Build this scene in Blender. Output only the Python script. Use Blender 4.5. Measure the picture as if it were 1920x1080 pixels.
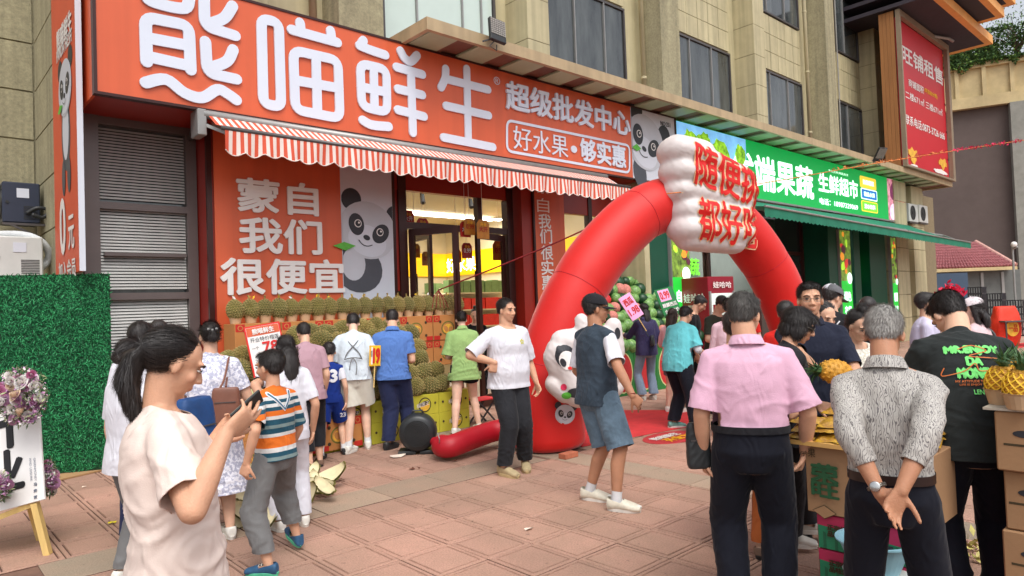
import bpy,bmesh,math,random
import numpy as np
from mathutils import Vector,Matrix,noise
from mathutils.bvhtree import BVHTree
scene=bpy.context.scene
for o in list(bpy.data.objects):
 bpy.data.objects.remove(o)
COL=scene.collection
rnd=random.Random(7)
R=math.radians
# ------------------------------------------------------------------ camera
YAW,PITCH,ROLL,FPX,CAMZ=0.74133126,0.0276227,-0.03640009,1284.5,1.6
_f=np.array([math.sin(YAW)*math.cos(PITCH),math.cos(YAW)*math.cos(PITCH),math.sin(PITCH)])
_r=np.array([math.cos(YAW),-math.sin(YAW),0.0])
_u=np.cross(_r,_f)
CR=_r*math.cos(ROLL)+_u*math.sin(ROLL)
CU=-_r*math.sin(ROLL)+_u*math.cos(ROLL)
CC=np.array([0,0,CAMZ])
cam=bpy.data.cameras.new('camera')
cam.sensor_width=36.0
cam.lens=FPX/1920*36
cam.clip_start,cam.clip_end=0.05,600
camo=bpy.data.objects.new('camera',cam)
COL.objects.link(camo)
_m=Matrix(((CR[0],CU[0],-_f[0],0),(CR[1],CU[1],-_f[1],0),(CR[2],CU[2],-_f[2],CAMZ),(0,0,0,1)))
camo.matrix_world=_m
scene.camera=camo
# ------------------------------------------------------------------ world, sun, exposure
world=bpy.data.worlds.new('World')
scene.world=world
world.use_nodes=True
wn=world.node_tree
wn.nodes.clear()
wo=wn.nodes.new('ShaderNodeOutputWorld')
bg=wn.nodes.new('ShaderNodeBackground')
sky=wn.nodes.new('ShaderNodeTexSky')
sky.sky_type='NISHITA'
sky.sun_disc=False
SUN_EL,SUN_ROT=R(58),R(205)
sky.sun_elevation=SUN_EL
sky.sun_rotation=SUN_ROT
sky.dust_density=4.0
sky.air_density=1.0
hs=wn.nodes.new('ShaderNodeHueSaturation')
hs.inputs['Saturation'].default_value=0.30
wn.links.new(sky.outputs[0],hs.inputs['Color'])
wn.links.new(hs.outputs[0],bg.inputs[0])
bg.inputs[1].default_value=0.15
wn.links.new(bg.outputs[0],wo.inputs[0])
sl=bpy.data.lights.new('sun','SUN')
sl.energy=0.85
sl.angle=R(30)
sl.color=(1.0,0.96,0.9)
so=bpy.data.objects.new('sun',sl)
COL.objects.link(so)
sdir=Vector((math.sin(SUN_ROT)*math.cos(SUN_EL),math.cos(SUN_ROT)*math.cos(SUN_EL),math.sin(SUN_EL)))
so.rotation_euler=sdir.to_track_quat('Z','Y').to_euler()
vs=scene.view_settings
vs.view_transform='Standard'
vs.look='None'
vs.exposure=0.62
vs.gamma=1
vs.use_curve_mapping=False
scene.cycles.max_bounces=6
scene.cycles.diffuse_bounces=3
scene.cycles.glossy_bounces=3
scene.cycles.transmission_bounces=4
scene.cycles.transparent_max_bounces=8
scene.cycles.use_denoising=True
# ------------------------------------------------------------------ measuring helpers (photo pixel -> place in the world)
def ray(x,y):
 return _f+CR*(x-960)/FPX-CU*(y-540)/FPX
def py(x,y,Y):
 d=ray(x,y)
 return CC+d*Y/d[1]
def pxx(x,y,X):
 d=ray(x,y)
 return CC+d*X/d[0]
def gz(x,y,z=0.0):
 d=ray(x,y)
 return CC+d*(z-CAMZ)/d[2]
def at(x,y,dep):
 return CC+ray(x,y)*dep
def proj(p):
 v=np.array(p,float)-CC
 w=v@_f
 return 960+FPX*(v@CR)/w,540-FPX*(v@CU)/w,w
 # ------------------------------------------------------------------ materials
MATS={}
def srgb(r,g,b):
 return tuple(((c/255)/12.92 if c/255<=0.04045 else((c/255+0.055)/1.055)**2.4) for c in(r,g,b))
def mat(name,col=(.5,.5,.5),rough=.6,var=.12,scale=6.0,bump=.0,bscale=None,metal=0.0,emit=0.0,ecol=None,spec=.5,alpha=1.0,sss=0.0,trans=0.0,col2=None,sheen=0.0,dirt=0.0,stretch=None,coat=0.0,streak=0.0):
 if name in MATS:
  return MATS[name]
 m=bpy.data.materials.new(name)
 m.use_nodes=True
 nt=m.node_tree
 b=nt.nodes['Principled BSDF']
 b.inputs['Roughness'].default_value=rough
 b.inputs['Metallic'].default_value=metal
 b.inputs['Specular IOR Level'].default_value=spec
 if sss:
  b.inputs['Subsurface Weight'].default_value=sss
  b.inputs['Subsurface Radius'].default_value=(.012,.005,.003)
  b.inputs['Subsurface Scale'].default_value=1.0
 if trans:
  b.inputs['Transmission Weight'].default_value=trans
 if sheen:
  b.inputs['Sheen Weight'].default_value=sheen
  b.inputs['Sheen Roughness'].default_value=.4
 if coat:
  b.inputs['Coat Weight'].default_value=coat
 b.inputs['Alpha'].default_value=alpha
 tc=nt.nodes.new('ShaderNodeTexCoord')
 mp=nt.nodes.new('ShaderNodeMapping')
 nt.links.new(tc.outputs['Object'],mp.inputs[0])
 if stretch:
  mp.inputs['Scale'].default_value=stretch
 col=tuple(col)+(1,)
 if var>0 or col2:
  n=nt.nodes.new('ShaderNodeTexNoise')
  n.inputs['Scale'].default_value=scale
  n.inputs['Detail'].default_value=6
  n.inputs['Roughness'].default_value=.65
  nt.links.new(mp.outputs[0],n.inputs[0])
  rp=nt.nodes.new('ShaderNodeValToRGB')
  rp.color_ramp.elements[0].position=.3
  rp.color_ramp.elements[1].position=.7
  c2=tuple(col2)+(1,) if col2 else tuple(min(1,c*(1+var)) for c in col[:3])+(1,)
  c1=col if col2 else tuple(c*(1-var) for c in col[:3])+(1,)
  rp.color_ramp.elements[0].color=c1
  rp.color_ramp.elements[1].color=c2
  nt.links.new(n.outputs[0],rp.inputs[0])
  src=rp.outputs[0]
  if dirt:
   n3=nt.nodes.new('ShaderNodeTexNoise')
   n3.inputs['Scale'].default_value=scale*.23
   n3.inputs['Detail'].default_value=8
   nt.links.new(mp.outputs[0],n3.inputs[0])
   r3=nt.nodes.new('ShaderNodeMapRange')
   r3.inputs[1].default_value=.35
   r3.inputs[2].default_value=.7
   r3.inputs[3].default_value=1-dirt
   r3.inputs[4].default_value=1
   nt.links.new(n3.outputs[0],r3.inputs[0])
   mx=nt.nodes.new('ShaderNodeMix')
   mx.data_type='RGBA'
   mx.blend_type='MULTIPLY'
   mx.inputs[0].default_value=1
   nt.links.new(src,mx.inputs[6])
   nt.links.new(r3.outputs[0],mx.inputs[7])
   src=mx.outputs[2]
  if streak:
   m4=nt.nodes.new('ShaderNodeMapping');m4.inputs['Scale'].default_value=(5,5,.22);nt.links.new(tc.outputs['Object'],m4.inputs[0])
   n4=nt.nodes.new('ShaderNodeTexNoise');n4.inputs['Scale'].default_value=1.3;n4.inputs['Detail'].default_value=7;nt.links.new(m4.outputs[0],n4.inputs[0])
   r4=nt.nodes.new('ShaderNodeMapRange');r4.inputs[1].default_value,r4.inputs[2].default_value,r4.inputs[3].default_value,r4.inputs[4].default_value=.38,.6,1-streak,1
   nt.links.new(n4.outputs[0],r4.inputs[0])
   x4=nt.nodes.new('ShaderNodeMix');x4.data_type='RGBA';x4.blend_type='MULTIPLY';x4.inputs[0].default_value=1
   nt.links.new(src,x4.inputs[6]);nt.links.new(r4.outputs[0],x4.inputs[7]);src=x4.outputs[2]
  nt.links.new(src,b.inputs['Base Color'])
  if emit:
   nt.links.new(src,b.inputs['Emission Color'])
 else:
  b.inputs['Base Color'].default_value=col
  if emit:
   b.inputs['Emission Color'].default_value=tuple(ecol or col[:3])+(1,)
 if emit:
  b.inputs['Emission Strength'].default_value=emit
 if bump>0:
  n2=nt.nodes.new('ShaderNodeTexNoise')
  n2.inputs['Scale'].default_value=bscale or scale*6
  n2.inputs['Detail'].default_value=5
  nt.links.new(mp.outputs[0],n2.inputs[0])
  bp=nt.nodes.new('ShaderNodeBump')
  bp.inputs['Strength'].default_value=bump
  bp.inputs['Distance'].default_value=.01
  nt.links.new(n2.outputs[0],bp.inputs['Height'])
  nt.links.new(bp.outputs[0],b.inputs['Normal'])
 MATS[name]=m
 return m
def add_pattern(m,fn):
 """fn(nt, texcoord_node, base_color_source_socket_or_value) -> socket; multiplies or replaces the base colour by a woven/printed pattern"""
 nt=m.node_tree
 b=nt.nodes['Principled BSDF']
 tc=[n for n in nt.nodes if n.type=='TEX_COORD'][0]
 src=b.inputs['Base Color'].links[0].from_socket if b.inputs['Base Color'].links else None
 out=fn(nt,tc,src,b)
 nt.links.new(out,b.inputs['Base Color'])
 return m
 # ------------------------------------------------------------------ tagging
def tag(o,label=None,cat=None,group=None,kind=None):
 if label:o['label']=label
 if cat:o['category']=cat
 if group:o['group']=group
 if kind:o['kind']=kind
 return o
def empty(name,loc,label=None,cat=None,group=None,rz=0.0):
 o=bpy.data.objects.new(name,None)
 o.empty_display_size=.1
 COL.objects.link(o)
 o.location=tuple(float(v) for v in loc)
 o.rotation_euler=(0,0,rz)
 return tag(o,label,cat,group)
def world_off(p):
 v=np.zeros(3)
 while p is not None:
  v=v+np.array(p.location)
  p=p.parent
 return v
def link_mesh(name,V,F,mats,parent=None,fm=None,smooth=False,base=None):
 V=np.asarray(V,float).reshape(-1,3)
 off=world_off(parent) if parent is not None else(np.array(base,float) if base is not None else np.zeros(3))
 me=bpy.data.meshes.new(name)
 me.from_pydata((V-off).tolist(),[],F)
 if not isinstance(mats,(list,tuple)):
  mats=[mats]
 for m in mats:
  me.materials.append(m)
 if fm is not None and len(mats)>1:
  me.polygons.foreach_set('material_index',np.array(fm,dtype=np.int32))
 if smooth:
  me.polygons.foreach_set('use_smooth',np.ones(len(me.polygons),dtype=bool))
 me.update()
 o=bpy.data.objects.new(name,me)
 COL.objects.link(o)
 if parent is not None:
  o.parent=parent
 elif base is not None:
  o.location=tuple(float(v) for v in base)
 return o
def copy_tree(o,loc=None,rz=None,parent=None):
 c=o.copy()
 COL.objects.link(c)
 if parent is not None:
  c.parent=parent
 if loc is not None:
  c.location=tuple(float(v) for v in loc)
 if rz is not None:
  c.rotation_euler=(0,0,rz)
 for ch in list(o.children):
  copy_tree(ch,parent=c)
 return c
def unit(v):
 v=np.asarray(v,float)
 n=np.linalg.norm(v)
 return v/n if n>1e-9 else v
def frame(d,up=(0,0,1)):
 d=unit(d)
 up=np.asarray(up,float)
 if abs(d@unit(up))>.98:
  up=np.array([1.0,0,0]) if abs(d[0])<.9 else np.array([0,1.0,0])
 s=unit(np.cross(d,up))
 return s,np.cross(s,d),d
class MB:
 def __init__(self):
  self.V,self.F,self.M=[],[],[]
 def add(self,V,F,mi=0):
  n=len(self.V)
  self.V+=[tuple(v) for v in np.asarray(V,float)]
  self.F+=[tuple(i+n for i in f) for f in F]
  self.M+=[mi]*len(F)
  return self
 def box(self,lo,hi,mi=0):
  x0,y0,z0=lo
  x1,y1,z1=hi
  return self.add([(x0,y0,z0),(x1,y0,z0),(x1,y1,z0),(x0,y1,z0),(x0,y0,z1),(x1,y0,z1),(x1,y1,z1),(x0,y1,z1)],[(0,3,2,1),(4,5,6,7),(0,1,5,4),(1,2,6,5),(2,3,7,6),(3,0,4,7)],mi)
 def obox(self,c,ax,ay,az,mi=0):
  c,ax,ay,az=(np.asarray(v,float) for v in(c,ax,ay,az))
  V=[c+sx*ax+sy*ay+sz*az for sz in(-1,1) for sx,sy in((-1,-1),(1,-1),(1,1),(-1,1))]
  return self.add(V,[(0,3,2,1),(4,5,6,7),(0,1,5,4),(1,2,6,5),(2,3,7,6),(3,0,4,7)],mi)
 def bar(self,a,b,w,h=None,up=(0,0,1),mi=0):
  a,b=np.asarray(a,float),np.asarray(b,float)
  s,u,d=frame(b-a,up)
  h=w if h is None else h
  return self.obox((a+b)/2,s*w/2,u*h/2,(b-a)/2,mi)
 def cyl(self,a,b,r1,r2=None,n=12,mi=0,cap=True):
  a,b=np.asarray(a,float),np.asarray(b,float)
  r2=r1 if r2 is None else r2
  s,u,d=frame(b-a)
  V=[]
  for c,r in((a,r1),(b,r2)):
   V+=[c+r*(math.cos(2*math.pi*i/n)*s+math.sin(2*math.pi*i/n)*u) for i in range(n)]
  F=[(i,(i+1)%n,n+(i+1)%n,n+i) for i in range(n)]
  if cap:
   F+=[tuple(range(n-1,-1,-1)),tuple(range(n,2*n))]
  return self.add(V,F,mi)
 def tube(self,P,r,n=8,mi=0,closed=False,cap=True):
  P=[np.asarray(p,float) for p in P]
  L=len(P)
  rr=r if isinstance(r,(list,tuple,np.ndarray)) else[r]*L
  V=[]
  up=None
  for i in range(L):
   d=P[(i+1)%L]-P[i-1] if closed or 0<i<L-1 else(P[1]-P[0] if i==0 else P[-1]-P[-2])
   s,u,d=frame(d,(0,0,1) if up is None else up)
   up=u
   V+=[P[i]+rr[i]*(math.cos(2*math.pi*k/n)*s+math.sin(2*math.pi*k/n)*u) for k in range(n)]
  F=[]
  for i in range(L if closed else L-1):
   j=(i+1)%L
   F+=[(i*n+k,i*n+(k+1)%n,j*n+(k+1)%n,j*n+k) for k in range(n)]
  if cap and not closed:
   F+=[tuple(range(n-1,-1,-1)),tuple((L-1)*n+k for k in range(n))]
  return self.add(V,F,mi)
 def prism(self,poly,o,u,v,n,depth,mi=0,ms=None):
  """poly in (u,v) plane at o, front face at o + n*depth"""
  o,u,v,n=(np.asarray(w,float) for w in(o,u,v,n))
  k=len(poly)
  back=[o+u*p[0]+v*p[1] for p in poly]
  front=[b+n*depth for b in back]
  F=[tuple(range(k,2*k)),tuple(range(k-1,-1,-1))]
  c=len(self.V)
  self.add(back+front,F,mi)
  self.F+=[tuple(c+q for q in(i,(i+1)%k,k+(i+1)%k,k+i)) for i in range(k)]
  self.M+=[mi if ms is None else ms]*k
  return self
 def ball(self,c,r,nu=12,nv=8,mi=0,ax=None):
  rx,ry,rz=(r,r,r) if not isinstance(r,(tuple,list)) else r
  A=np.eye(3) if ax is None else np.array(ax)
  V=[np.array([0,0,-rz])]
  for j in range(1,nv):
   ph=-math.pi/2+math.pi*j/nv
   for i in range(nu):
    th=2*math.pi*i/nu
    V.append(np.array([rx*math.cos(ph)*math.cos(th),ry*math.cos(ph)*math.sin(th),rz*math.sin(ph)]))
  V.append(np.array([0,0,rz]))
  V=[np.asarray(c,float)+A.T@v for v in V]
  F=[(0,1+(i+1)%nu,1+i) for i in range(nu)]
  for j in range(nv-2):
   a,b=1+j*nu,1+(j+1)*nu
   F+=[(a+i,a+(i+1)%nu,b+(i+1)%nu,b+i) for i in range(nu)]
  a=1+(nv-2)*nu
  F+=[(a+i,a+(i+1)%nu,len(V)-1) for i in range(nu)]
  return self.add(V,F,mi)
 def lathe(self,prof,c,n=16,mi=0,ax=(0,0,1)):
  s,u,d=frame(ax)
  c=np.asarray(c,float)
  V=[]
  for r,h in prof:
   V+=[c+d*h+r*(math.cos(2*math.pi*i/n)*s+math.sin(2*math.pi*i/n)*u) for i in range(n)]
  F=[]
  for j in range(len(prof)-1):
   F+=[(j*n+i,j*n+(i+1)%n,(j+1)*n+(i+1)%n,(j+1)*n+i) for i in range(n)]
  F+=[tuple(range(n-1,-1,-1)),tuple((len(prof)-1)*n+i for i in range(n))]
  return self.add(V,F,mi)
 def build(self,name,mats,parent=None,smooth=False,base=None,bevel=0.0,kind=None,seg=1):
  o=link_mesh(name,self.V,self.F,mats,parent,self.M,smooth,base)
  if bevel:
   bm=bmesh.new()
   bm.from_mesh(o.data)
   bmesh.ops.bevel(bm,geom=list(bm.edges),offset=bevel,segments=seg,affect='EDGES',clamp_overlap=True)
   bm.to_mesh(o.data)
   bm.free()
  if kind:
   o['kind']=kind
  return o
  # ------------------------------------------------------------------ lettering (built-in font, converted to mesh)
_TC={}
TMP=bpy.data.scenes.new('tmp_build')
TMPDG=TMP.view_layers[0].depsgraph
def text_raw(body,weight=0.0):
 k=body
 if k in _TC:
  return _TC[k]
 cu=bpy.data.curves.new('t','FONT')
 cu.body=body
 cu.resolution_u=3
 ob=bpy.data.objects.new('t',cu)
 TMP.collection.objects.link(ob)
 TMP.view_layers[0].update()
 dg=TMP.view_layers[0].depsgraph
 me=bpy.data.meshes.new_from_object(ob.evaluated_get(dg),depsgraph=dg)
 V=np.empty(len(me.vertices)*3)
 me.vertices.foreach_get('co',V)
 V=V.reshape(-1,3)[:,:2]
 F=[tuple(p.vertices) for p in me.polygons]
 bpy.data.objects.remove(ob)
 bpy.data.curves.remove(cu)
 bpy.data.meshes.remove(me)
 if len(V):
  V=(V-V.min(0))/np.maximum(V.max(0)-V.min(0),1e-6)-.5
 _TC[k]=(V,F)
 return V,F
UX,UZ,NY=np.array([1.,0,0]),np.array([0,0,1.]),np.array([0,-1.,0])
def text(body,c,w,h,m,parent,u=UX,v=UZ,weight=.02,name='lettering',lift=.006,shear=None,thick=0.0):
 """flat print (or raised letters when thick > 0) fitted in a w x h box centred at c"""
 V,F=text_raw(body,weight)
 u,v=np.asarray(u,float),np.asarray(v,float)
 n=np.cross(u,v)
 c=np.asarray(c,float)+n*lift
 W=[c+u*(p[0]*w)+v*(p[1]*h+(shear or 0)*p[0]) for p in V]
 if weight>.004:
  em=h/max(1,body.count(chr(10))+1)*weight*.62
  n0,F0,W0=len(W),list(F),list(W)
  F=list(F0)
  for q,(a,b) in enumerate(((1,0),(-1,0),(0,1),(0,-1),(.7,.7),(-.7,-.7),(.7,-.7),(-.7,.7))):
   W+=[p+u*a*em+v*b*em+n*.0005*(q+1) for p in W0]
   F+=[tuple(i+n0*(q+1) for i in f) for f in F0]
 if thick:
  k=len(W)
  ed={}
  for f in F:
   for a,b in zip(f,f[1:]+f[:1]):
    ed[(a,b)]=1
  bord=[(a,b) for a,b in ed if(b,a) not in ed]
  W=[p+n*thick for p in W]+W
  F=list(F)+[(b,a,a+k,b+k) for a,b in bord]
 return link_mesh(name,W,F,m,parent)
def quadtext(body,q,Y,m,parent,weight=.02,lift=.006,name='lettering',thick=0.0,plane='y'):
 """q = photo corners TL, TR, BR, BL of the words; they lie in the facade plane at depth Y"""
 P=[py(x,y,Y) for x,y in q]
 c=sum(P)/4
 w=((P[1]-P[0])[0]+(P[2]-P[3])[0])/2
 h=((P[0]-P[3])[2]+(P[1]-P[2])[2])/2
 return text(body,c,w,h,m,parent,weight=weight,lift=lift,name=name,thick=thick)
def catmull(P,closed=False,k=5):
 P=[np.asarray(p,float) for p in P]
 n=len(P)
 if n<3:
  return P
 out=[]
 rng=range(n) if closed else range(n-1)
 for i in rng:
  p0=P[i-1] if(closed or i>0) else P[0]
  p1,p2=P[i],P[(i+1)%n]
  p3=P[(i+2)%n] if(closed or i<n-2) else P[-1]
  for t in np.linspace(0,1,k,endpoint=False):
   out.append(.5*((2*p1)+(-p0+p2)*t+(2*p0-5*p1+4*p2-p3)*t*t+(-p0+3*p1-3*p2+p3)*t**3))
 if not closed:
  out.append(P[-1])
 return out
def roundpoly(P,r,closed=True,k=5):
 """2-D polyline with its corners rounded by radius r"""
 P=[np.asarray(p,float) for p in P]
 n=len(P)
 out=[]
 for i in range(n):
  if not closed and i in(0,n-1):
   out.append(P[i])
   continue
  a,b,c=P[i-1],P[i],P[(i+1)%n]
  la,lc=np.linalg.norm(a-b),np.linalg.norm(c-b)
  q=min(r,la*.45,lc*.45)
  s,e=b+(a-b)/la*q,b+(c-b)/lc*q
  for t in np.linspace(0,1,k):
   out.append((1-t)**2*s+2*t*(1-t)*b+t*t*e)
 return out
def stroke2d(P,w,closed=False):
 """ribbon of width w along the 2-D path P with round ends -> verts2d, faces, border loops"""
 P=[np.asarray(p,float) for p in P]
 n=len(P)
 V,F=[],[]
 for i in range(n):
  if closed:
   d=P[(i+1)%n]-P[i-1]
  else:
   d=P[min(i+1,n-1)]-P[max(i-1,0)]
  d=d/(np.linalg.norm(d)+1e-12)
  nn=np.array([-d[1],d[0]])
  V+=[P[i]+nn*w/2,P[i]-nn*w/2]
 for i in range(n if closed else n-1):
  j=(i+1)%n
  F.append((2*i,2*i+1,2*j+1,2*j))
 if not closed:
  for i,sgn in((0,-1),(n-1,1)):
   d=(P[1]-P[0]) if i==0 else(P[-1]-P[-2])
   d=d/np.linalg.norm(d)*sgn
   a0=V[2*i+(1 if sgn>0 else 0)]-P[i]
   ang0=math.atan2(a0[1],a0[0])
   idx=[]
   for t in range(1,6):
    a=ang0+math.pi*t/6
    idx.append(len(V))
    V.append(P[i]+np.array([math.cos(a),math.sin(a)])*w/2)
   if sgn>0:
    F.append(tuple([2*i+1]+idx+[2*i]))
   else:
    F.append(tuple([2*i]+idx+[2*i+1]))
 return V,F
def strokes(paths,w,o,u,v,m,parent,name='letter',thick=.022,lift=.004,step=.0003):
 """raised letter made of rounded strokes; each stroke a hair prouder than the one before"""
 mb=MB()
 u,v,o=(np.asarray(q,float) for q in(u,v,o))
 n=np.cross(u,v)
 for si,it in enumerate(paths):
  P,closed=it if isinstance(it,tuple) else(it,False)
  V2,F2=stroke2d(P,w,closed)
  h=lift+thick+si*step
  top=[o+u*p[0]+v*p[1]+n*h for p in V2]
  bot=[o+u*p[0]+v*p[1]+n*lift for p in V2]
  k=len(top)
  ed={}
  for f in F2:
   for a,b in zip(f,f[1:]+f[:1]):
    ed[(a,b)]=1
  bord=[(a,b) for a,b in ed if(b,a) not in ed]
  mb.add(top+bot,F2)
  base=len(mb.V)-2*k
  mb.F+=[(base+b,base+a,base+a+k,base+b+k) for a,b in bord]
  mb.M+=[0]*len(bord)
 return mb.build(name,m,parent)
def ell(cx,cy,rx,ry,rot=0,n=20):
 c,s=math.cos(rot),math.sin(rot)
 return[(cx+rx*math.cos(t)*c-ry*math.sin(t)*s,cy+rx*math.cos(t)*s+ry*math.sin(t)*c) for t in np.linspace(0,2*math.pi,n,endpoint=False)]
CLIP=[None]
def flat(poly,o,u,v,m,parent,lift,name='print',thick=.001):
 if CLIP[0]:
  for k,(lim,sg_) in enumerate(((CLIP[0][0],1),(CLIP[0][1],-1))):
   lim=lim-float(np.asarray(o)@np.asarray(u))
   out=[]
   for a,b in zip(poly,list(poly[1:])+[poly[0]]):
    ia,ib=(a[0]-lim)*sg_>=0,(b[0]-lim)*sg_>=0
    if ia:out.append(a)
    if ia!=ib:
     t=(lim-a[0])/(b[0]-a[0]);out.append((lim,a[1]+(b[1]-a[1])*t))
   poly=out
   if len(poly)<3:return None
 mb=MB()
 n=np.cross(u,v)
 mb.prism(poly,np.asarray(o,float)+n*lift,u,v,n,thick)
 return mb.build(name,m,parent)
# ================================================================== materials of the place
m_stucco=mat('stucco',srgb(168,161,130),.9,.22,26,.5,90,dirt=.16,streak=.25)
m_stucco_dk=mat('stucco_brown',srgb(140,126,98),.9,.2,30,.5,90,dirt=.15)
m_tile=mat('facade_tile',srgb(198,188,150),.55,.08,3,.12,40,dirt=.14,streak=.22)
m_fascia=mat('canopy_metal',srgb(186,164,128),.5,.1,2.5,.05,30,dirt=.15,streak=.15)
m_soffit=mat('canopy_panel',srgb(168,184,152),.45,.1,2,.03,dirt=.1)
m_soffit_dk=mat('canopy_frame',srgb(120,80,64),.6,.15,3,dirt=.2)
m_joint=mat('joint_dark',srgb(70,62,44),.9,.1)
m_alu=mat('window_aluminium',srgb(88,84,84),.4,.08,5,metal=.4)
m_alu_lt=mat('window_aluminium_light',srgb(150,150,148),.4,.08,5,metal=.3)
m_glass=mat('window_glass',srgb(34,40,44),.06,.25,1.1,spec=.9,col2=srgb(88,94,94),stretch=(2.2,1,.5))  # lighter streaks in the colour stand for curtains and reflections
m_glass_sky=mat('window_glass_sky_reflection',srgb(196,214,206),.05,.05,1,spec=1)  # bright sky reflection painted in as the pane colour
m_curtain=mat('curtain',srgb(70,74,78),.9,.3,4,stretch=(12,1,.2))
m_orange=mat('orange_panel',srgb(218,98,58),.42,.035,1.2,.03,3,dirt=.08,streak=.08)
m_red_metal=mat('dark_red_metal',srgb(150,34,20),.38,.06,1.5,dirt=.1)
m_white_sign=mat('white_acrylic',srgb(208,216,230),.4,.03,2,emit=.04)
m_white_print=mat('white_print',srgb(236,232,228),.5,0)
m_poster=mat('poster_grey',srgb(205,210,220),.45,.05,.8)
m_black_print=mat('black_print',srgb(44,46,52),.5,.1,2)
m_dgrey_print=mat('darkgrey_print',srgb(72,76,84),.5,.15,3)
m_lgrey_print=mat('lightgrey_print',srgb(190,194,202),.5,.1,1)
m_mgrey_print=mat('midgrey_print',srgb(126,134,150),.5,.1,1)
m_leaf_print=mat('leaf_print',srgb(90,180,60),.5,.2,9)
m_brown_frame=mat('door_frame_brown',srgb(58,26,22),.35,.12,4,metal=.2)
m_wood=mat('pale_wood',srgb(222,190,120),.6,.1,3,.05,20,stretch=(8,8,.8))
m_card=mat('cardboard',srgb(176,138,96),.85,.08,3,.1,60,dirt=.1)
# ================================================================== ground and paving
m_mortar=mat('paving_joint',srgb(118,88,74),.95,.2,8,.4,60)
def pave_mat(name,c1,c2):
 m=mat(name,c1,.78,.1,.9,0,col2=c2,dirt=.30)
 nt=m.node_tree
 b=nt.nodes['Principled BSDF']
 tc=[n for n in nt.nodes if n.type=='TEX_COORD'][0]
 geo=nt.nodes.new('ShaderNodeNewGeometry')
 noi=[n for n in nt.nodes if n.type=='TEX_NOISE']
 for n in noi:
  nt.links.new(geo.outputs['Position'],n.inputs[0])
 v=nt.nodes.new('ShaderNodeTexVoronoi')
 v.inputs['Scale'].default_value=85
 nt.links.new(geo.outputs['Position'],v.inputs[0])
 n3=nt.nodes.new('ShaderNodeTexNoise')
 n3.inputs['Scale'].default_value=160
 nt.links.new(geo.outputs['Position'],n3.inputs[0])
 mx=nt.nodes.new('ShaderNodeMath')
 mx.operation='MULTIPLY'
 nt.links.new(v.outputs[0],mx.inputs[0])
 nt.links.new(n3.outputs[0],mx.inputs[1])
 bp=nt.nodes.new('ShaderNodeBump')
 bp.inputs['Strength'].default_value=.9
 bp.inputs['Distance'].default_value=.006
 nt.links.new(mx.outputs[0],bp.inputs['Height'])
 nt.links.new(bp.outputs[0],b.inputs['Normal'])
 sp=nt.nodes.new('ShaderNodeMapRange')
 sp.inputs[1].default_value,sp.inputs[2].default_value=.35,.65
 sp.inputs[3].default_value,sp.inputs[4].default_value=.84,1.12
 n4=nt.nodes.new('ShaderNodeTexNoise')
 n4.inputs['Scale'].default_value=95
 n4.inputs['Detail'].default_value=3
 nt.links.new(geo.outputs['Position'],n4.inputs[0])
 nt.links.new(n4.outputs[0],sp.inputs[0])
 oi=nt.nodes.new('ShaderNodeObjectInfo')
 rr=nt.nodes.new('ShaderNodeMapRange')
 rr.inputs[3].default_value,rr.inputs[4].default_value=.88,1.08
 nt.links.new(oi.outputs['Random'],rr.inputs[0])
 mm=nt.nodes.new('ShaderNodeMath')
 mm.operation='MULTIPLY'
 nt.links.new(sp.outputs[0],mm.inputs[0])
 nt.links.new(rr.outputs[0],mm.inputs[1])
 n5=nt.nodes.new('ShaderNodeTexNoise');n5.inputs['Scale'].default_value=17;n5.inputs['Detail'].default_value=2;nt.links.new(geo.outputs['Position'],n5.inputs[0])
 r5=nt.nodes.new('ShaderNodeMapRange');r5.inputs[1].default_value,r5.inputs[2].default_value,r5.inputs[3].default_value,r5.inputs[4].default_value=.69,.73,1,.62
 nt.links.new(n5.outputs[0],r5.inputs[0])
 m5=nt.nodes.new('ShaderNodeMath');m5.operation='MULTIPLY';nt.links.new(mm.outputs[0],m5.inputs[0]);nt.links.new(r5.outputs[0],m5.inputs[1]);mm=m5
 src=b.inputs['Base Color'].links[0].from_socket
 m2=nt.nodes.new('ShaderNodeMix')
 m2.data_type='RGBA'
 m2.blend_type='MULTIPLY'
 m2.inputs[0].default_value=1
 nt.links.new(src,m2.inputs[6])
 nt.links.new(mm.outputs[0],m2.inputs[7])
 nt.links.new(m2.outputs[2],b.inputs['Base Color'])
 return m
m_pave=pave_mat('paving_red',srgb(204,158,138),srgb(170,138,118))
m_pave_g=pave_mat('paving_grey',srgb(158,146,126),srgb(184,154,132))
m_groove=mat('paving_groove',srgb(92,64,54),.95,.2,8)
ground=MB().box((-60,-60,-.3),(160,60,-.014)).build('ground',m_mortar,kind='structure')
def tile_mesh(w,h,framed=True):
 """one paver: bevelled slab with a raised border and a slightly sunk field"""
 g=.004
 if framed:
  rings=[(g,-.02),(g,-.005),(g+.004,0),(.029,0),(.032,-.009),(.042,-.009),(.045,0)]
 else:
  rings=[(g,-.02),(g,-.003),(g+.004,0)]
 V,F=[],[]
 for d,z in rings:
  V+=[(d,d,z),(w-d,d,z),(w-d,h-d,z),(d,h-d,z)]
 for k in range(len(rings)-1):
  a,b=4*k,4*k+4
  F+=[(a+i,a+(i+1)%4,b+(i+1)%4,b+i) for i in range(4)]
 k=4*(len(rings)-1)
 F.append((k,k+1,k+2,k+3))
 me=bpy.data.meshes.new('paving_tile')
 me.from_pydata(V,[],F)
 me.materials.append(m_pave if framed else m_pave_g)
 me.materials.append(m_groove)
 for i,p in enumerate(me.polygons):
  if i<4 or(framed and 16<=i<20):
   p.material_index=1
 me.update()
 return me
TW,TH=.385,.42
tmesh=tile_mesh(TW,TH)
smesh=tile_mesh(.62,.47,False)
tiles=[]
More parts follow.
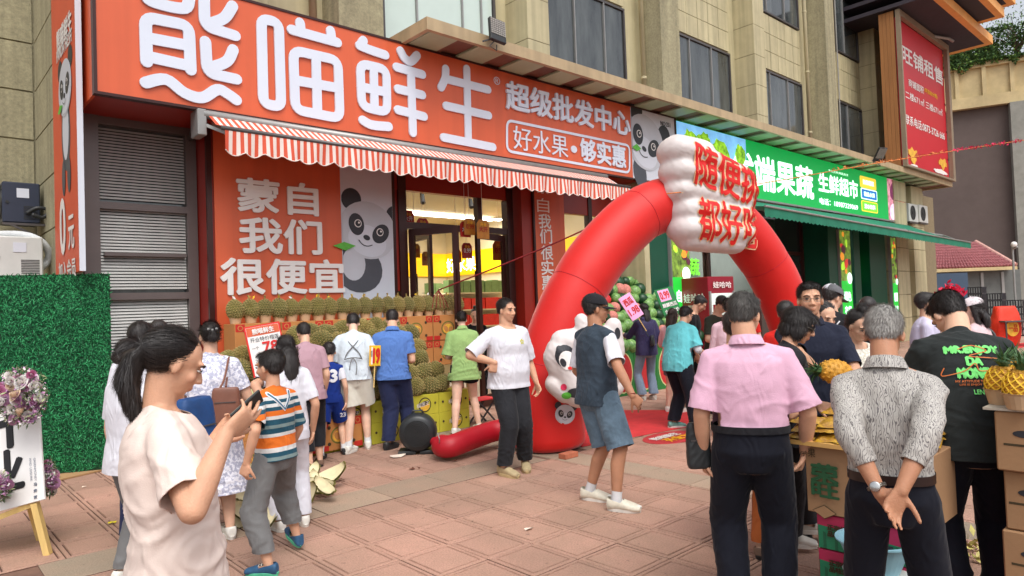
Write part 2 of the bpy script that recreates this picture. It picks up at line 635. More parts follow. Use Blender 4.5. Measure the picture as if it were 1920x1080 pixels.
SX0,SX1,SY0,SY1=5.13,5.51,5.08,5.57
xs=[SX0-(k+1)*TW for k in range(16)]+[SX1+k*TW for k in range(64)]
ys=[SY0-(k+1)*TH for k in range(11)]+[SY1+k*TH for k in range(9)]
for x in xs:
 for y in ys:
  px_,py_,w_=proj((x+TW/2,y+TH/2,0))
  if w_<1.0 or px_<-150 or px_>2080 or py_>1290 or y+TH>9.4:
   continue
  d=w_
  tiles.append((d,x,y,tmesh))
for k in range(34):
 x=SX0-4.4+k*.62
 for(cx,cy) in((x,SY0+.01),):
  if SX0-.62<cx<SX1:
   continue
  tiles.append((proj((cx+.3,cy+.2,0))[2],cx,cy,smesh))
tiles.sort(key=lambda t:t[0])
pavement=MB().box((-1.2,.2,-.0139),(32,9.6,-.0105)).build('pavement',m_mortar,kind='structure')
near,far_=tiles[:290],tiles[290:]
for d,x,y,me in near:
 o=bpy.data.objects.new('paving_tile',me)
 COL.objects.link(o)
 o.parent=pavement
 o.location=(x,y,rnd.uniform(-.0012,.0012))
 o.rotation_euler=(rnd.uniform(-.003,.003),rnd.uniform(-.003,.003),0)
def join_tiles(lst,name,mt):
 V,F,M_=[],[],[]
 for d,x,y,me in lst:
  n=len(V)
  M_+=[p.material_index for p in me.polygons]
  z=rnd.uniform(-.001,.001)
  V+=[(v.co.x+x,v.co.y+y,v.co.z+z) for v in me.vertices]
  F+=[tuple(i+n for i in p.vertices) for p in me.polygons]
 o=link_mesh(name,V,F,[mt,m_groove],pavement,M_)
 o['kind']='stuff'
join_tiles([t for t in far_ if t[3] is tmesh],'far_paving_tiles',m_pave)
join_tiles([t for t in far_ if t[3] is smesh],'far_band_stones',m_pave_g)
for k in range(9):
 y=SY0-(k+1)*.55
 o=MB().box((SX0+.004,y+.004,-.02),(SX1-.004,y+.546,0)).build('paving_slab',m_pave_g,pavement,bevel=.003)
for k in range(7):
 y=SY1+k*.55
 o=MB().box((SX0+.004,y+.004,-.02),(SX1-.004,y+.546,0)).build('paving_slab',m_pave_g,pavement,bevel=.003)
MB().box((SX0+.004,SY0,-.02),(SX1-.004,SY1,-.0005)).build('paving_slab',m_pave_g,pavement,bevel=.003)
m_plaza=mat('plaza_ground',srgb(186,150,132),.8,.12,1.5,.2,20,dirt=.2)
MB().box((22,-30,-.0135),(120,40,-.008)).build('far_plaza',m_plaza,kind='structure')
# ================================================================== the building
bld=empty('apartment_building',(13,8.9,0),'long beige tiled apartment building above the shops, with dark windows and pilasters','building')
MB().box((1.64,8.98,5.5),(30.6,11.4,16.0)).build('upper_wall',m_tile,bld)
MB().box((-7,11.3,0),(1.56,12.0,16)).build('side_wall',m_stucco,bld)
MB().box((1.56,8.9,0),(1.64,11.3,16.0)).build('return_wall',m_stucco,bld)
for k in range(-3,2):
 for j in range(9):
  z0=.1+j*.67+.0
  x0=1.53-(1-k)*1.45+0
  lo,hi=(x0+.012,11.27,z0+.012),(min(x0+1.44,1.54),11.3,z0+.66)
  if hi[0]>lo[0]:
   MB().box(lo,hi).build('stone_panel',m_stucco,bld)
for j in range(9):
 z0=.1+j*.67
 MB().box((1.54,9.72,z0+.012),(1.56,11.26,z0+.66)).build('stone_panel',m_stucco,bld)
WALLY=8.98
def facade_x(px_):
 return px_
def window(x0,x1,z0,z1,panes,glass,Y=8.9,opened=None,light=False):
 w=MB()
 t=.05
 w.box((x0,Y,z0),(x0+t,Y+.07,z1));w.box((x1-t,Y,z0),(x1,Y+.07,z1))
 w.box((x0+t,Y,z0),(x1-t,Y+.07,z0+t));w.box((x0+t,Y,z1-t),(x1-t,Y+.07,z1))
 o=w.build('window',m_alu_lt if light else m_alu,bld)
 n=len(panes)
 xs_=[x0+t]+[x0+(x1-x0)*p for p in panes]+[x1-t]
 for a,b in zip(xs_[:-1],xs_[1:]):
  MB().box((a+.015,Y+.035,z0+t+.002),(b-.015,Y+.045,z1-t-.002)).build('pane',glass,o)
 for p in xs_[1:-1]:
  MB().box((p-.013,Y-.004,z0+t+.001),(p+.013,Y+.066,z1-t-.001)).build('mullion',m_alu_lt,o)
 return o
def shade(x0,x1,z0,z1,Y=8.9):
 pass
Z2,Z2T,Z3,Z3T=5.56,7.87,9.5,11.9
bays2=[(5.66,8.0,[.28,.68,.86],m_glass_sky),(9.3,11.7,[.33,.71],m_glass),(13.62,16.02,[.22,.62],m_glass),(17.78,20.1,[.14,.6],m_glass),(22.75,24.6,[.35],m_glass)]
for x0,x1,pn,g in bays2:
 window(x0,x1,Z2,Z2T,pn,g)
 window(x0,x1,Z3,Z3T,pn,m_glass)
window(26.2,28.2,Z2,Z2T,[.5],m_glass)
for x0,x1,pn,g in bays2:
 nx=5
 for r_,(za,zb) in enumerate(((Z2T+.06,Z2T+.56),(Z2T+.57,Z2T+1.07),(Z2T+1.08,Z3-.04))):
  for q in range(nx):
   a=x0+(x1-x0)*q/nx
   b=x0+(x1-x0)*(q+1)/nx
   MB().box((a+.008,WALLY-.05-rnd.uniform(0,.004),za),(b-.008,WALLY-.0,zb-.006)).build('facade_tile',m_tile,bld)
def pilaster(x0,x1,Y,m,joints=True,z0=5.5,z1=16):
 if joints:
  z=z0
  k=0
  while z<min(z1,12.5):
   MB().box((x0,Y,z+.006),(x1,WALLY+.02,z+.766)).build('pilaster_block',m,bld)
   z+=.772
  MB().box((x0+.012,Y+.012,z0),(x1-.012,WALLY+.02,z1)).build('pilaster_core',m_joint,bld)
 else:
  MB().box((x0,Y,z0),(x1,WALLY+.02,z1)).build('pilaster',m,bld)
pilaster(4.7,5.42,8.5,m_stucco,False)
pilaster(8.3,8.84,8.42,m_tile)
pilaster(12.3,13.0,8.42,m_stucco,False)
pilaster(16.36,16.93,8.42,m_tile)
pilaster(20.75,21.4,8.42,m_stucco,False)
pilaster(24.65,25.5,8.42,m_tile)
pilaster(1.7,2.2,8.42,m_stucco,False)
pilaster(3.1,3.7,8.5,m_stucco,False)
for x in(4.45,12.12,20.2):
 p=MB()
 p.tube([(x,8.78,5.5),(x,8.78,16)],.055,12)
 pr=p.build('rain_pipe',m_tile,bld,smooth=True)
 for z in(6.4,8.2,10.0,11.8):
  MB().lathe([(.057,0),(.066,.01),(.066,.05),(.057,.06)],(x,8.78,z),12).build('pipe_collar',m_tile,pr)
MB().tube([(22.62,8.85,5.5),(22.66,8.85,14)],.02,8).build('cable',m_alu_lt,bld)
CZ,CY0,CY1=5.36,7.37,8.98
cx0,cx1=5.38,28.55
can=MB()
can.box((cx0,CY0,CZ),(cx1,CY0+.07,CZ+.17))
can.box((cx0,CY0+.07,CZ),(cx0+.07,CY1,CZ+.17))
can.box((cx1-.07,CY0+.07,CZ),(cx1,CY1,CZ+.17))
canopy=can.build('ledge_canopy',m_fascia,bld)
MB().box((cx0+.07,CY0+.07,CZ+.06),(cx1-.07,CY1,CZ+.165)).build('canopy_slab',m_soffit_dk,canopy)
x=5.5
k=0
while x<27.9:
 m_=m_soffit
 MB().box((x,CY0+.1,CZ+.02),(x+.49,CY0+.66,CZ+.06)).build('soffit_panel',m_,canopy,bevel=.006)
 MB().box((x+.49,CY0+.1,CZ+.03),(x+.56,CY1-.02,CZ+.06)).build('soffit_rib',m_soffit_dk,canopy)
 MB().box((x,CY0+.7,CZ+.02),(x+.49,CY1-.04,CZ+.06)).build('soffit_panel',m_,canopy,bevel=.006)
 x+=.865
MB().box((1.62,9.6,0),(3.0,9.8,5.5)).build('shop_back_wall',m_stucco_dk,bld)
for(a,b,Y,m_) in((24.35,25.45,7.95,m_tile),(26.3,27.5,8.05,m_tile)):
 z=0
 while z<5.2:
  MB().box((a,Y,z+.006),(b,9.0,min(z+.76,5.3))).build('facade_tile',m_,bld)
  z+=.772
MB().box((25.45,8.35,0),(26.3,9.0,5.3)).build('recess_wall',m_stucco_dk,bld)
MB().box((1.62,8.93,5.0),(30.6,9.2,5.5)).build('shop_lintel',m_stucco_dk,bld)
MB().box((27.5,8.6,0),(30.6,9.2,5.3)).build('end_wall',m_stucco_dk,bld)
m_eave=mat('eave_orange',srgb(232,168,92),.6,.1,3)
m_eave_dk=mat('eave_soffit',srgb(50,44,54),.7,.15,3)
ev=empty('roof_eave',(26,8,10),'stepped orange-edged roof eave with dark soffit above the red billboard','roof eave')
for z,xo,yo in((10.55,1.4,0),(10.95,0,-1.1),(11.45,.5,-1.5)):
 MB().box((23.4,5.9+yo*.6+.5,z),(28.2+xo,9.0,z+.12)).build('soffit',m_eave_dk,ev)
 MB().box((23.4,5.7+yo*.6+.5,z),(28.5+xo,5.9+yo*.6+.5,z+.3)).build('edge_board',m_eave,ev)
 MB().box((28.2+xo,5.9+yo*.6+.5,z),(28.5+xo,9.0,z+.3)).build('edge_board',m_eave,ev)
MB().tube([(26.3,7.6,10.5),(27.6,7.0,10.45),(27.75,6.9,10.35)],.05,8).build('soffit_pipe',m_alu_lt,ev)
# ================================================================== red billboard
m_bill=mat('billboard_red',srgb(196,28,44),.45,.04,1)
m_bframe=mat('billboard_frame',srgb(140,124,104),.5,.12,3)
m_bside=mat('billboard_side',srgb(156,106,60),.6,.15,2,stretch=(3,3,.3))
bb=empty('rental_billboard',(26,7.4,5.53),'large red rental billboard in a beige box frame above the green shop','billboard')
BZ0,BZ1=5.54,10.5
f=MB()
f.box((23.5,7.25,BZ0),(23.60,7.38,BZ1));f.box((28.3,7.25,BZ0),(28.55,7.38,BZ1))
f.box((23.60,7.25,BZ1-.2),(28.3,7.38,BZ1));f.box((23.60,7.25,BZ0),(28.3,7.38,BZ0+.06))
f.build('frame',m_bframe,bb)
MB().box((23.60,7.4,BZ0+.06),(28.3,7.46,BZ1-.2)).build('sheet',m_bill,bb)
for q in range(4):
 MB().box((23.52,7.44+q*.11,BZ0),(23.6+.05*(q%2),7.545+q*.11,BZ1)).build('side_board',m_bside,bb)
MB().box((23.75,7.6,BZ0),(28.5,7.8,BZ1)).build('box_body',m_bside,bb)
for z in(6.3,7.3,8.3,9.3):
 MB().box((28.2,7.4,z),(28.36,7.48,z+.05)).build('clip',m_black_print,bb)
Yb=7.4
quadtext('旺铺租售',[(1690,82),(1766,132),(1768,158),(1692,118)],Yb,m_white_print,bb,.045)
quadtext('商铺面积',[(1703,147),(1731,163),(1732,178),(1703,160)],Yb,m_white_print,bb,.03)
m_yel=mat('yellow_print',srgb(248,190,30),.5,0)
quadtext('(可自由分割)',[(1733,166),(1757,176),(1757,185),(1733,176)],Yb,m_yel,bb,.03)
quadtext('二楼671㎡ 三楼671㎡',[(1697,170),(1766,204),(1767,217),(1698,186)],Yb,m_white_print,bb,.03)
quadtext('联系电话:0873-3726 666',[(1697,215),(1770,246),(1771,262),(1698,234)],Yb,m_white_print,bb,.03)
m_gold=mat('gold_print',srgb(232,176,60),.5,.3,4)
def blob(parent,q,Y,m,n=26,seed=1,lift=.012,jag=.3):
 r_=random.Random(seed)
 P=[py(x,y,Y) for x,y in q]
 c=sum(P)/len(P)
 w,h=abs(P[1][0]-P[0][0])/2,abs(P[1][2]-P[0][2])/2
 poly=[]
 for i in range(n):
  a=2*math.pi*i/n
  k=1-r_.random()*jag
  poly.append((w*math.cos(a)*k,h*math.sin(a)*k))
 return flat(poly,c,UX,UZ,m,parent,lift)
blob(bb,[(1699,268),(1722,312)],Yb,m_gold,seed=2,jag=.55)
blob(bb,[(1758,290),(1776,325)],Yb,m_gold,seed=4,jag=.55)
blob(bb,[(1748,312),(1778,332)],Yb,m_white_print,seed=5,lift=.016)
blob(bb,[(1705,305),(1722,318)],Yb,m_white_print,seed=6,lift=.016)
m_lampblk=mat('lamp_black',srgb(40,42,44),.5,.1,5)
m_led=mat('lamp_cells',srgb(150,146,140),.3,.2,50)
def flood(c,ax,ay,w,h,label):
 r=empty('flood_light',c,label,'flood light')
 az=np.cross(ax,ay)
 c=np.array(c,float)
 MB().obox(c,np.array(ax)*w/2,np.array(ay)*h/2,az*.03).build('housing',m_lampblk,r,bevel=.006)
 for i in range(7):
  for j in range(6):
   pass
 g=MB()
 for i in range(8):
  for j in range(8):
   p=c+np.array(ax)*w*(-.42+.84*i/7)+np.array(ay)*h*(-.2+.62*j/7)+az*.034
   g.obox(p,np.array(ax)*w*.045,np.array(ay)*h*.032,az*.004)
 o=g.build('lamp_cells',m_led,r)
 MB().bar(c-np.array(ay)*h*.3,c-np.array(ay)*h*.3+np.array([-.18,.12,-.06]),.02,.02).build('bracket',m_lampblk,r)
 MB().tube([c-np.array(ay)*h*.3,c+np.array([-.15,.0,-h*.7]),c+np.array([-.02,0,-h*.8]),c+np.array([.0,.02,-h*.55])],.008,6).build('cable',m_lampblk,r)
 return r
p0=py(932,58,7.2)
flood(p0,unit((1,-.1,-.12)),unit(np.cross(np.cross(unit((1,-.1,-.12)),(.1,.2,1)),unit((1,-.1,-.12)))),.27,.36,'square LED flood light with a grid of cells on the ledge above the orange sign')
p0=py(1650,290,7.2)
flood(p0,unit((.9,-.4,.0)),unit((-.2,-.5,.8)),.3,.42,'black flood light tipped up on the ledge left of the red billboard')
# ================================================================== background right
m_bgwall=mat('brown_render',srgb(96,84,80),.9,.08,2,.1,20,dirt=.1)
m_conc=mat('parapet_concrete',srgb(206,186,140),.85,.15,2,.2,30,dirt=.25)
m_grey_pil=mat('grey_pier',srgb(146,146,138),.85,.15,3,.1,20,dirt=.2)
fv=unit(py(1905,195,1)[:3]*0+(at(1905,195,35)-at(1785,210,35)))
vd=np.array([.36,-.93,0]);vd=unit(vd)
def farp(x,y,s=0.0):
 """point on the far building's face seen at this photo position"""
 A_=np.array([40.3,10.3,0])
 nn=np.array([vd[1],-vd[0],0])
 d=ray(x,y)
 t=(nn@(A_-CC))/(nn@d)
 return CC+d*t
fb=empty('far_building',(41,8,0),'dark brown rendered building with a beige concrete parapet at the far right','building')
nn=unit(np.array([-.93,-.36,0]))
A0=np.array([40.3,10.3,0])-vd*9
ln=32.0
def fbox(s0,s1,d0,d1,z0,z1,name,m,kind=None):
 o_=np.array([40.3,10.3,0])
 mb=MB()
 c=o_+vd*(s0+s1)/2+nn*(d0+d1)/2+np.array([0,0,(z0+z1)/2])
 mb.obox(c,vd*(s1-s0)/2,nn*(d1-d0)/2,np.array([0,0,(z1-z0)/2]))
 return mb.build(name,m,fb)
ztop=farp(1785,210)[2]
fbox(-14,16,-3,0,0,ztop,'wall',m_bgwall)
fbox(-14,16,-.5,.35,ztop,ztop+.55,'parapet_beam',m_conc)
fbox(-14,16,-.5,.12,ztop+.55,ztop+2.0,'parapet_panel',m_conc)
s=-9.0
while s<15.5:
 fbox(s,s+.18,.12,.28,ztop+.55,ztop+2.0,'parapet_fin',m_conc)
 s+=1.15
fbox(-14,16,-.5,.3,ztop+2.0,ztop+2.3,'parapet_cap',m_conc)
pier=farp(1912,300)
sp_=(pier-np.array([40.3,10.3,0]))@vd
fbox(sp_-.35,sp_+3,.0,.5,0,ztop-.01,'pier',m_grey_pil)
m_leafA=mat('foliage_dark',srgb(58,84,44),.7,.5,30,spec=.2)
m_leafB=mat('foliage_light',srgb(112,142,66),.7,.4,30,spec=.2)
m_bark=mat('bark',srgb(96,76,58),.9,.2,10)
def leaf_cloud(n,cfun,size,seed):
 r_=np.random.RandomState(seed)
 V,F,M_=[],[],[]
 for i in range(n):
  c,k=cfun(r_)
  a=unit(r_.normal(size=3));b=unit(np.cross(a,r_.normal(size=3)))
  s_=size*(.6+.8*r_.rand())
  n0=len(V)
  V+=[c+a*s_,c+b*s_*.45,c-a*s_,c-b*s_*.45]
  F.append((n0,n0+1,n0+2,n0+3));M_.append(int(r_.rand()<k))
 return V,F,M_
def tree(base,h,w,label,seed,n=3500,size=.11,light=.5,group=None):
 t=empty('tree',base,label,'tree',group)
 r_=random.Random(seed)
 b=np.array(base,float)
 br=MB()
 br.tube([b,b+np.array([.1,0,h*.35]),b+np.array([.0,.1,h*.7])],[.16,.12,.05],8)
 cl=[]
 for i in range(16):
  e=b+np.array([r_.uniform(-w,w),r_.uniform(-w,w),h*r_.uniform(.35,1)])
  s_=b+np.array([0,0,h*r_.uniform(.2,.6)])
  br.tube([s_,(s_+e)/2+np.array([0,0,.15]),e],[.05,.03,.01],5)
  cl.append((e,w*r_.uniform(.25,.5),r_.uniform(0,1)))
 br.build('trunk',m_bark,t)
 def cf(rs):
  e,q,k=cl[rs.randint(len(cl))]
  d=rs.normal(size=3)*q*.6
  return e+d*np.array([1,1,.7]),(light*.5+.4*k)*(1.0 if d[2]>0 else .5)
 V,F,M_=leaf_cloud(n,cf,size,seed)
 link_mesh('crown',V,F,[m_leafA,m_leafB],t,M_)
 return t
zt=ztop+2.0
o_=np.array([40.3,10.3,zt])
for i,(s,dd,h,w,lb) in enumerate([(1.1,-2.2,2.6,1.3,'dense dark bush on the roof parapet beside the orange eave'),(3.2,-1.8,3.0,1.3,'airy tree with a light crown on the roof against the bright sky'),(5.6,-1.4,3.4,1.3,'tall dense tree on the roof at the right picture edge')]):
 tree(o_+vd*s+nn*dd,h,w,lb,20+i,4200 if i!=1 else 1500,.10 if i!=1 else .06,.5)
hp=empty('hanging_plants',o_,'green creepers and bushes hanging over the beige concrete parapet','creeper')
def cf(rs):
 s=rs.uniform(-2.5,9)
 k=noise.noise(Vector((s*.9,3,0)))
 k2=noise.noise(Vector((s*3.1,7,0)))
 drop=max(0,k*3.2+k2*1.2)*rs.rand()**1.5
 up=rs.rand()*(1.9 if s<7 else 1.2)
 z=-drop+.3 if rs.rand()<.35 else up+.1
 return o_+vd*s+nn*(.32+.15*rs.rand()-(.5 if z>.3 else 0))+np.array([0,0,z]),(.08 if z>.3 else .3)
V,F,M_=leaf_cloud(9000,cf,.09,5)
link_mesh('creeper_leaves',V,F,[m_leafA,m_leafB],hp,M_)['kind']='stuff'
m_rooftile=mat('roof_tile_red',srgb(150,84,88),.6,.2,6,dirt=.15)
m_ridge=mat('roof_ridge',srgb(196,150,140),.7,.15,5)
m_pwall=mat('pavilion_wall',srgb(96,100,98),.7,.15,3)
pv=empty('tiled_pavilion',at(1830,560,30),'small pavilion with a red barrel-tiled hip roof at the far right','pavilion')
pc=at(1806,470,31)
e_l,e_r=at(1700,530,29.5),at(1906,518,29.5)
ridge_l,ridge_r=at(1740,475,31.5),at(1830,468,31.5)
q=np.array([e_l,e_r,ridge_r,ridge_l])
q[0][2]=q[1][2]=2.55
q[2][2]=q[3][2]=3.75
MB().add(q,[(0,1,2,3)]).build('roof_slope',m_rooftile,pv)
rt=MB()
N=34
for i in range(N):
 t0=(i+.5)/N
 a=q[0]*(1-t0)+q[1]*t0
 b=q[3]*(1-t0)+q[2]*t0
 for k in range(9):
  p0,p1=a+(b-a)*k/9,a+(b-a)*(k+1.05)/9
  rt.tube([p0+np.array([0,0,.055]),p1+np.array([0,0,.03])],[.075,.06],6,cap=True)
rt.build('roof_tiles',m_rooftile,pv,smooth=True,kind='stuff')
e_b=q[1]+np.array([1.6,1.2,0])
MB().add([q[1],e_b,q[2]],[(0,1,2)]).build('roof_slope',m_rooftile,pv)
MB().tube([q[2]+np.array([0,0,.08]),q[1]+np.array([0,0,.08])],.09,8).build('ridge',m_ridge,pv)
MB().bar(q[0]+np.array([0,0,-.06]),q[1]+np.array([0,0,-.06]),.16,.14).build('gutter',m_conc,pv)
dirp=unit(q[1]-q[0])
back=np.array([dirp[1],-dirp[0],0])*-1
back=back if back@np.array([1,1,0])>0 else-back
c=(q[0]+q[1])/2+back*.9
MB().obox((c[0],c[1],1.22),dirp*2.9,back*.4,(0,0,1.22)).build('wall',m_pwall,pv)
for s in(-2.2,-1.6,-1.0,.3,1.2,2.1):
 cc=c+dirp*s-back*.42
 MB().obox((cc[0],cc[1],1.2),dirp*.06,back*.03,(0,0,1.15)).build('post',m_alu_lt,pv)
m_blue_board=mat('blue_board',srgb(58,78,100),.6,.08,2)
p1=at(1786,560,27)
MB().obox((p1[0],p1[1],1.3),dirp*.62,back*.04,(0,0,1.0)).build('hoarding',m_blue_board,base=(p1[0],p1[1],0))
tag(bpy.data.objects['hoarding'],'plain slate-blue hoarding board beside the red-roofed pavilion','hoarding')
cmst=empty('camera_mast',at(1902,600,24),'slim pole with a white camera head at the far right','camera mast')
b_=at(1906,600,24);b_[2]=0
MB().tube([b_,b_+np.array([0,0,3.2])],.035,8).build('pole',m_alu_lt,cmst)
MB().ball(b_+np.array([0,-.05,3.15]),.1).build('camera_dome',m_white_print,cmst,smooth=True)
MB().bar(b_+np.array([0,0,3.0]),b_+np.array([-.3,-.2,3.05]),.05).build('arm',m_alu_lt,cmst)
m_crate=mat('black_crate',srgb(34,36,44),.5,.15,8)
def crate(c,w,d,h,label=None,m=None,group=None):
 r=empty('produce_crate',c,label,'crate',group)
 m=m or m_crate
 x,y,z=c
 fr=MB()
 for zz in(z,z+h-.03):
  fr.box((x-w/2,y-d/2,zz),(x+w/2,y-d/2+.02,zz+.03))
  fr.box((x-w/2,y-d/2+.02,zz),(x-w/2+.02,y+d/2,zz+.03))
 fr.build('rim',m,r)
 s_=MB()
 for k in range(6):
  xx=x-w/2+w*(k+.15)/6
  s_.box((xx,y-d/2+.004,z+.03),(xx+w/8.5,y-d/2+.016,z+h-.03))
  yy=y-d/2+d*(k+.15)/6
  s_.box((x-w/2+.004,yy+.02,z+.03),(x-w/2+.016,yy+d/8.5,z+h-.03))
 s_.build('slats',m,r)
 MB().box((x-w/2+.03,y-d/2+.03,z+.002),(x+w/2-.01,y+d/2-.01,z+.01)).build('bottom',m,r)
 return r
cb=at(1868,628,24);cb=np.array([cb[0],cb[1],0])
first=crate((0,0,0),.62,.45,.24,'black slatted plastic crate in the tall stack beside the red sack',group='black crates stacked at the far right')
k=0
for sx in range(3):
 for z in range(7-sx):
  p=cb+np.array([.2-.22*sx,.55-.62*sx,z*.245])
  if k==0:
   first.location=tuple(p)
  else:
   copy_tree(first,p)
  k+=1
tb=MB()
for cpx,dp in((1835,24),(1900,22)):
 pass
def table(c,w,d,h,label,mt,seed=0,rz=0.0):
 r=empty('folding_table',c,label,'table')
 x,y,_=c
 MB().box((x-w/2,y-d/2,h-.04),(x+w/2,y+d/2,h)).build('table_top',mt,r,bevel=.005)
 for sx in(-1,1):
  for sy in(-1,1):
   MB().bar((x+sx*(w/2-.05),y+sy*(d/2-.05),0),(x+sx*(w/2-.05),y+sy*(d/2-.05),h-.04),.03).build('leg',m_alu,r)
 r.rotation_euler=(0,0,rz)
 return r
tp=at(1845,640,21);table((tp[0],tp[1],0),1.6,.7,.75,'grey table with papers and pots in front of the pavilion',m_alu_lt,rz=-.9)
tp=at(1918,640,19);table((tp[0],tp[1],0),1.2,.7,.72,'dark metal table at the right picture edge behind the red sack',m_alu,rz=-.9)
m_bagred=mat('red_woven_sack',srgb(220,52,24),.6,.15,10,.5,14)
m_bagyel=mat('sack_yellow',srgb(240,190,60),.6,.2,10)
def sack(c,w,h,label):
 mb=MB()
 rings=[]
 for k in range(17):
  t=k/16
  rw=w/2*(.86+.2*math.sin(t*math.pi))*(1-.15*t**4)
  rd=w/3.2*math.sqrt(max(.05,math.sin(math.pi*(.12+.8*t))))
  rings.append((t*h,rw,rd))
 V,F=[],[]
 n=32
 for z,rw,rd in rings:
  for i in range(n):
   a=2*math.pi*i/n
   ca,sa=math.cos(a),math.sin(a)
   k_=1+.10*noise.noise(Vector((ca*2,sa*2,z*4)))+.05*noise.noise(Vector((ca*6,sa*6,z*13)))
   V.append(np.array([math.copysign(abs(ca)**.6,ca)*rw*k_,math.copysign(abs(sa)**.6,sa)*rd*k_,z]))
 for j in range(16):
  F+=[(j*n+i,j*n+(i+1)%n,(j+1)*n+(i+1)%n,(j+1)*n+i) for i in range(n)]
 F+=[tuple(range(n-1,-1,-1)),tuple(16*n+i for i in range(n))]
 a=math.radians(-42)
 Rm=np.array([[math.cos(a),-math.sin(a),0],[math.sin(a),math.cos(a),0],[0,0,1]])
 V=[Rm@v+np.array(c) for v in V]
 o=link_mesh('woven_sack',V,F,m_bagred,None,smooth=True,base=c)
 tag(o,label,'sack')
 u_=Rm@UX
 flat(ell(0,0,w*.25,h*.2),np.array(c)+(Rm@np.array([-.0,-w/3.2-.02,h*.45])),u_,UZ,m_bagyel,o,.02,'sack_print',.004)
 text('一品',np.array(c)+(Rm@np.array([0,-w/3.2-.02,h*.45])),w*.35,h*.18,m_bagred,o,u=u_,weight=.03,lift=.034)
 return o
sp0=gz(1890,633);sack((sp0[0]-4,sp0[1]*.86,0),.72,1.12,'bright red woven sack with a yellow mark on the plaza at the far right')
pp=at(1784,570,22)
m_pink=mat('pink_ribbon',srgb(214,30,70),.6,.2,10,.3,20)
rb=empty('ribbon_bouquet',(pp[0],pp[1],0),'crumpled crimson ribbon bouquet standing behind the masked woman','bouquet')
V,F,M_=leaf_cloud(160,lambda rs:(np.array([pp[0],pp[1],1.56])+rs.normal(size=3)*np.array([.14,.14,.1]),1),.11,9)
link_mesh('ribbon_loops',V,F,m_pink,rb)
MB().tube([(pp[0],pp[1],0),(pp[0],pp[1],1.5)],.02,6).build('stand',m_alu,rb)
m_carpet=mat('red_carpet',srgb(206,52,56),.95,.12,8,.2,60,dirt=.15)
a,b,c_,d_=gz(1600,690),gz(1925,642),gz(1925,650),gz(1600,716)
rc=MB().add([np.array([v[0],v[1],.004]) for v in(a,b,c_,d_)]+[np.array([v[0],v[1],-.003]) for v in(a,b,c_,d_)],[(3,2,1,0),(0,1,5,4),(1,2,6,5),(2,3,7,6),(3,0,4,7)]).build('red_carpet',m_carpet,base=(a[0],a[1],0))
tag(rc,'long faded red carpet strip across the plaza at the right','carpet')
# ================================================================== the orange shop
SY=8.0
def plane_pt(x,y,Y=SY):
 return py(x,y,Y)
XL,XR=1.63,10.56
ZB,ZT=3.98,5.35
sg=empty('shop_sign',(6,8.1,3.98),'big orange fascia sign with thick rounded white characters over the fruit shop','shop sign')
MB().box((XL,SY,ZB),(XR,SY+.08,ZT)).build('sign_panel',m_orange,sg)
fr=MB()
fr.box((XL-.03,SY-.012,ZB-.03),(XR,SY+.08,ZB))
fr.box((XL-.03,SY-.012,ZT),(XR+1.5,SY+.08,ZT+.03))
fr.box((XL-.03,SY-.012,ZB),(XL,SY+.08,ZT))
fr.build('sign_trim',m_brown_frame,sg)
MB().box((XL-.03,SY+.08,ZB-.03),(XL+.0,8.88,ZT)).build('sign_side',m_orange,sg)
MB().box((XL,SY+.08,ZB-.03),(XR+1.5,8.9,ZB+.02)).build('sign_soffit',m_red_metal,sg)
MB().box((XL-.03,SY+.08,ZT-.02),(XR+1.5,8.95,ZT+.02)).build('sign_top',m_red_metal,sg)
def pxpath(P,ox,oy,s):
 out=[]
 for x,y in P:
  w=py(ox+x/s,oy+y/s,SY)
  out.append(np.array([w[0],w[2]]))
 return out
def letter(paths,ox,oy,s,w=.125):
 PP=[]
 for it in paths:
  P,closed,r_=(it+(None,None))[:3] if isinstance(it,tuple) else(it,False,None)
  Q=pxpath(P,ox,oy,s)
  Q=roundpoly(Q,r_ or .12,bool(closed),6) if(closed or r_) else(catmull(Q,False,5) if len(Q)>2 else Q)
  PP.append((Q,bool(closed)))
 return strokes(PP,w,(0,SY,0),UX,UZ,m_white_sign,sg)
c1=(0,0,2.0)
letter([[(700,-90),(560,-70),(548,-8),(600,18),(690,33),(708,-5)],([(548,233),(543,66),(706,98),(713,264)],False,.1),[(560,146),(700,172)],[(560,216),(704,248)],([(762,-80),(765,100),(880,136)],False,.1),[(870,24),(838,70),(780,92)],([(768,158),(775,275),(885,299)],False,.1),[(872,188),(848,232),(786,256)],[(545,312),(620,300),(690,350),(755,368),(812,338),(848,352),(884,377)]],*c1)
c2=(400,0,3.1768)
letter([([(282,112),(386,138),(400,640),(294,620)],True,.1),[(462,180),(735,256)],[(512,138),(518,192)],[(694,186),(702,244)],([(472,302),(738,362),(750,708),(484,656)],True,.12),[(607,335),(616,680)],[(480,480),(745,528)]],*c2)
letter([[(890,244),(874,268)],[(866,274),(930,300),(1020,330)],([(870,380),(1026,416),(1032,672),(880,636)],True,.12),[(950,398),(956,655)],[(874,520),(1030,552)],[(885,718),(940,746),(1040,756)],[(1110,306),(1136,350),(1172,368),(1208,332)],[(1086,402),(1240,446)],[(1094,532),(1240,568)],[(1094,656),(1250,696)],[(1172,425),(1184,792)]],*c2)
letter([[(1380,412),(1376,468),(1352,522)],[(1388,474),(1632,536)],[(1505,412),(1515,850)],[(1382,632),(1636,690)],[(1366,820),(1662,878)]],*c2)
q3=lambda L:[(900+a/3.1768,b/3.1768) for a,b in L]
quadtext('®',q3([(80,455),(118,462),(118,508),(80,502)]),SY,m_white_sign,sg,.0)
quadtext('超级批发中心',q3([(150,490),(885,668),(885,805),(150,655)]),SY,m_white_sign,sg,.045,thick=.03)
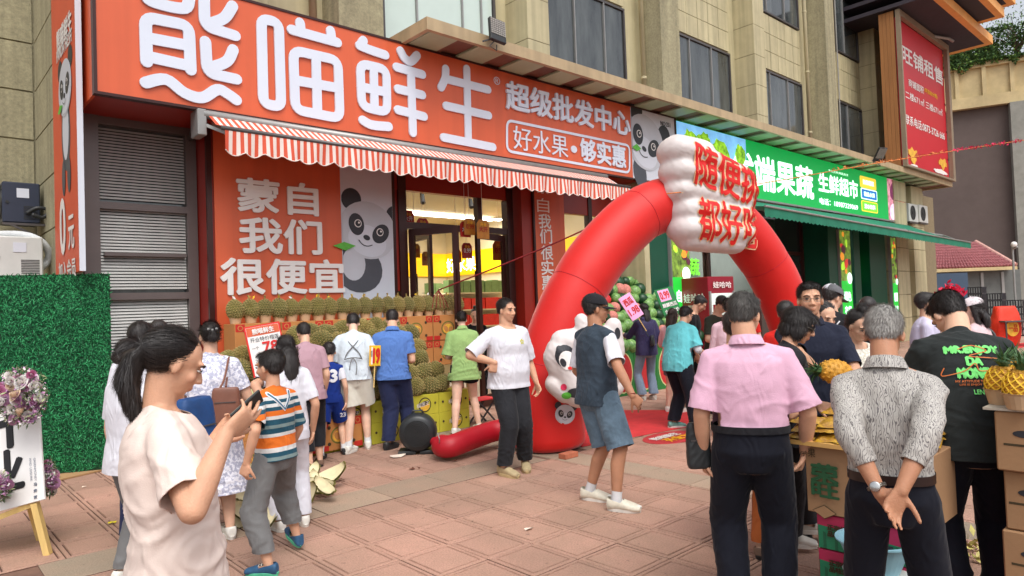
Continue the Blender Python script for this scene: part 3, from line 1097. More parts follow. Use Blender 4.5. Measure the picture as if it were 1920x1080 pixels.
quadtext('好水果',q3([(195,748),(520,812),(520,945),(195,885)]),SY,m_white_sign,sg,-.004,thick=.012)
quadtext('够实惠',q3([(595,828),(862,872),(862,1008),(595,950)]),SY,m_white_sign,sg,.05,thick=.012)
quadtext('●',q3([(538,866),(574,872),(574,914),(538,908)]),SY,m_white_sign,sg,.0,thick=.012)
P=[py(x,y,SY) for x,y in q3([(158,716),(888,868),(888,1030),(158,900)])]
ring=roundpoly([np.array([p[0],p[2]]) for p in P],.12,True,6)
V2,F2=stroke2d(ring,.045,True)
mb=MB();mb.add([np.array([p[0],SY-.012,p[1]]) for p in V2],F2);mb.build('rounded_outline',m_white_sign,sg)
def panda(o,u,v,s,parent,body=True,rot=0.0,flipx=1,lift=.004,leaf=True,shade=None):
 """plain printed panda head (about s metres across), ears, eye patches, nose and smile"""
 c_,sn=math.cos(rot),math.sin(rot)
 def E(cx,cy,rx,ry,r_,m,k,n=22):
  cx*=flipx;r_*=flipx
  X,Y_=cx*c_-cy*sn,cx*sn+cy*c_
  flat(ell(X*s,Y_*s,rx*s,ry*s,r_+rot,n),o,u,v,m,parent,lift+k*.0022,'panda_print')
 E(-.40,.36,.17,.17,0,m_black_print,0)
 E(.40,.38,.17,.17,0,m_black_print,0)
 if body:
  E(.0,-.62,.42,.36,0,m_dgrey_print,0)
  E(-.1,-.58,.2,.25,.3,m_lgrey_print,1)
 E(0,0,.5,.44,0,shade or m_lgrey_print,2,30)
 E(.03,-.16,.34,.24,0,m_poster,3)
 for sx in(-1,1):
  E(sx*.22,.02,.13,.17,-sx*.5,m_black_print,4)
  E(sx*.20,.04,.062,.062,0,m_white_print,5)
  E(sx*.20,.04,.048,.048,0,m_black_print,6)
  E(sx*.20+.01,.055,.016,.016,0,m_white_print,7)
 E(0,-.12,.06,.04,0,m_black_print,5)
 pts=[]
 for t in np.linspace(-1,1,9):
  pts.append(np.array([t*.12,-.2-.05*(1-t*t)]))
 V2,F2=stroke2d([np.array([(p[0]*flipx*c_-p[1]*sn),(p[0]*flipx*sn+p[1]*c_)])*s for p in pts],.014*s)
 n_=np.cross(u,v)
 mb=MB();mb.add([np.asarray(o,float)+np.asarray(u)*p[0]+np.asarray(v)*p[1]+n_*(lift+.013) for p in V2],F2)
 mb.build('panda_print',m_black_print,parent)
 if leaf:
  pts=[(-.1,-.25),(-.32,-.2),(-.5,-.3),(-.34,-.34)]
  flat([((a*flipx*c_-b*sn)*s,(a*flipx*sn+b*c_)*s) for a,b in(pts if flipx>0 else pts[::-1])],o,u,v,m_leaf_print,parent,lift+.016,'leaf_print')
pn=empty('panda_sign',(11.3,8.1,3.98),'grey sign panel printed with a peeking panda face between the orange and green signs','sign panel')
MB().box((XR+.005,SY,ZB),(12.02,SY+.08,ZT)).build('panel',m_poster,pn)
MB().box((12.02,SY-.02,ZB-.03),(12.06,SY+.08,ZT)).build('edge_trim',m_brown_frame,pn)
c_=py(1212,268,SY)
CLIP[0]=(XR+.02,12.0)
panda((c_[0]-.04,SY,c_[2]),UX,UZ,1.22,pn,rot=-.42,leaf=False,body=False)
flat(ell(0,0,.2,.3,.3),(c_[0]-.25,SY,c_[2]-.62),UX,UZ,m_dgrey_print,pn,.003,'panda_print')
CLIP[0]=None
flat([(-.14,0),(0,.08),(.14,0),(0,-.06)],(XR+.12,SY,c_[2]-.15),UX,UZ,m_leaf_print,pn,.03,'leaf_print')
quadtext('NO:251',[(1238,228),(1256,230),(1256,238),(1238,236)],SY,m_black_print,pn,.01)
bn=empty('vertical_banner',(1.4,9.7,1.0),'tall narrow orange-red banner with a standing panda left of the shop window','banner')
m_banner=mat('banner_red',srgb(208,84,52),.5,.06,1.5)
MB().box((1.50,8.305,2.14),(1.55,9.66,6.6)).build('banner_sheet',m_banner,bn)
MB().box((1.497,8.29,2.14),(1.553,8.304,6.6)).build('white_edge',m_poster,bn)
UB,VB=np.array([0,-1.,0]),UZ
def bpt(x,y):return pxx(x,y,1.50)
def _bq(body,x0,x1,y0,y1,m,wt=.03,rot90=False):
 a,b=bpt(x0,y0),bpt(x1,y1)
 mid=bpt((x0+x1)/2,(y0+y1)/2)
 return mid
def btext(body,cx,cy,w,h,m,weight=.03,u=UB,v=UZ):
 return text(body,bpt(cx,cy)*np.array([0,1,1])+np.array([1.50,0,0]),w,h,m,bn,u=u,v=v,weight=weight)
btext('熊喵鲜生',121,60,.85,.25,m_white_print,.05)
btext('PANDA FRESH',121,88,.85,.14,m_white_print,.03)
pb=bpt(123,165)
panda((1.50,pb[1],pb[2]),UB,UZ,.72,bn,leaf=True,body=False,flipx=1)
pb2=bpt(124,250)
flat(ell(0,0,.24,.42),(1.50,pb2[1],pb2[2]),UB,UZ,m_dgrey_print,bn,.002,'panda_print')
flat(ell(0,0,.17,.33),(1.50,pb2[1],pb2[2]+.03),UB,UZ,m_poster,bn,.005,'panda_print')
for s in(-1,1):
 flat(ell(s*.15,-.48,.09,.2),(1.50,pb2[1],pb2[2]),UB,UZ,m_dgrey_print,bn,.0065,'panda_print')
btext('0',119,425,.3,.62,m_white_print,.05)
btext('元',135,435,.3,.36,m_white_print,.03)
btext('加入会员',127,505,.95,.2,m_white_print,.03)
# ------------------------------------------------------------------ left window bay with blinds
wb=empty('shutter_window',(2.2,8.9,0),'tall aluminium window with closed horizontal blinds between banner and red pillar','window')
m_slat=mat('blind_slat',srgb(190,190,186),.35,.22,.7,metal=.25)
m_frame_dk=mat('frame_taupe',srgb(104,94,92),.4,.1,3,metal=.3)
f=MB()
f.box((1.64,8.82,0),(1.8,8.95,3.98));f.box((2.74,8.84,0),(2.86,8.95,3.98));f.box((1.8,8.84,3.86),(2.74,8.95,3.98))
zc=py(250,388,8.85)[2]
zd=py(280,478,8.85)[2]
ze=py(280,555,8.85)[2]
for z in(zc,ze):
 f.box((1.8,8.84,z-.04),(2.74,8.93,z+.04))
f.build('frame',m_frame_dk,wb)
f=MB();f.box((1.84,8.83,zd-.02),(2.72,8.92,zd+.02));f.build('transom',m_frame_dk,wb)
z=.06
sl_=MB()
while z<3.84:
 if abs(z-zc)>.05 and abs(z-ze)>.05:
  sl_.add([(1.81,8.905,z+.025),(2.735,8.905,z+.025),(2.735,8.893,z),(1.81,8.893,z)],[(0,3,2,1)])
 z+=.036
sl_.build('blind_slats',m_slat,wb,kind='stuff')
MB().box((1.8,8.94,0),(2.75,8.99,3.9)).build('window_back',m_glass,wb)
# ------------------------------------------------------------------ red pillar and the orange slogan wall
sw=empty('slogan_wall',(4.2,8.5,0),'orange slogan wall with white characters and a large printed panda behind the durians','advertising wall')
MB().box((2.87,8.52,0),(2.95,8.95,3.95)).build('return_panel',m_red_metal,sw)
MB().box((2.95,8.50,0),(4.64,8.56,3.9)).build('orange_panel',m_orange,sw)
MB().box((4.642,8.50,0),(5.47,8.56,3.9)).build('grey_panel',m_poster,sw)
MB().box((2.86,8.485,0),(2.92,8.53,3.95)).build('edge_trim',m_brown_frame,sw)
YP=8.5
quadtext('蒙自',[(443,340),(596,342),(592,398),(446,402)],YP,m_white_print,sw,.05,lift=.005,thick=.02)
quadtext('我们',[(448,412),(602,412),(600,472),(450,478)],YP,m_white_print,sw,.05,lift=.005,thick=.02)
quadtext('很便宜',[(413,488),(643,486),(643,545),(415,556)],YP,m_white_print,sw,.05,lift=.005,thick=.02)
pc_=py(690,432,YP)
CLIP[0]=(4.65,5.465)
panda((pc_[0],YP,pc_[2]),UX,UZ,.92,sw,rot=-.3,leaf=False,body=True)
CLIP[0]=None
c2_=py(646,462,YP)
flat([(-.19,.0),(-.02,.06),(.16,.01),(0,-.06)],(c2_[0],YP,c2_[2]),UX,UZ,m_leaf_print,sw,.03,'leaf_print')
sp=empty('slogan_pillar',(8.7,8.4,0),'dark red pillar with a vertical column of white characters right of the glass door','pillar')
MB().box((8.02,8.45,0),(8.3,8.9,3.9)).build('side_panel',m_red_metal,sp)
MB().box((8.3,8.42,0),(9.05,8.5,3.9)).build('front_panel',m_orange,sp)
MB().box((8.26,8.41,0),(8.30,8.5,3.9)).build('edge_trim',m_brown_frame,sp)
for i,(ch,yy,xx) in enumerate((('蒙',350,1017),('自',385,1018),('我',415,1021),('们',443,1023),('很',474,1025),('实',502,1026),('惠',530,1027))):
 p=py(xx,yy,8.42)
 text(ch,(p[0],8.42,p[2]),.3,.25,m_white_print,sp,weight=.03 if i>1 else .0)
 # ------------------------------------------------------------------ entrance: brown frames, glass doors
en=empty('shop_entrance',(6.8,8.7,0),'dark brown framed glass entrance with doors standing open and a view of the lit shop','shop entrance')
EY=8.62
m_clear=mat('clear_glass',(1,1,1),.02,0,trans=1.0,spec=.5)
m_clear.node_tree.nodes['Principled BSDF'].inputs['IOR'].default_value=1.02
f=MB()
for x0,x1 in((5.47,5.60),(5.66,5.80),(7.84,7.98)):
 f.box((x0,EY,0),(x1,EY+.14,3.95))
f.box((5.80,EY+.01,2.84),(7.84,EY+.13,2.94))
f.box((7.2,EY+.01,2.94),(7.3,EY+.12,3.42))
f.build('frame',m_brown_frame,en)
MB().box((5.60,EY+.02,3.42),(7.98,EY+.15,3.97)).build('header_panel',m_red_metal,en)
MB().box((5.60,EY+.03,1.9),(5.66,EY+.08,3.42)).build('red_strip',m_red_metal,en)
MB().box((5.82,EY+.06,2.95),(7.19,EY+.068,3.41)).build('transom_glass',m_clear,en)
MB().box((7.31,EY+.06,2.95),(7.83,EY+.068,3.41)).build('transom_glass',m_clear,en)
def door(hx,hy,ang,w,h=2.82,name='glass_door'):
 d=MB()
 u_=np.array([math.cos(ang),math.sin(ang),0]);n_=np.array([-u_[1],u_[0],0])
 o_=np.array([hx,hy,0.0])
 def bx(s0,s1,z0,z1,t):
  c=o_+u_*(s0+s1)/2+np.array([0,0,(z0+z1)/2])
  d.obox(c,u_*(s1-s0)/2,n_*t,(0,0,(z1-z0)/2))
 bx(0,.09,.02,h,.025);bx(w-.09,w,.02,h,.025);bx(.09,w-.09,h-.1,h,.025);bx(.09,w-.09,.02,.2,.025)
 o=d.build(name,m_brown_frame,en)
 g=MB();c=o_+u_*w/2+np.array([0,0,h/2+.05])
 g.obox(c,u_*(w/2-.092),n_*.004,(0,0,h/2-.155));g.build('pane',m_clear,o)
 hd=MB();p=o_+u_*(w-.05)-n_*.06
 hd.tube([p+np.array([0,0,.7]),p+np.array([0,0,2.2])],.018,8);hd.build('door_handle',m_brown_frame,o)
 return o
door(5.82,8.6,math.radians(-62),.8)
door(7.82,8.7,math.radians(196),.85)
door(6.3,8.72,math.radians(80),.75)
for x0,x1 in((9.05,9.2),(9.95,10.05),(10.75,10.85)):
 MB().box((x0,EY,0),(x1,EY+.12,3.95)).build('post',m_brown_frame,en)
MB().box((9.2,EY+.02,3.3),(10.75,EY+.14,3.95)).build('header_panel',m_red_metal,en)
MB().box((9.2,EY+.04,.1),(9.95,EY+.048,3.3)).build('pane',m_clear,en)
MB().box((10.05,EY+.04,.1),(10.75,EY+.048,3.3)).build('pane',m_clear,en)
# ------------------------------------------------------------------ interior
m_iwall=mat('shop_wall_cream',srgb(226,214,184),.8,.05,1)
m_yband=mat('yellow_band',srgb(250,196,12),.6,.03,1,emit=.35)
m_ceil=mat('shop_ceiling',srgb(190,176,150),.8,.05,1)
m_ifloor=mat('shop_floor',srgb(170,160,148),.35,.06,2)
m_lightp=mat('ceiling_light',(1,1,.97),.5,0,emit=3.0)
room=empty('shop_room',(9,13,0),'bright shop room with a yellow wall band seen through the open doors','shop interior')
MB().box((5.3,8.95,-.008),(18,16,.002)).build('room_floor',m_ifloor,room)
MB().box((5.3,16.0,0),(18,16.1,4.0)).build('room_wall',m_iwall,room)
MB().box((5.2,8.95,0),(5.3,16.1,4.0)).build('room_wall',m_iwall,room)
MB().box((12.1,9.05,0),(12.2,16.0,4.0)).build('room_wall',m_iwall,room)
MB().box((5.2,8.9,4.0),(18,16.1,4.1)).build('room_ceiling',m_ceil,room)
MB().box((5.31,15.9,2.55),(12.0,15.995,3.2)).build('yellow_band',m_yband,room)
MB().box((12.0,9.06,2.55),(12.095,15.995,3.2)).build('yellow_band',m_yband,room)
for y0,z_ in((10.6,3.9),(13.6,3.9)):
 MB().box((6.0,y0,z_),(11.9,y0+.16,z_+.05)).build('ceiling_light',m_lightp,room)
al=bpy.data.lights.new('shop_light','AREA');al.energy=170;al.shape='RECTANGLE';al.size=5.5;al.size_y=.3;al.color=(1,.95,.86)
alo=bpy.data.objects.new('shop_light',al);COL.objects.link(alo);alo.location=(9,13.1,3.84);alo.parent=None
m_glow=mat('lit_white_letter',(1,1,.95),.5,0,emit=1.6)
text('够实惠',(11.99,12.6,2.85),1.1,.4,m_glow,room,u=(0,-1,0),weight=.04)
text('好水果',(11.99,15.2,2.85),1.3,.4,m_glow,room,u=(0,-1,0),weight=.02)
for x in(6.6,7.7,8.9):
 t_=MB();t_.cyl((x,10.9,3.98),(x,10.9,3.85),.015);t_.cyl((x,10.9,3.86),(x-.05,10.8,3.66),.04,.05)
 t_.build('spot_lamp',m_lampblk,room)
MB().box((6.2,10.88,3.96),(9.4,10.92,3.99)).build('lamp_track',m_lampblk,room)
m_cardred=mat('card_red',srgb(170,30,24),.5,.1,6)
m_cardgold=mat('card_gold',srgb(178,116,34),.5,.2,9)
k=0
for(x,y,dp,mt,w) in((765,410,10.2,m_cardred,.3),(792,425,10.0,m_cardred,.3),(778,470,10.4,m_cardgold,.26),(800,485,10.4,m_cardgold,.26),(856,480,11,m_cardgold,.26),(875,470,11,m_cardred,.3),(872,430,10.0,m_cardred,.28),(880,425,10.0,m_cardgold,.3),(905,430,10.0,m_cardgold,.34),(935,470,11.6,m_cardgold,.4)):
 p=at(x,y,dp+.6);w*=.72
 r_=empty('promo_card',p,None,'promotion card','promotion cards hanging from the shop ceiling')
 r_['label']='small %s promotion card hanging inside the shop doorway'%('red' if mt is m_cardred else 'golden brown')
 cc=np.array(p)
 MB().prism([(-w/2,-w*.6),(w/2,-w*.6),(w/2,w*.35),(w*.3,w*.6),(-w*.3,w*.6),(-w/2,w*.35)],cc,UX,UZ,NY,.012).build('card',mt,r_)
 text(('0.99' if k%2 else '大开'),cc+NY*.012,w*.7,w*.35,m_white_print if mt is m_cardred else m_cardred,r_,weight=.03)
 text('开业',cc+NY*.012+UZ*w*.3,w*.5,w*.25,m_yel,r_,weight=.02)
 MB().cyl(cc+UZ*w*.6,(cc[0],cc[1],3.99),.003,n=5).build('string',m_white_print,r_)
 k+=1
m_pkt=[mat('packet_red',srgb(214,30,24),.4,.15,9),mat('packet_yellow',srgb(238,186,24),.4,.15,9),mat('packet_green',srgb(118,150,96),.5,.2,9),mat('packet_white',srgb(220,214,200),.5,.1,9)]
def shelf(x0,x1,y,rows,label,seed):
 r_=random.Random(seed)
 s=empty('goods_shelf',((x0+x1)/2,y,0),label,'shelf')
 for z in[0]+[q[0] for q in rows]:
  MB().box((x0,y-.35,z),(x1,y,z+.03)).build('shelf_board',m_iwall,s)
 MB().box((x0,y,0),(x1,y+.03,2.1)).build('back_panel',m_iwall,s)
 for z,m_,w,h in rows:
  x=x0+.02
  while x<x1-w:
   o=MB().box((x,y-.34+r_.uniform(0,.03),z+.031),(x+w*.94,y-.12,z+.031+h*r_.uniform(.9,1))).build('goods_packet',m_,None,base=(x,y-.3,z+.03))
   tag(o,'small %s packet standing on the %s'%({0:'red',1:'yellow',2:'green',3:'white'}[m_pkt.index(m_)],label.split(' with')[0]),'packet','packets on the shop shelves')
   x+=w
shelf(9.6,11.6,13.0,[(.35,m_pkt[3],.25,.3),(.75,m_pkt[0],.2,.28),(1.15,m_pkt[0],.2,.28),(1.55,m_pkt[0],.22,.28),(1.95,m_pkt[2],.22,.3)],'back shelf with red packets inside the shop',1)
shelf(10.0,11.9,11.2,[(.35,m_pkt[1],.16,.3),(.75,m_pkt[1],.16,.3),(1.15,m_pkt[1],.16,.3),(1.6,m_pkt[1],.18,.34)],'yellow goods shelf with packets behind the door glass',2)
shelf(10.9,13.8,15.6,[(.75,m_pkt[0],.24,.28),(1.15,m_pkt[3],.3,.28),(1.6,m_pkt[0],.22,.28),(2.0,m_pkt[2],.22,.3)],'far shelf with mixed packets at the back of the shop',3)
# ------------------------------------------------------------------ striped awning
aw=empty('striped_awning',(6,7.6,3.5),'red and white striped folding awning with a scalloped valance under the orange sign','awning')
AX0,AX1=2.72,9.75
AYB,AZB=7.5,3.645
AYR,AZR=7.97,3.90
m_str_r=mat('awning_red',srgb(208,84,56),.75,.08,4,.1,60)
m_str_w=mat('awning_white',srgb(228,214,206),.75,.06,4,.1,60)
n=2*86
V,F,M_=[],[],[]
for i in range(n+1):
 x=AX0+(AX1-AX0)*i/n
 sg_=.012*math.sin(i*1.1)
 V+=[(x,AYR,AZR),(x,(AYR+AYB)/2,(AZR+AZB)/2-.03+sg_*.3),(x,AYB-.03,AZB+.012)]
for i in range(n):
 for k in range(2):
  a=i*3+k
  F.append((a,a+1,a+4,a+3));M_.append(i%2)
link_mesh('canopy_cloth',V,F,[m_str_r,m_str_w],aw,M_)
V,F,M_=[],[],[]
sub=3
rows=5
N=n*sub
for i in range(N+1):
 x=AX0+(AX1-AX0)*i/N
 ph=i/sub/2.0
 w=abs(math.sin(math.pi*ph/2.6))
 bot=.215+.045*w+.01*math.sin(ph*.7)
 for r_ in range(rows+1):
  t=r_/rows
  V.append((x,AYB-.035+.02*t*math.sin(ph*1.9)+.014*t*math.sin(ph*.55),AZB-.02-bot*t))
for i in range(N):
 for r_ in range(rows):
  a=i*(rows+1)+r_
  F.append((a,a+1,a+rows+2,a+rows+1));M_.append((i//sub)%2)
link_mesh('valance',V,F,[m_str_r,m_str_w],aw,M_,smooth=True)
V2=[]
tr=MB()
tr.tube([(v[0],v[1]-.003,v[2]) for v in V[rows::(rows+1)*2]],.006,5);tr.build('valance_hem',m_str_w,aw)
MB().tube([(AX0-.03,AYB-.02,AZB),(AX1+.02,AYB-.02,AZB)],.028,8).build('front_bar',m_alu,aw,smooth=True)
MB().tube([(AX0-.05,AYR+.02,AZR+.01),(AX1,AYR+.02,AZR+.01)],.05,10).build('roller',m_alu_lt,aw,smooth=True)
for x in(AX0-.02,5.2,7.6,AX1-.3):
 a_=MB();a_.bar((x,AYR,AZR-.12),(x+.3,(AYR+AYB)/2,AZB-.03),.035);a_.bar((x+.3,(AYR+AYB)/2,AZB-.03),(x+.05,AYB+.02,AZB-.01),.03)
 a_.build('folding_arm',m_alu_lt,aw)
MB().box((AX0-.12,7.95,3.66),(AX0-.02,8.2,3.96)).build('end_bracket',m_alu_lt,aw,bevel=.01)
MB().bar((AX0-.07,8.2,3.82),(2.8,8.85,3.82),.05).build('wall_arm',m_alu,aw)
# ------------------------------------------------------------------ air conditioners and turf board at the left
def ac_unit(c,w,d,h,m_,label,fan_side=True):
 r_=empty('ac_unit',c,label,'air conditioner')
 x,y,z=c
 MB().box((x-w/2,y-d/2,z),(x+w/2,y+d/2,z+h)).build('housing',m_,r_,bevel=.015)
 g=MB()
 for k in range(10):
  zz=z+.06+(h-.12)*k/9
  g.box((x-w/2-.006,y-d/2+.05,zz),(x-w/2-.001,y+d/2-.05,zz+.012))
 for k in range(8):
  zz=z+.06+(h-.12)*k/7
 for k in range(9):
  g.box((x+w*.05,y-d/2-.005,z+.05+k*.02),(x+w*.42,y-d/2-.001,z+.058+k*.02))
 g.build('grille',m_lampblk,r_)
 MB().cyl((x-w/2+.05,y-d/2-.012,z+h/2),(x-w/2+.05,y-d/2-.001,z+h/2),.02).build('knob',m_lampblk,r_)
 MB().box((x-.05,y-d/2-.006,z+h*.62),(x+.08,y-d/2-.001,z+h*.85)).build('label_plate',m_poster,r_)
 MB().lathe([(h*.38,0),(h*.38,.01),(h*.33,.012),(h*.33,.004),(h*.1,.004),(h*.1,.014),(.0,.014)],(x-w/2-.001,y,z+h/2),24,ax=(-1,0,0)).build('fan_ring',m_lampblk,r_)
 b=MB();b.box((x-w/2,y-d/2,z-.03),(x+w/2+.3,y-d/2+.03,z-.001));b.bar((x-w*.3,y-d/2+.015,z-.02),(x+w/2+.3,y-d/2+.015,z-.34),.025)
 b.build('bracket',m_alu,r_)
 return r_
m_navy=mat('navy_housing',srgb(40,48,66),.4,.1,5)
m_white_h=mat('white_housing',srgb(206,208,204),.45,.06,4,dirt=.12)
pa=at(36,384,8.9)
ac_unit((pa[0],pa[1],pa[2]-.26),.40,.42,.52,m_navy,'small navy blue air conditioner unit, the upper one on the left wall')
pa=at(30,486,8.4)
ac_unit((pa[0],pa[1],pa[2]-.24),.5,.42,.5,m_white_h,'white air conditioner unit below the navy one at the left edge')
hz=MB();hp_=[at(*q) for q in((-20,440,8.5),(40,440,8.5),(75,452,8.5),(92,475,8.6),(85,495,8.6),(62,512,8.4))]
hz.tube(catmull(hp_,False,5),.045,10)
o=hz.build('insulated_pipe',mat('foam_pipe',srgb(196,200,202),.7,.1,20,.3,60),None,smooth=True,base=hp_[0])
tag(o,'thick pale insulated pipe curving past the white air conditioner','pipe')
hz=MB();hp_=[at(*q) for q in((50,400,8.75),(70,390,8.8),(92,395,8.9),(80,408,8.8),(60,402,8.7))]
hz.tube(catmull(hp_,False,5),.025,8)
o=hz.build('cable_loop',m_lampblk,None,smooth=True,base=hp_[0]);tag(o,'tangle of black cable hanging beside the navy air conditioner','cable')
m_turf_b=mat('turf_backing',srgb(18,60,36),.9,.2,12)
m_turf_d=mat('turf_blade_dark',srgb(12,84,48),.55,.3,30,spec=.3)
m_turf_l=mat('turf_blade_light',srgb(52,150,92),.5,.3,30,spec=.3)
tf=empty('turf_board',(1.35,8.75,0),'upright board covered with dark green artificial grass at the left','turf board')
a_,b_=np.array([.86,8.86,0]),np.array([1.80,8.44,0])
ud=unit(b_-a_);nd=np.array([ud[1],-ud[0],0])
cc=(a_+b_)/2
MB().obox(cc+np.array([0,0,1.07]),ud*np.linalg.norm(b_-a_)/2,nd*.02,(0,0,1.05)).build('board',m_turf_b,tf)
rs=np.random.RandomState(3)
V,F,M_=[],[],[]
Lb=np.linalg.norm(b_-a_)
for i in range(17000):
 s,z=rs.rand()*Lb,.03+rs.rand()*2.08
 th=rs.normal(0,.9)+(math.pi if rs.rand()<.3 else 0)
 L_=.032+.034*rs.rand()
 p=a_+ud*s+nd*.021+np.array([0,0,z])
 dr=ud*math.sin(th)*.8+np.array([0,0,1])*math.cos(th)*.8+nd*.55
 sd=unit(np.cross(dr,nd))*.0042
 n0=len(V)
 V+=[p-sd,p+sd,p+dr*L_*.6+sd*.8,p+dr*L_*.6-sd*.8,p+dr*L_-nd*L_*.2]
 F+=[(n0,n0+1,n0+2,n0+3),(n0+3,n0+2,n0+4)]
 k_=int(rs.rand()<.35);M_+=[k_,k_]
link_mesh('grass_blades',V,F,[m_turf_d,m_turf_l],tf,M_)['kind']='stuff'
# ================================================================== people: one smooth body mesh each, clothes and hair as children
def Rx(a):c,s=math.cos(a),math.sin(a);return np.array([[1,0,0],[0,c,-s],[0,s,c]])
def Ry(a):c,s=math.cos(a),math.sin(a);return np.array([[c,0,s],[0,1,0],[-s,0,c]])
def Rz(a):c,s=math.cos(a),math.sin(a);return np.array([[c,-s,0],[s,c,0],[0,0,1]])
def capsule(a,b,ra,rb,n=14,flatdir=None,ratio=1.0,k=3):
 a,b=np.asarray(a,float),np.asarray(b,float)
 d=b-a
 L=np.linalg.norm(d)
 if L<1e-6:
  d=np.array([0,0,1.]);L=1e-6
 s,u,d=frame(d,(0,1,0) if flatdir is None else flatdir)
 if flatdir is not None:
  f_=np.asarray(flatdir,float);f_=unit(f_-d*(f_@d));u=f_;s=np.cross(d,u)
 rings=[(a-d*ra*math.sin(math.pi/2*(k-i)/k),ra*math.cos(math.pi/2*(k-i)/k)) for i in range(0,k)]+[(a,ra),(b,rb)]+[(b+d*rb*math.sin(math.pi/2*i/k),rb*math.cos(math.pi/2*i/k)) for i in range(1,k+1)]
 V,F=[],[]
 for c,r in rings:
  r=max(r,1e-4)
  V+=[c+r*(math.cos(2*math.pi*i/n)*s+ratio*math.sin(2*math.pi*i/n)*u) for i in range(n)]
 for j in range(len(rings)-1):
  F+=[(j*n+i,j*n+(i+1)%n,(j+1)*n+(i+1)%n,(j+1)*n+i) for i in range(n)]
 F+=[tuple(range(n-1,-1,-1)),tuple((len(rings)-1)*n+i for i in range(n))]
 return V,F
def ellipsoid(c,r,A=None,nu=16,nv=10):
 mb=MB()
 mb.ball((0,0,0),tuple(r),nu,nv)
 V=np.array(mb.V)
 if A is not None:
  V=V@np.asarray(A).T
 return(V+np.asarray(c,float)).tolist(),mb.F
def loft(rings,n=20,power=2.3):
 """rings: (centre, half width, half depth, xaxis, yaxis) superellipses"""
 V,F=[],[]
 for c,hw,hd,ax,ay in rings:
  for i in range(n):
   t=2*math.pi*i/n
   ct,st=math.cos(t),math.sin(t)
   V.append(c+ax*hw*math.copysign(abs(ct)**(2/power),ct)+ay*hd*math.copysign(abs(st)**(2/power),st))
 m=len(rings)
 for j in range(m-1):
  F+=[(j*n+i,j*n+(i+1)%n,(j+1)*n+(i+1)%n,(j+1)*n+i) for i in range(n)]
 F+=[tuple(range(n-1,-1,-1)),tuple((m-1)*n+i for i in range(n))]
 return V,F
class Sculpt:
 def __init__(self):self.V,self.F=[],[]
 def __iadd__(self,vf):
  V,F=vf
  n=len(self.V)
  self.V+=[tuple(v) for v in V]
  self.F+=[tuple(i+n for i in f) for f in F]
  return self
 def remesh(self,vox,smooth=3,keep=None,lam=.5):
  me=bpy.data.meshes.new('s')
  me.from_pydata([tuple(float(q) for q in v) for v in self.V],[],self.F)
  ob=bpy.data.objects.new('s',me)
  TMP.collection.objects.link(ob)
  md=ob.modifiers.new('r','REMESH');md.mode='VOXEL';md.voxel_size=vox;md.adaptivity=0
  TMP.view_layers[0].update()
  dg=TMP.view_layers[0].depsgraph
  m2=bpy.data.meshes.new_from_object(ob.evaluated_get(dg),depsgraph=dg)
  bpy.data.objects.remove(ob);bpy.data.meshes.remove(me)
  n=len(m2.vertices)
  co=np.empty(n*3);m2.vertices.foreach_get('co',co);co=co.reshape(-1,3)
  ne=len(m2.edges)
  e=np.empty(ne*2,dtype=np.int32);m2.edges.foreach_get('vertices',e);e=e.reshape(-1,2)
  F=np.empty(len(m2.loops),dtype=np.int32);m2.loops.foreach_get('vertex_index',F)
  st=np.empty(len(m2.polygons),dtype=np.int32);m2.polygons.foreach_get('loop_start',st)
  bpy.data.meshes.remove(m2)
  deg=np.bincount(e.ravel(),minlength=n).astype(float)[:,None]
  w=np.ones((n,1)) if keep is None else keep(co)[:,None]
  for it in range(smooth):
   acc=np.zeros((n,3))
   for k in range(3):
    acc[:,k]=np.bincount(e[:,0],co[e[:,1],k],n)+np.bincount(e[:,1],co[e[:,0],k],n)
   co=co+lam*w*(acc/np.maximum(deg,1)-co)
  self.co=co
  nf=len(st)
  self.faces=F.reshape(-1,4) if len(F)==nf*4 else None
  if self.faces is None:
   en=np.append(st[1:],len(F))
   self.faces=[F[a:b].tolist() for a,b in zip(st,en)]
  return self
def normals_of(co,faces):
 f=np.asarray(faces)
 if f.ndim!=2:
  f=np.array([q[:3] for q in faces])
 n=np.cross(co[f[:,1]]-co[f[:,0]],co[f[:,2]]-co[f[:,0]])
 out=np.zeros_like(co)
 for k in range(3):
  for j in range(f.shape[1]):
   out[:,k]+=np.bincount(f[:,j],n[:,k],len(co))
 return out/np.maximum(np.linalg.norm(out,axis=1,keepdims=True),1e-9)
def folds(co,nrm,amp,seed,zs=1.0,f0=14.,vertical=0.0,mask=None):
 r_=np.random.RandomState(seed)
 d=np.zeros(len(co))
 warp=np.sin(co@r_.normal(size=3)*7+r_.rand()*6)*1.3+np.sin(co@r_.normal(size=3)*11+r_.rand()*6)*.8
 for k in range(6):
  a=r_.uniform(-.9,.9)
  v=np.array([math.cos(a)*math.cos(r_.rand()*3),math.cos(a)*math.sin(r_.rand()*3),math.sin(a)*zs])
  if vertical:
   v=v*np.array([1,1,1-vertical])
  f=f0*(1+.6*k*.7)
  s=np.sin(co@v*f*2+warp*(1.2+.5*k)+r_.rand()*6.28)
  gate=.5+.5*np.sin(co@r_.normal(size=3)*5+r_.rand()*6.28)
  d+=(1-np.abs(s))**1.6*gate/(1+.5*k)
 d=d/2.2-.35
 if mask is not None:
  d=d*mask(co)
 return co+nrm*(amp*d)[:,None]
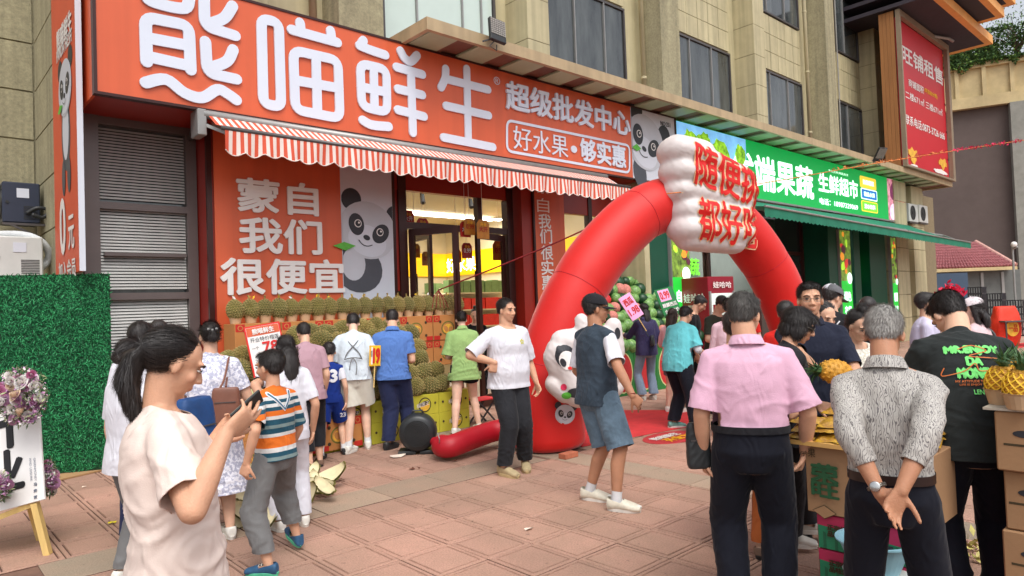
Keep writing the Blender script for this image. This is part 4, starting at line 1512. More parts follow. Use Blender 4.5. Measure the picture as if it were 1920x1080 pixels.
def make_mesh(name,co,faces,m,parent,cuts=(),smooth=True,attrs=None):
 me=bpy.data.meshes.new(name)
 me.from_pydata(co.tolist() if hasattr(co,'tolist') else co,[],faces.tolist() if hasattr(faces,'tolist') else faces)
 if attrs:
  for k,v in attrs.items():
   at_=me.attributes.new(k,'FLOAT','POINT')
   at_.data.foreach_set('value',np.asarray(v,dtype=np.float32))
 if cuts:
  bm=bmesh.new();bm.from_mesh(me)
  for p,n_,rad in cuts:
   p,n_=Vector(p),Vector(unit(n_))
   if rad is None:
    g=bm.verts[:]+bm.edges[:]+bm.faces[:]
    bmesh.ops.bisect_plane(bm,geom=g,plane_co=p,plane_no=n_,clear_outer=True)
   else:
    vs_=[v for v in bm.verts if(v.co-p).length<rad]
    fs=set(f for v in vs_ for f in v.link_faces)
    es=set(e for f in fs for e in f.edges);vv=set(v for f in fs for v in f.verts)
    bmesh.ops.bisect_plane(bm,geom=list(vv)+list(es)+list(fs),plane_co=p,plane_no=n_,clear_outer=False)
    def inside(f):
     w_=f.calc_center_median()-p
     a_=w_.dot(n_)
     return 1e-5<a_<.22 and(w_-n_*a_).length<rad*.95
    cand=set(f for f in bm.faces if inside(f))
    best,bd=None,1e9
    for f in cand:
     w_=f.calc_center_median()-p
     a_=w_.dot(n_);dd=(w_-n_*a_).length
     if dd<bd:best,bd=f,dd
    dl,todo=set(),[best] if best else[]
    while todo:
     f=todo.pop()
     if f in dl:continue
     dl.add(f)
     for e_ in f.edges:
      for f2 in e_.link_faces:
       if f2 in cand and f2 not in dl:todo.append(f2)
    dl=list(dl)
    bmesh.ops.delete(bm,geom=dl,context='FACES')
  bm.to_mesh(me);bm.free()
 if m is not None:
  me.materials.append(m)
 me.polygons.foreach_set('use_smooth',np.ones(len(me.polygons),dtype=bool) if smooth else np.zeros(len(me.polygons),dtype=bool))
 me.update()
 o=bpy.data.objects.new(name,me)
 COL.objects.link(o)
 if parent is not None:
  o.parent=parent
 return o
def skin_mat(name,col):
 if name in MATS:return MATS[name]
 m=mat(name,col,.52,.10,10,.2,150,sss=.12,spec=.35,dirt=.12)
 nt=m.node_tree;b=nt.nodes['Principled BSDF']
 src=b.inputs['Base Color'].links[0].from_socket
 for att,c in(('lip',tuple(q*k for q,k in zip(col,(.78,.42,.42)))),('scalp',(.035,.028,.024))):
  a=nt.nodes.new('ShaderNodeAttribute');a.attribute_name=att
  mx=nt.nodes.new('ShaderNodeMix');mx.data_type='RGBA'
  nt.links.new(a.outputs['Fac'],mx.inputs[0])
  nt.links.new(src,mx.inputs[6])
  mx.inputs[7].default_value=tuple(c)+(1,)
  src=mx.outputs[2]
 nt.links.new(src,b.inputs['Base Color'])
 return m
SK_LIGHT=skin_mat('skin_light',srgb(232,190,166))
SK_MID=skin_mat('skin_mid',srgb(222,176,148))
SK_TAN=skin_mat('skin_tan',srgb(212,162,132))
SK_BROWN=skin_mat('skin_brown',srgb(186,134,104))
def hair_mat(name,col,col2,rough=.42):
 if name in MATS:return MATS[name]
 m=mat(name,col,rough,.2,90,.35,260,col2=col2,stretch=(1,1,.2),spec=.45)
 return m
H_BLACK=hair_mat('hair_black',(.010,.008,.008),(.035,.028,.026))
H_BROWN=hair_mat('hair_brown',(.022,.013,.010),(.07,.04,.03))
H_GREY=hair_mat('hair_grey',(.20,.19,.18),(.52,.50,.47),.6)
H_SALT=hair_mat('hair_dark_grey',(.03,.028,.027),(.13,.12,.11),.5)
M_EYEW=mat('eye_white',(.42,.40,.38),.25,0)
M_IRIS=mat('eye_dark',(.02,.012,.01),.15,0)
M_BROW=mat('eyebrow',(.02,.016,.014),.8,0)
M_RUB=mat('rubber_white',srgb(226,224,216),.6,.08,20)
M_RUBD=mat('rubber_dark',srgb(40,40,42),.6,.1,20)
def cloth(name,col,rough=.85,var=.07,bump=.25,bscale=240,**k):
 if name in MATS:return MATS[name]
 m=mat(name,col,rough,var,5,bump,bscale,sheen=.08,spec=.2,**k)
 nt=m.node_tree;b=nt.nodes['Principled BSDF']
 tc=[n for n in nt.nodes if n.type=='TEX_COORD'][0]
 old=b.inputs['Normal'].links[0].from_node
 n1=nt.nodes.new('ShaderNodeTexNoise');n1.inputs['Scale'].default_value=3.2;n1.inputs['Detail'].default_value=2
 n2=nt.nodes.new('ShaderNodeTexNoise');n2.inputs['Scale'].default_value=7.5;n2.inputs['Detail'].default_value=4;n2.inputs['Distortion'].default_value=1.6;n2.noise_type='RIDGED_MULTIFRACTAL'
 mp=nt.nodes.new('ShaderNodeMapping');mp.inputs['Scale'].default_value=(1.5,1.5,.8);mp.inputs['Rotation'].default_value=(.3,.5,0)
 nt.links.new(tc.outputs['Object'],mp.inputs[0]);nt.links.new(mp.outputs[0],n2.inputs[0]);nt.links.new(tc.outputs['Object'],n1.inputs[0])
 mu=nt.nodes.new('ShaderNodeMath');mu.operation='MULTIPLY'
 nt.links.new(n1.outputs[0],mu.inputs[0]);nt.links.new(n2.outputs[0],mu.inputs[1])
 bp=nt.nodes.new('ShaderNodeBump');bp.inputs['Strength'].default_value=.55;bp.inputs['Distance'].default_value=.035
 nt.links.new(mu.outputs[0],bp.inputs['Height']);nt.links.new(bp.outputs[0],old.inputs['Normal'])
 return m
PEOPLE={}
def person(label,loc,rel=0.0,H=1.68,g=1.0,lean=0.0,side=0.0,twist=0.0,head=(0,0,0),skin=SK_MID,female=False,feet=None,hands=None,hand_pose=None,top=None,bottom=None,shoes=None,hair=('short',H_BLACK),near=2,face=True,group=None,base_heading=None,extras=None,child=False,socks=None,seed=None):
 """rel: direction faced relative to the line of sight, degrees (0 = back to the camera, +90 = faces right in the picture)"""
 seed=len(PEOPLE)*13+5 if seed is None else seed
 rs=np.random.RandomState(seed)
 loc=np.array([loc[0],loc[1],0.0])
 hd=math.atan2(loc[1],loc[0])-R(rel) if base_heading is None else R(base_heading)
 Rw=Rz(hd-math.pi/2)
 vox={3:.0058,2:.0085,1:.0115}[near]
 cvox={3:.0085,2:.0115,1:.015}[near]
 def tolocal(p):return Rw.T@(np.asarray(p,float)-loc)
 hs_=H/1.7 if not child else(H/1.7)*.35+.65*1.0
 hs_=min(hs_,1.06) if not child else .93
 hk=1.0 if not child else 1.0
 X,Yv,Z=np.eye(3)
 # ---- spine
 lean,side,twist=R(lean),R(side),R(twist)
 zp=(.53 if not child else .515)*H
 def rot(t):return Ry(side*t)@Rx(-lean*t)
 pel=np.array([0,-.35*lean*.18,zp])
 wst=pel+rot(.35)@Z*.07*H
 chs=wst+rot(.8)@Z*.12*H
 R3=rot(1.0)@Rz(twist)
 nb=chs+R3@Z*(.116 if not child else .104)*H
 hp,ht,hr=R(head[0]),R(head[1]),R(head[2])
 hc0=.091*H if not child else .100*H+.006
 ndir=rot(1.0)@Rx(-hp*.35)@Z
 hc=nb+ndir*hc0+(rot(1.0)@Yv)*(.014+.05*max(hp,0))
 Rh=Rz(ht)@rot(.55)@Rx(-hp)@Ry(hr)
 sh={s:nb+R3@np.array([s*(.092 if female else .103)*H*(g**.5),-.006,-.046*H]) for s in(-1,1)}
 hip={s:pel+np.array([s*.052*H,0,-.018*H]) for s in(-1,1)}
 # ---- legs
 anklez=.046*H
 ft={}
 for s in(-1,1):
  f_=(feet or{}).get(s)
  if f_ is None:
   f_=(s*.065*H,0.0,s*-8)
  if f_[0]=='px':
   w=gz(f_[1],f_[2],.03);q=tolocal(w);f_=(q[0],q[1],f_[3] if len(f_)>3 else s*-8)+tuple(f_[4:])
  ft[s]=f_
 def ik(a,t,l1,l2,pole):
  d=t-a
  L=np.linalg.norm(d)
  mx_=(l1+l2)*.9985
  if L>mx_:
   d=d*mx_/L;t=a+d;L=mx_
  c=(l1*l1+L*L-l2*l2)/(2*L)
  h=math.sqrt(max(l1*l1-c*c,0))
  dn=d/L
  pl=np.asarray(pole,float);pl=unit(pl-dn*(pl@dn))
  return a+dn*c+pl*h,t
 knee,ank,fdir={},{},{}
 for s in(-1,1):
  x,y,yaw=ft[s][:3]
  lift=ft[s][3] if len(ft[s])>3 else 0.0
  fd=Rz(R(yaw))@Yv
  a=np.array([x,y,anklez+lift])-fd*.0
  knee[s],ank[s]=ik(hip[s],a,.252*H,.238*H,fd+X*s*.12)
  fdir[s]=fd
  # ---- arms
 elb,wr,hdat={},{},{}
 for s in(-1,1):
  h_=(hands or{}).get(s)
  pole=np.array([s*.45,-1.0,-.25])
  if h_ is None:
   t=sh[s]+R3@np.array([s*.05*H,.03*H,-.31*H])
   t=sh[s]+np.array([s*.045*H,.035*H,-.312*H])
  else:
   t=h_['t']
   if isinstance(t,tuple) and t[0]=='px':
    t=tolocal(at(t[1],t[2],t[3]))
   elif isinstance(t,tuple) and t[0]=='sh':
    t=sh[s]+R3@np.array(t[1:])*H
   t=np.asarray(t,float)
   if 'pole' in h_:pole=np.asarray(h_['pole'],float)
  elb[s],wr[s]=ik(sh[s],t,.172*H,.148*H,pole)
  # ---- body
 B=Sculpt()
 def hp_(x,y,z):return hc+Rh@(np.array([x,y,z])*hs_)
 def he(c,r,A=None):
  V,F=ellipsoid((0,0,0),np.array(r)*hs_,None,18,12)
  M_=Rh if A is None else Rh@A
  V=np.array(V)@M_.T+hp_(*c)
  return V,F
 jw=1.0 if not female else .93
 ch=.8 if child else 1.0
 B+=he((0,-.012,.03),(.073,.091,.084))
 B+=he((0,.024,-.025*ch),(.061*jw,.066,.08*ch))
 B+=he((0,.034,-.072*ch),(.045*jw,.045,.036))
 if near>=2 or face:
  B+=he((0,.066,-.093*ch),(.016,.014,.014))
  B+=capsule(hp_(0,.084,.012),hp_(0,.104,-.026),.0075*hs_,.0115*hs_)
  for q in(-1,1):
   B+=he((q*.012,.094,-.031),(.009,.011,.008))
   B+=he((q*.034,.060,-.024),(.022,.02,.022))
   B+=he((q*.074,-.004,-.008),(.010,.018,.031),Rz(q*-.35))
   B+=he((q*.028,.074,.030),(.027,.014,.010))
  B+=he((0,.083,-.056*ch),(.021,.011,.0065))
  B+=he((0,.081,-.066*ch),(.018,.011,.0065))
 else:
  B+=capsule(hp_(0,.08,.01),hp_(0,.1,-.026),.009*hs_,.013*hs_)
  for q in(-1,1):
   B+=he((q*.074,-.004,-.008),(.012,.018,.031))
 nk=(.047 if female or child else .056)*hs_*(g**.5)
 B+=capsule(hp_(0,-.022,-.055),nb+ndir*.0,nk,nk*1.12)
 A0,A1,A2=rot(0.1),rot(.5),R3
 hw=(.100 if female else .094)*H*g
 wide=.088 if female else .1
 def trings(e=0.0,hips=1.0,waist=1.0,belly=0.0,low=.0):
  R_=[]
  R_.append((pel+np.array([0,0,-.085*H-low]),hw*.50*hips+e,.058*H*g+e,A0@X,A0@Yv))
  R_.append((pel+np.array([0,-.006,-.02*H]),hw*hips+e,.070*H*g+e,A0@X,A0@Yv))
  R_.append((pel*.4+wst*.6+A1@Yv*belly*.4,hw*.93*(waist*.5+.5)+e,.063*H*g+e+belly*.5,A1@X,A1@Yv))
  R_.append((wst+A1@Yv*belly*.5,.083*H*g*waist+e,.058*H*g+e+belly*.5,A1@X,A1@Yv))
  R_.append((chs*.6+wst*.4,.088*H*g*(waist*.5+.5)+e,.062*H*g+e,A2@X,A2@Yv))
  R_.append((chs+A2@Yv*.006+A2@Z*.01,(.094 if not female else .086)*H*g+e,(.066 if not female else .068)*H*g+e,A2@X,A2@Yv))
  R_.append((nb+A2@Z*(-.050*H),(.092 if not female else .082)*H*g+e,.054*H*g+e,A2@X,A2@Yv))
  R_.append((nb+A2@Z*(-.022*H),.060*H*g+e,.042*H*g+e,A2@X,A2@Yv))
  R_.append((nb+A2@Z*(.004*H),.034*H+e*.6,.032*H+e*.6,A2@X,A2@Yv))
  return R_
 B+=loft(trings())
 for s in(-1,1):
  B+=capsule(nb+A2@Z*-.006*H+A2@X*s*.02*H,sh[s],.024*H,.030*H*(g**.5))
  B+=capsule(sh[s],elb[s],.031*H*(g**.6),.0245*H*(g**.4))
  B+=capsule(elb[s],elb[s]*.6+wr[s]*.4,.0245*H*(g**.4),.0235*H*(g**.4))
  B+=capsule(elb[s]*.6+wr[s]*.4,wr[s],.0235*H*(g**.4),.0155*H,flatdir=None)
  B+=capsule(hip[s],knee[s],.052*H*g,.034*H*(g**.5))
  kc=knee[s]*.68+ank[s]*.32-fdir[s]*.008*H
  B+=capsule(knee[s],kc,.032*H*(g**.5),.0335*H*(g**.5))
  B+=capsule(kc,ank[s],.0335*H*(g**.5),.0205*H)
  to=ank[s]+fdir[s]*.085*H+np.array([0,0,-.026*H])
  B+=capsule(ank[s]-fdir[s]*.012*H+np.array([0,0,-.02*H]),to,.021*H,.017*H)
 fing=[]
 for s in(-1,1):
  h_=(hands or{}).get(s) or{}
  fa=unit(wr[s]-elb[s])
  def vec(q,dflt):
   if q is None:return np.asarray(dflt,float)
   return Rw.T@np.array(q[1:],float) if isinstance(q[0],str) else np.array(q,float)
  fd=unit(vec(h_.get('f'),fa+np.array([0,0,-.15])))
  nn_=vec(h_.get('n'),(-s,.1,0))
  nn_=unit(nn_-fd*(nn_@fd))
  sd=np.cross(fd,nn_)*s*-1
  sd=unit(np.cross(nn_,fd))*s
  k_=H/1.7*(1.04 if not child else 1.12)
  if near==1:k_*=1.05
  kn=wr[s]+fd*.082*k_
  V,F=loft([(wr[s]-fd*.012*k_,.024*k_,.017*k_,sd,nn_),(wr[s]+fd*.02*k_,.032*k_,.016*k_,sd,nn_),(wr[s]+fd*.06*k_,.041*k_,.014*k_,sd,nn_),(kn,.040*k_,.0115*k_,sd,nn_),(kn+fd*.008*k_,.036*k_,.007*k_,sd,nn_)],16)
  B+=(V,F)
  curl=h_.get('curl',(18,28,22))
  spread=h_.get('spread',5)
  for i,(off,L_,r_) in enumerate(((.029,.074,.0088),(.010,.083,.009),(-.010,.076,.0086),(-.028,.060,.0078))):
   p=kn+sd*off*k_-fd*.006*k_*(1+abs(i-1))
   d=unit(fd+sd*math.tan(R(spread*(1.3-i*.9))))
   a_=0
   for j,(fr_,rr) in enumerate(((.44,1.0),(.31,.92),(.25,.8))):
    a_+=R((curl[j] if not isinstance(curl[0],(tuple,list)) else curl[i][j]))
    dd=d*math.cos(a_)+nn_*math.sin(a_)
    q=p+dd*L_*fr_*k_
    fing.append(capsule(p,q,r_*rr*k_,r_*rr*.93*k_,n=8,k=2))
    p=q
  th=h_.get('thumb',(38,20))
  p=wr[s]+fd*.022*k_+sd*.024*k_
  d=unit(fd*math.cos(R(th[0]))+sd*math.sin(R(th[0]))+nn_*.35)
  q=p+d*.040*k_;fing.append(capsule(p,q,.0145*k_,.0108*k_,n=8,k=2))
  d2=unit(d+nn_*math.tan(R(th[1]))+fd*.3);p=q;q=p+d2*.030*k_;fing.append(capsule(p,q,.0105*k_,.0096*k_,n=8,k=2))
  d3=unit(d2+nn_*.2+fd*.2);fing.append(capsule(q,q+d3*.022*k_,.0096*k_,.0078*k_,n=8,k=2))
  hdat[s]=(kn,fd,nn_,sd,k_)
 if near==3:
  for c in fing:B+=c
 def keep(co):
  w=np.ones(len(co))
  for s in(-1,1):
   dd=np.linalg.norm(co-(wr[s]+hdat[s][1]*.1),axis=1)
   w*=np.clip((dd-.07)/.08,.12,1)
  dh=np.linalg.norm(co-hp_(0,.085,-.03),axis=1)
  w*=np.clip((dh-.01)/.08,.35,1)
  return w
 B.remesh(vox,4 if near>1 else 3,keep)
 co=B.co
 q=(co-hc)@Rh/hs_
 lip=np.clip(1.25-np.sqrt((q[:,0]/.023)**2+((q[:,2]+.061*ch)/.0085)**2),0,1)*(q[:,1]>.06)*(.85 if female else .6)
 lip=np.maximum(lip,.22*np.clip(1.1-np.sqrt(((np.abs(q[:,0])-.038)/.026)**2+((q[:,2]+.03)/.026)**2),0,1)*(q[:,1]>.04))
 scalp=np.zeros(len(co))
 if hair and hair[0] in('short','crop','buzz'):
  scalp=np.clip((q[:,2]-(-.03+.9*np.clip(q[:,1]+.02,0,.1)))/.03,0,1)*(np.linalg.norm(q,axis=1)<.16)*(q[:,1]<.045)*(np.abs(q[:,0])<.0775)
 cc,ff=co,B.faces
 lipv,scv=lip,scalp
 if near<3:
  V,F=[],[tuple(f) for f in(ff.tolist() if hasattr(ff,'tolist') else ff)]
  n0=len(co)
  for Vc,Fc in fing:
   F+=[tuple(i+n0 for i in f) for f in Fc]
   V+=[tuple(v) for v in Vc];n0+=len(Vc)
  cc=np.vstack([co,np.array(V)])
  ff=F
  lipv=np.concatenate([lip,np.zeros(len(V))]);scv=np.concatenate([scalp,np.zeros(len(V))])
 body=make_mesh('person',cc,ff,skin,None,attrs={'lip':lipv,'scalp':scv})
 body.location=tuple(loc)
 body.rotation_euler=(0,0,hd-math.pi/2)
 tag(body,label,'person',group)
 if near==3:
  md=body.modifiers.new('d','DECIMATE');md.ratio=.45
 info=dict(body=body,hc=hc,Rh=Rh,nb=nb,sh=sh,elb=elb,wr=wr,knee=knee,ank=ank,pel=pel,wst=wst,chs=chs,R3=R3,H=H,Rw=Rw,loc=loc,hs=hs_,hp=hp_,hdat=hdat,tolocal=tolocal,fdir=fdir,near=near)
 def child_mb(mb,name,m,smooth=True):
  return link_mesh(name,mb.V,mb.F,m,body,mb.M,smooth) if False else _child(mb,name,m,smooth)
 def _child(mb,name,m,smooth):
  me=bpy.data.meshes.new(name)
  me.from_pydata([tuple(float(q) for q in v) for v in mb.V],[],mb.F)
  for mm in(m if isinstance(m,(list,tuple)) else[m]):me.materials.append(mm)
  if isinstance(m,(list,tuple)):me.polygons.foreach_set('material_index',np.array(mb.M,dtype=np.int32))
  me.polygons.foreach_set('use_smooth',np.full(len(me.polygons),smooth))
  o=bpy.data.objects.new(name,me);COL.objects.link(o);o.parent=body
  return o
 info['child']=_child
 # ---- face
 if face:
  for q in(-1,1):
   e=MB()
   c=hp_(q*.031,.079,.006)
   e.ball(c,(.0118*hs_,.0085*hs_,.0046*hs_),10,6,0,ax=(Rh).T)
   c2_=hp_(q*.031,.0845,.006)
   e.ball(c2_,(.0058*hs_,.0045*hs_,.0058*hs_),8,5,1,ax=(Rh).T)
   _child(e,'eye',[M_EYEW,M_IRIS],True)
   l_=MB();l_.tube([hp_(q*.017,.0845,.006),hp_(q*.025,.0885,.0125),hp_(q*.036,.087,.0128),hp_(q*.046,.079,.006)],[.001,.0021,.0021,.0012],6)
   _child(l_,'eyelid',M_BROW,True)
   b_=MB();b_.tube([hp_(q*.013,.090,.024),hp_(q*.028,.0905,.031),hp_(q*.042,.084,.030),hp_(q*.053,.070,.022)],[.0024,.0034,.003,.001],6)
   _child(b_,'eyebrow',M_BROW if hair is None or hair[1] is not H_GREY else H_SALT,True)
   # ---- hair
 if hair:
  hm=hair[1]
  S=Sculpt()
  st=hair[0]
  def hh(c,r,A=None):
   V,F=ellipsoid((0,0,0),np.array(r)*hs_,None,18,12)
   return np.array(V)@(Rh if A is None else Rh@A).T+hp_(*c),F
  if st in('short','crop','buzz'):
   t={'short':.007,'crop':.004,'buzz':.003}[st]
   S+=hh((0,-.028,.046),(.073+t,.089+t,.076+t))
   S+=hh((0,-.048,.010),(.063+t*.6,.056+t*.6,.062))
   if st=='short':
    S+=hh((.006,.035,.088),(.052,.036,.026));S+=hh((-.02,.03,.09),(.045,.036,.024))
  elif st in('bob','helmet'):
   S+=hh((0,-.018,.030),(.088,.104,.094));S+=hh((0,-.048,-.03),(.082,.066,.072))
   for q in(-1,1):S+=hh((q*.07,.004,-.02),(.020,.045,.058))
   S+=hh((0,.062,.074),(.058,.03,.026))
  else:
   S+=hh((0,-.030,.044),(.078,.091,.081));S+=hh((0,-.046,.004),(.070,.060,.06))
   if st in('ponytail','bun','highbun','tied'):
    pass
  if st=='ponytail':
   pts=hair[2] if len(hair)>2 else[(0,-.10,.02),(0,-.15,-.01),(0,-.165,-.09),(0,-.15,-.19),(0,-.13,-.25)]
   rr=[.024,.034,.036,.026,.010]
   P=[hp_(*p) if i==0 else None for i,p in enumerate(pts)]
   base=hp_(*pts[0])
   P=[base]
   for a_,b_ in zip(pts[:-1],pts[1:]):
    dv=(np.array(b_)-np.array(a_))*hs_
    P.append(P[-1]+(Rz(ht)@rot(.3))@dv)
   for i in range(len(P)-1):S+=capsule(P[i],P[i+1],rr[i],rr[i+1])
   info['pony']=P
  if st=='bun':S+=hh((0,-.115,.0),(.042,.034,.036))
  if st=='lowbun':S+=hh((0,-.105,-.03),(.046,.036,.036))
  if st=='highbun':S+=hh((0,-.04,.15),(.036,.036,.034));S+=hh((0,-.04,.12),(.022,.022,.03))
  if st=='long':
   b0=hp_(0,-.07,-.02)
   dn=np.array([0,0,-1.])
   bk=R3@Yv*-1
   ln_=hair[2] if len(hair)>2 else .3
   rg=[]
   for t in(0,.25,.5,.75,1.0):
    c=b0+dn*ln_*t+bk*(.02*math.sin(math.pi*t)+.05*t*(1 if lean<.2 else .2))
    rg.append((c,(.085-.03*t)*hs_,(.045-.02*t)*hs_,Rz(ht)@X,Rz(ht)@Yv))
   S+=loft(rg,16,2.0)
   for q in(-1,1):S+=capsule(hp_(q*.07,-.02,.02),b0+X*q*.06+dn*.12,.026*hs_,.024)
  S.remesh({3:.0055,2:.008,1:.011}[near],3)
  nrm=normals_of(S.co,S.faces)
  q=(S.co-hc)@Rh
  ang=np.arctan2(q[:,0],-q[:,1]+.001)
  d=np.sin(ang*34+5*np.sin(q[:,2]*40)+rs.rand()*6)*.5+np.sin(ang*71+q[:,2]*60)*.3+rs.normal(size=len(q))*.15
  amp={3:.0008,2:.0011,1:.0014}[near]*(1.4 if hm is H_GREY else 1)
  co_=S.co+nrm*(d*amp)[:,None]
  ho=make_mesh('hair',co_,S.faces,hm,body)
  info['hair']=ho
  if near>=2:
   n_s=(5200 if near==3 else 1100) if st!='buzz' else 300
   idx=rs.randint(0,len(co_),n_s)
   V,F=[],[]
   short=st in('short','crop','buzz')
   whorl=hp_(.01,-.05,.115)
   for i in idx:
    p,n_=co_[i],nrm[i]
    jit=rs.normal(size=3)
    pl=(p-hc)@Rh/hs_
    if short and pl[1]>.035 and pl[2]<.078:continue
    if not short and pl[1]>.025 and pl[2]<.085 and st!='bob':continue
    if short:
     fl=p-whorl;fl=unit(fl-n_*(fl@n_)) if np.linalg.norm(p-hc)<.2 else-Z
     dr=unit(fl*1.0+n_*.35+jit*.16)
     L_=rs.uniform(.012,.030)*hs_
    else:
     k_=hp_(0,-.115,.01)
     fl=(k_-p) if(np.linalg.norm(p-hc)<.135 and st!='bob') else-Z
     fl=fl-n_*(fl@n_)
     dr=unit(unit(fl)+n_*.10+jit*.07)
     L_=rs.uniform(.03,.075)*hs_
    sd_=unit(np.cross(dr,n_+.01))*(.0009 if near==3 else .0013)
    p=p+n_*.0012
    n0=len(V)
    mid=p+dr*L_*.5+n_*(.0015 if not short else .001)
    V+=[p-sd_,p+sd_,mid+sd_,mid-sd_,p+dr*L_-n_*.001]
    F+=[(n0,n0+1,n0+2,n0+3),(n0+3,n0+2,n0+4)]
   o=make_mesh('hair_strands',np.array(V),F,hm,body)
   o['kind']='stuff'
   # ---- clothes
 def tubeend(a,b,ra,rb):
  return capsule(a,b,ra,rb,k=3)
 def arm_caps(S,s,frac,r0,r1,ext=.004,low=None):
  """sleeve down to fraction frac of the arm (1 = elbow, 2 = wrist); returns the cut plane"""
  S+=capsule(sh[s],sh[s],r0*1.02,r0*1.02)
  if frac<=1:
   e=sh[s]+(elb[s]-sh[s])*frac
   d=unit(elb[s]-sh[s])
   S+=capsule(sh[s],e+d*ext,r0,r1)
   return(e,d,r1*1.35)
  S+=capsule(sh[s],elb[s],r0,r1)
  e=elb[s]+(wr[s]-elb[s])*(frac-1)
  d=unit(wr[s]-elb[s])
  r2=low or r1*.8
  S+=capsule(elb[s],e+d*ext,r1,r2)
  return(e,d,r2*1.35)
 for top in(top if isinstance(top,(list,tuple)) else([top] if top else[])):
  S=Sculpt()
  e=top.get('ease',.016)
  hem=top.get('hem',.02)
  loose=top.get('loose',0.5)
  rg=trings(e,hips=1.0,waist=1.0+.14*loose,belly=top.get('belly',0))
  flare=top.get('flare',0.0)
  c0,w0,d0,ax_,ay_=rg[1]
  low=[]
  for t in(1.0,.5):
   z=-(hem+.04)*t
   low.append((pel+np.array([0,0,z])+Yv*-.004,max(w0,rg[3][1]*1.02)*(1.0+flare*t)+.004,d0*(1.0+flare*t)+.004,ax_,ay_))
  keep_=rg[2:] if hem>-.03 else rg[2:]
  if hem>0.0:
   rg=low+[rg[1]]+rg[2:]
  else:
   rg=[rg[1]]+rg[2:]
  S+=loft(rg,24,2.4)
  cuts=[]
  down=-(rot(.15)@Z)
  cuts.append((pel+np.array([0,0,-hem]),down+np.array([0,top.get('hemtilt',0),0]),.5))
  for s in(-1,1):
   S+=capsule(nb+A2@Z*-.012*H+A2@X*s*.02*H,sh[s]+A2@Z*.002,.022*H+e*.6,.028*H*(g**.5)+e*.6)
   fr_=top.get('sleeve',.62)
   if fr_>0:
    cp=arm_caps(S,s,fr_,.0305*H*(g**.5)+e*.5,(.031 if fr_<=1 else .027)*H*(g**.5)+e*.65+top.get('sleeve_w',0),low=(.023*H+e*.45) if fr_>1 else None)
    cuts.append(cp)
   else:
    cuts.append((sh[s]+A2@X*s*.022*H,A2@X*s,.13))
  if not top.get('collar'):
   cuts.append((nb+A2@Z*.010*H,A2@Z+A2@Yv*.5,.15))
   S+=capsule(nb+A2@Z*-.012,nb+ndir*.03,nk+.008,nk+.006)
  else:
   cuts.append((nb+A2@Z*.022*H,A2@Z+A2@Yv*.3,.14))
   S+=capsule(nb+A2@Z*-.01,nb+ndir*.035,nk+.012,nk+.010)
  if top.get('hood'):
   S+=capsule(nb+A2@Yv*-.04+A2@X*-.06,nb+A2@Yv*-.04+A2@X*.06,.045,.045)
  S.remesh(cvox,6)
  nrm=normals_of(S.co,S.faces)
  am=top.get('amp',.009)*1.5
  co_=folds(S.co,nrm,am,seed,zs=1.0,f0=top.get('f0',9.),mask=lambda c:.55+.45*np.clip((chs[2]-c[:,2])/.25,0,1)+.5*np.clip((np.abs(c[:,0])-.17)/.05,0,1))
  o=make_mesh(top.get('name','shirt'),co_,S.faces,top['m'],body,cuts)
  if near==3:
   sm=o.modifiers.new('s','SOLIDIFY');sm.thickness=.003;sm.offset=-1
  info['shirt']=o
  if top.get('collar'):
   cb_=MB()
   ctr=nb+A2@Z*.004
   for lvl in(0,):
    V,F=[],[]
    n_=20
    for k in range(n_+1):
     a=math.pi*(-.42)+(math.pi*1.84)*k/n_+math.pi/2+math.pi*.0
     a=math.pi/2+.5+(2*math.pi-1.0)*k/n_
     dx,dy=math.cos(a),math.sin(a)
     p_top=ctr+A2@np.array([dx*(nk+.012),dy*(nk+.014),.040-.014*dy])
     p_bot=ctr+A2@np.array([dx*(nk+.036),dy*(nk+.034),-.004-.01*dy])
     p_in=ctr+A2@np.array([dx*(nk+.008),dy*(nk+.010),-.01])
     V+=[p_in,p_top,p_top+A2@np.array([dx,dy,0])*.004,p_bot]
    for k in range(n_):
     for j in range(3):F.append((k*4+j,k*4+j+1,k*4+j+5,k*4+j+4))
    cb_.add(V,F)
   _child(cb_,'collar',top.get('collar_m',top['m']),True)
 if bottom:
  S=Sculpt()
  kind=bottom.get('kind','trousers')
  e=bottom.get('ease',.010)
  cuts=[]
  wz=bottom.get('waist',.02)
  rg=trings(e,1.0,1.0)
  S+=loft([rg[0],rg[1],(pel+np.array([0,0,.0]),hw+e,.068*H*g+e,X,Yv),(pel+rot(.3)@Z*(wz+.06),.09*H*g+e,.064*H*g+e,A0@X,A0@Yv)],20,2.3)
  for s in((-1,1) if not bottom.get('belt') else()):S+=ellipsoid(pel+np.array([s*.042*H*g,-.026*H*g,-.030*H]),(.044*H*g+e,.036*H*g+e,.050*H))
  cuts.append((pel+np.array([0,0,wz+.015]),rot(.3)@Z,.4))
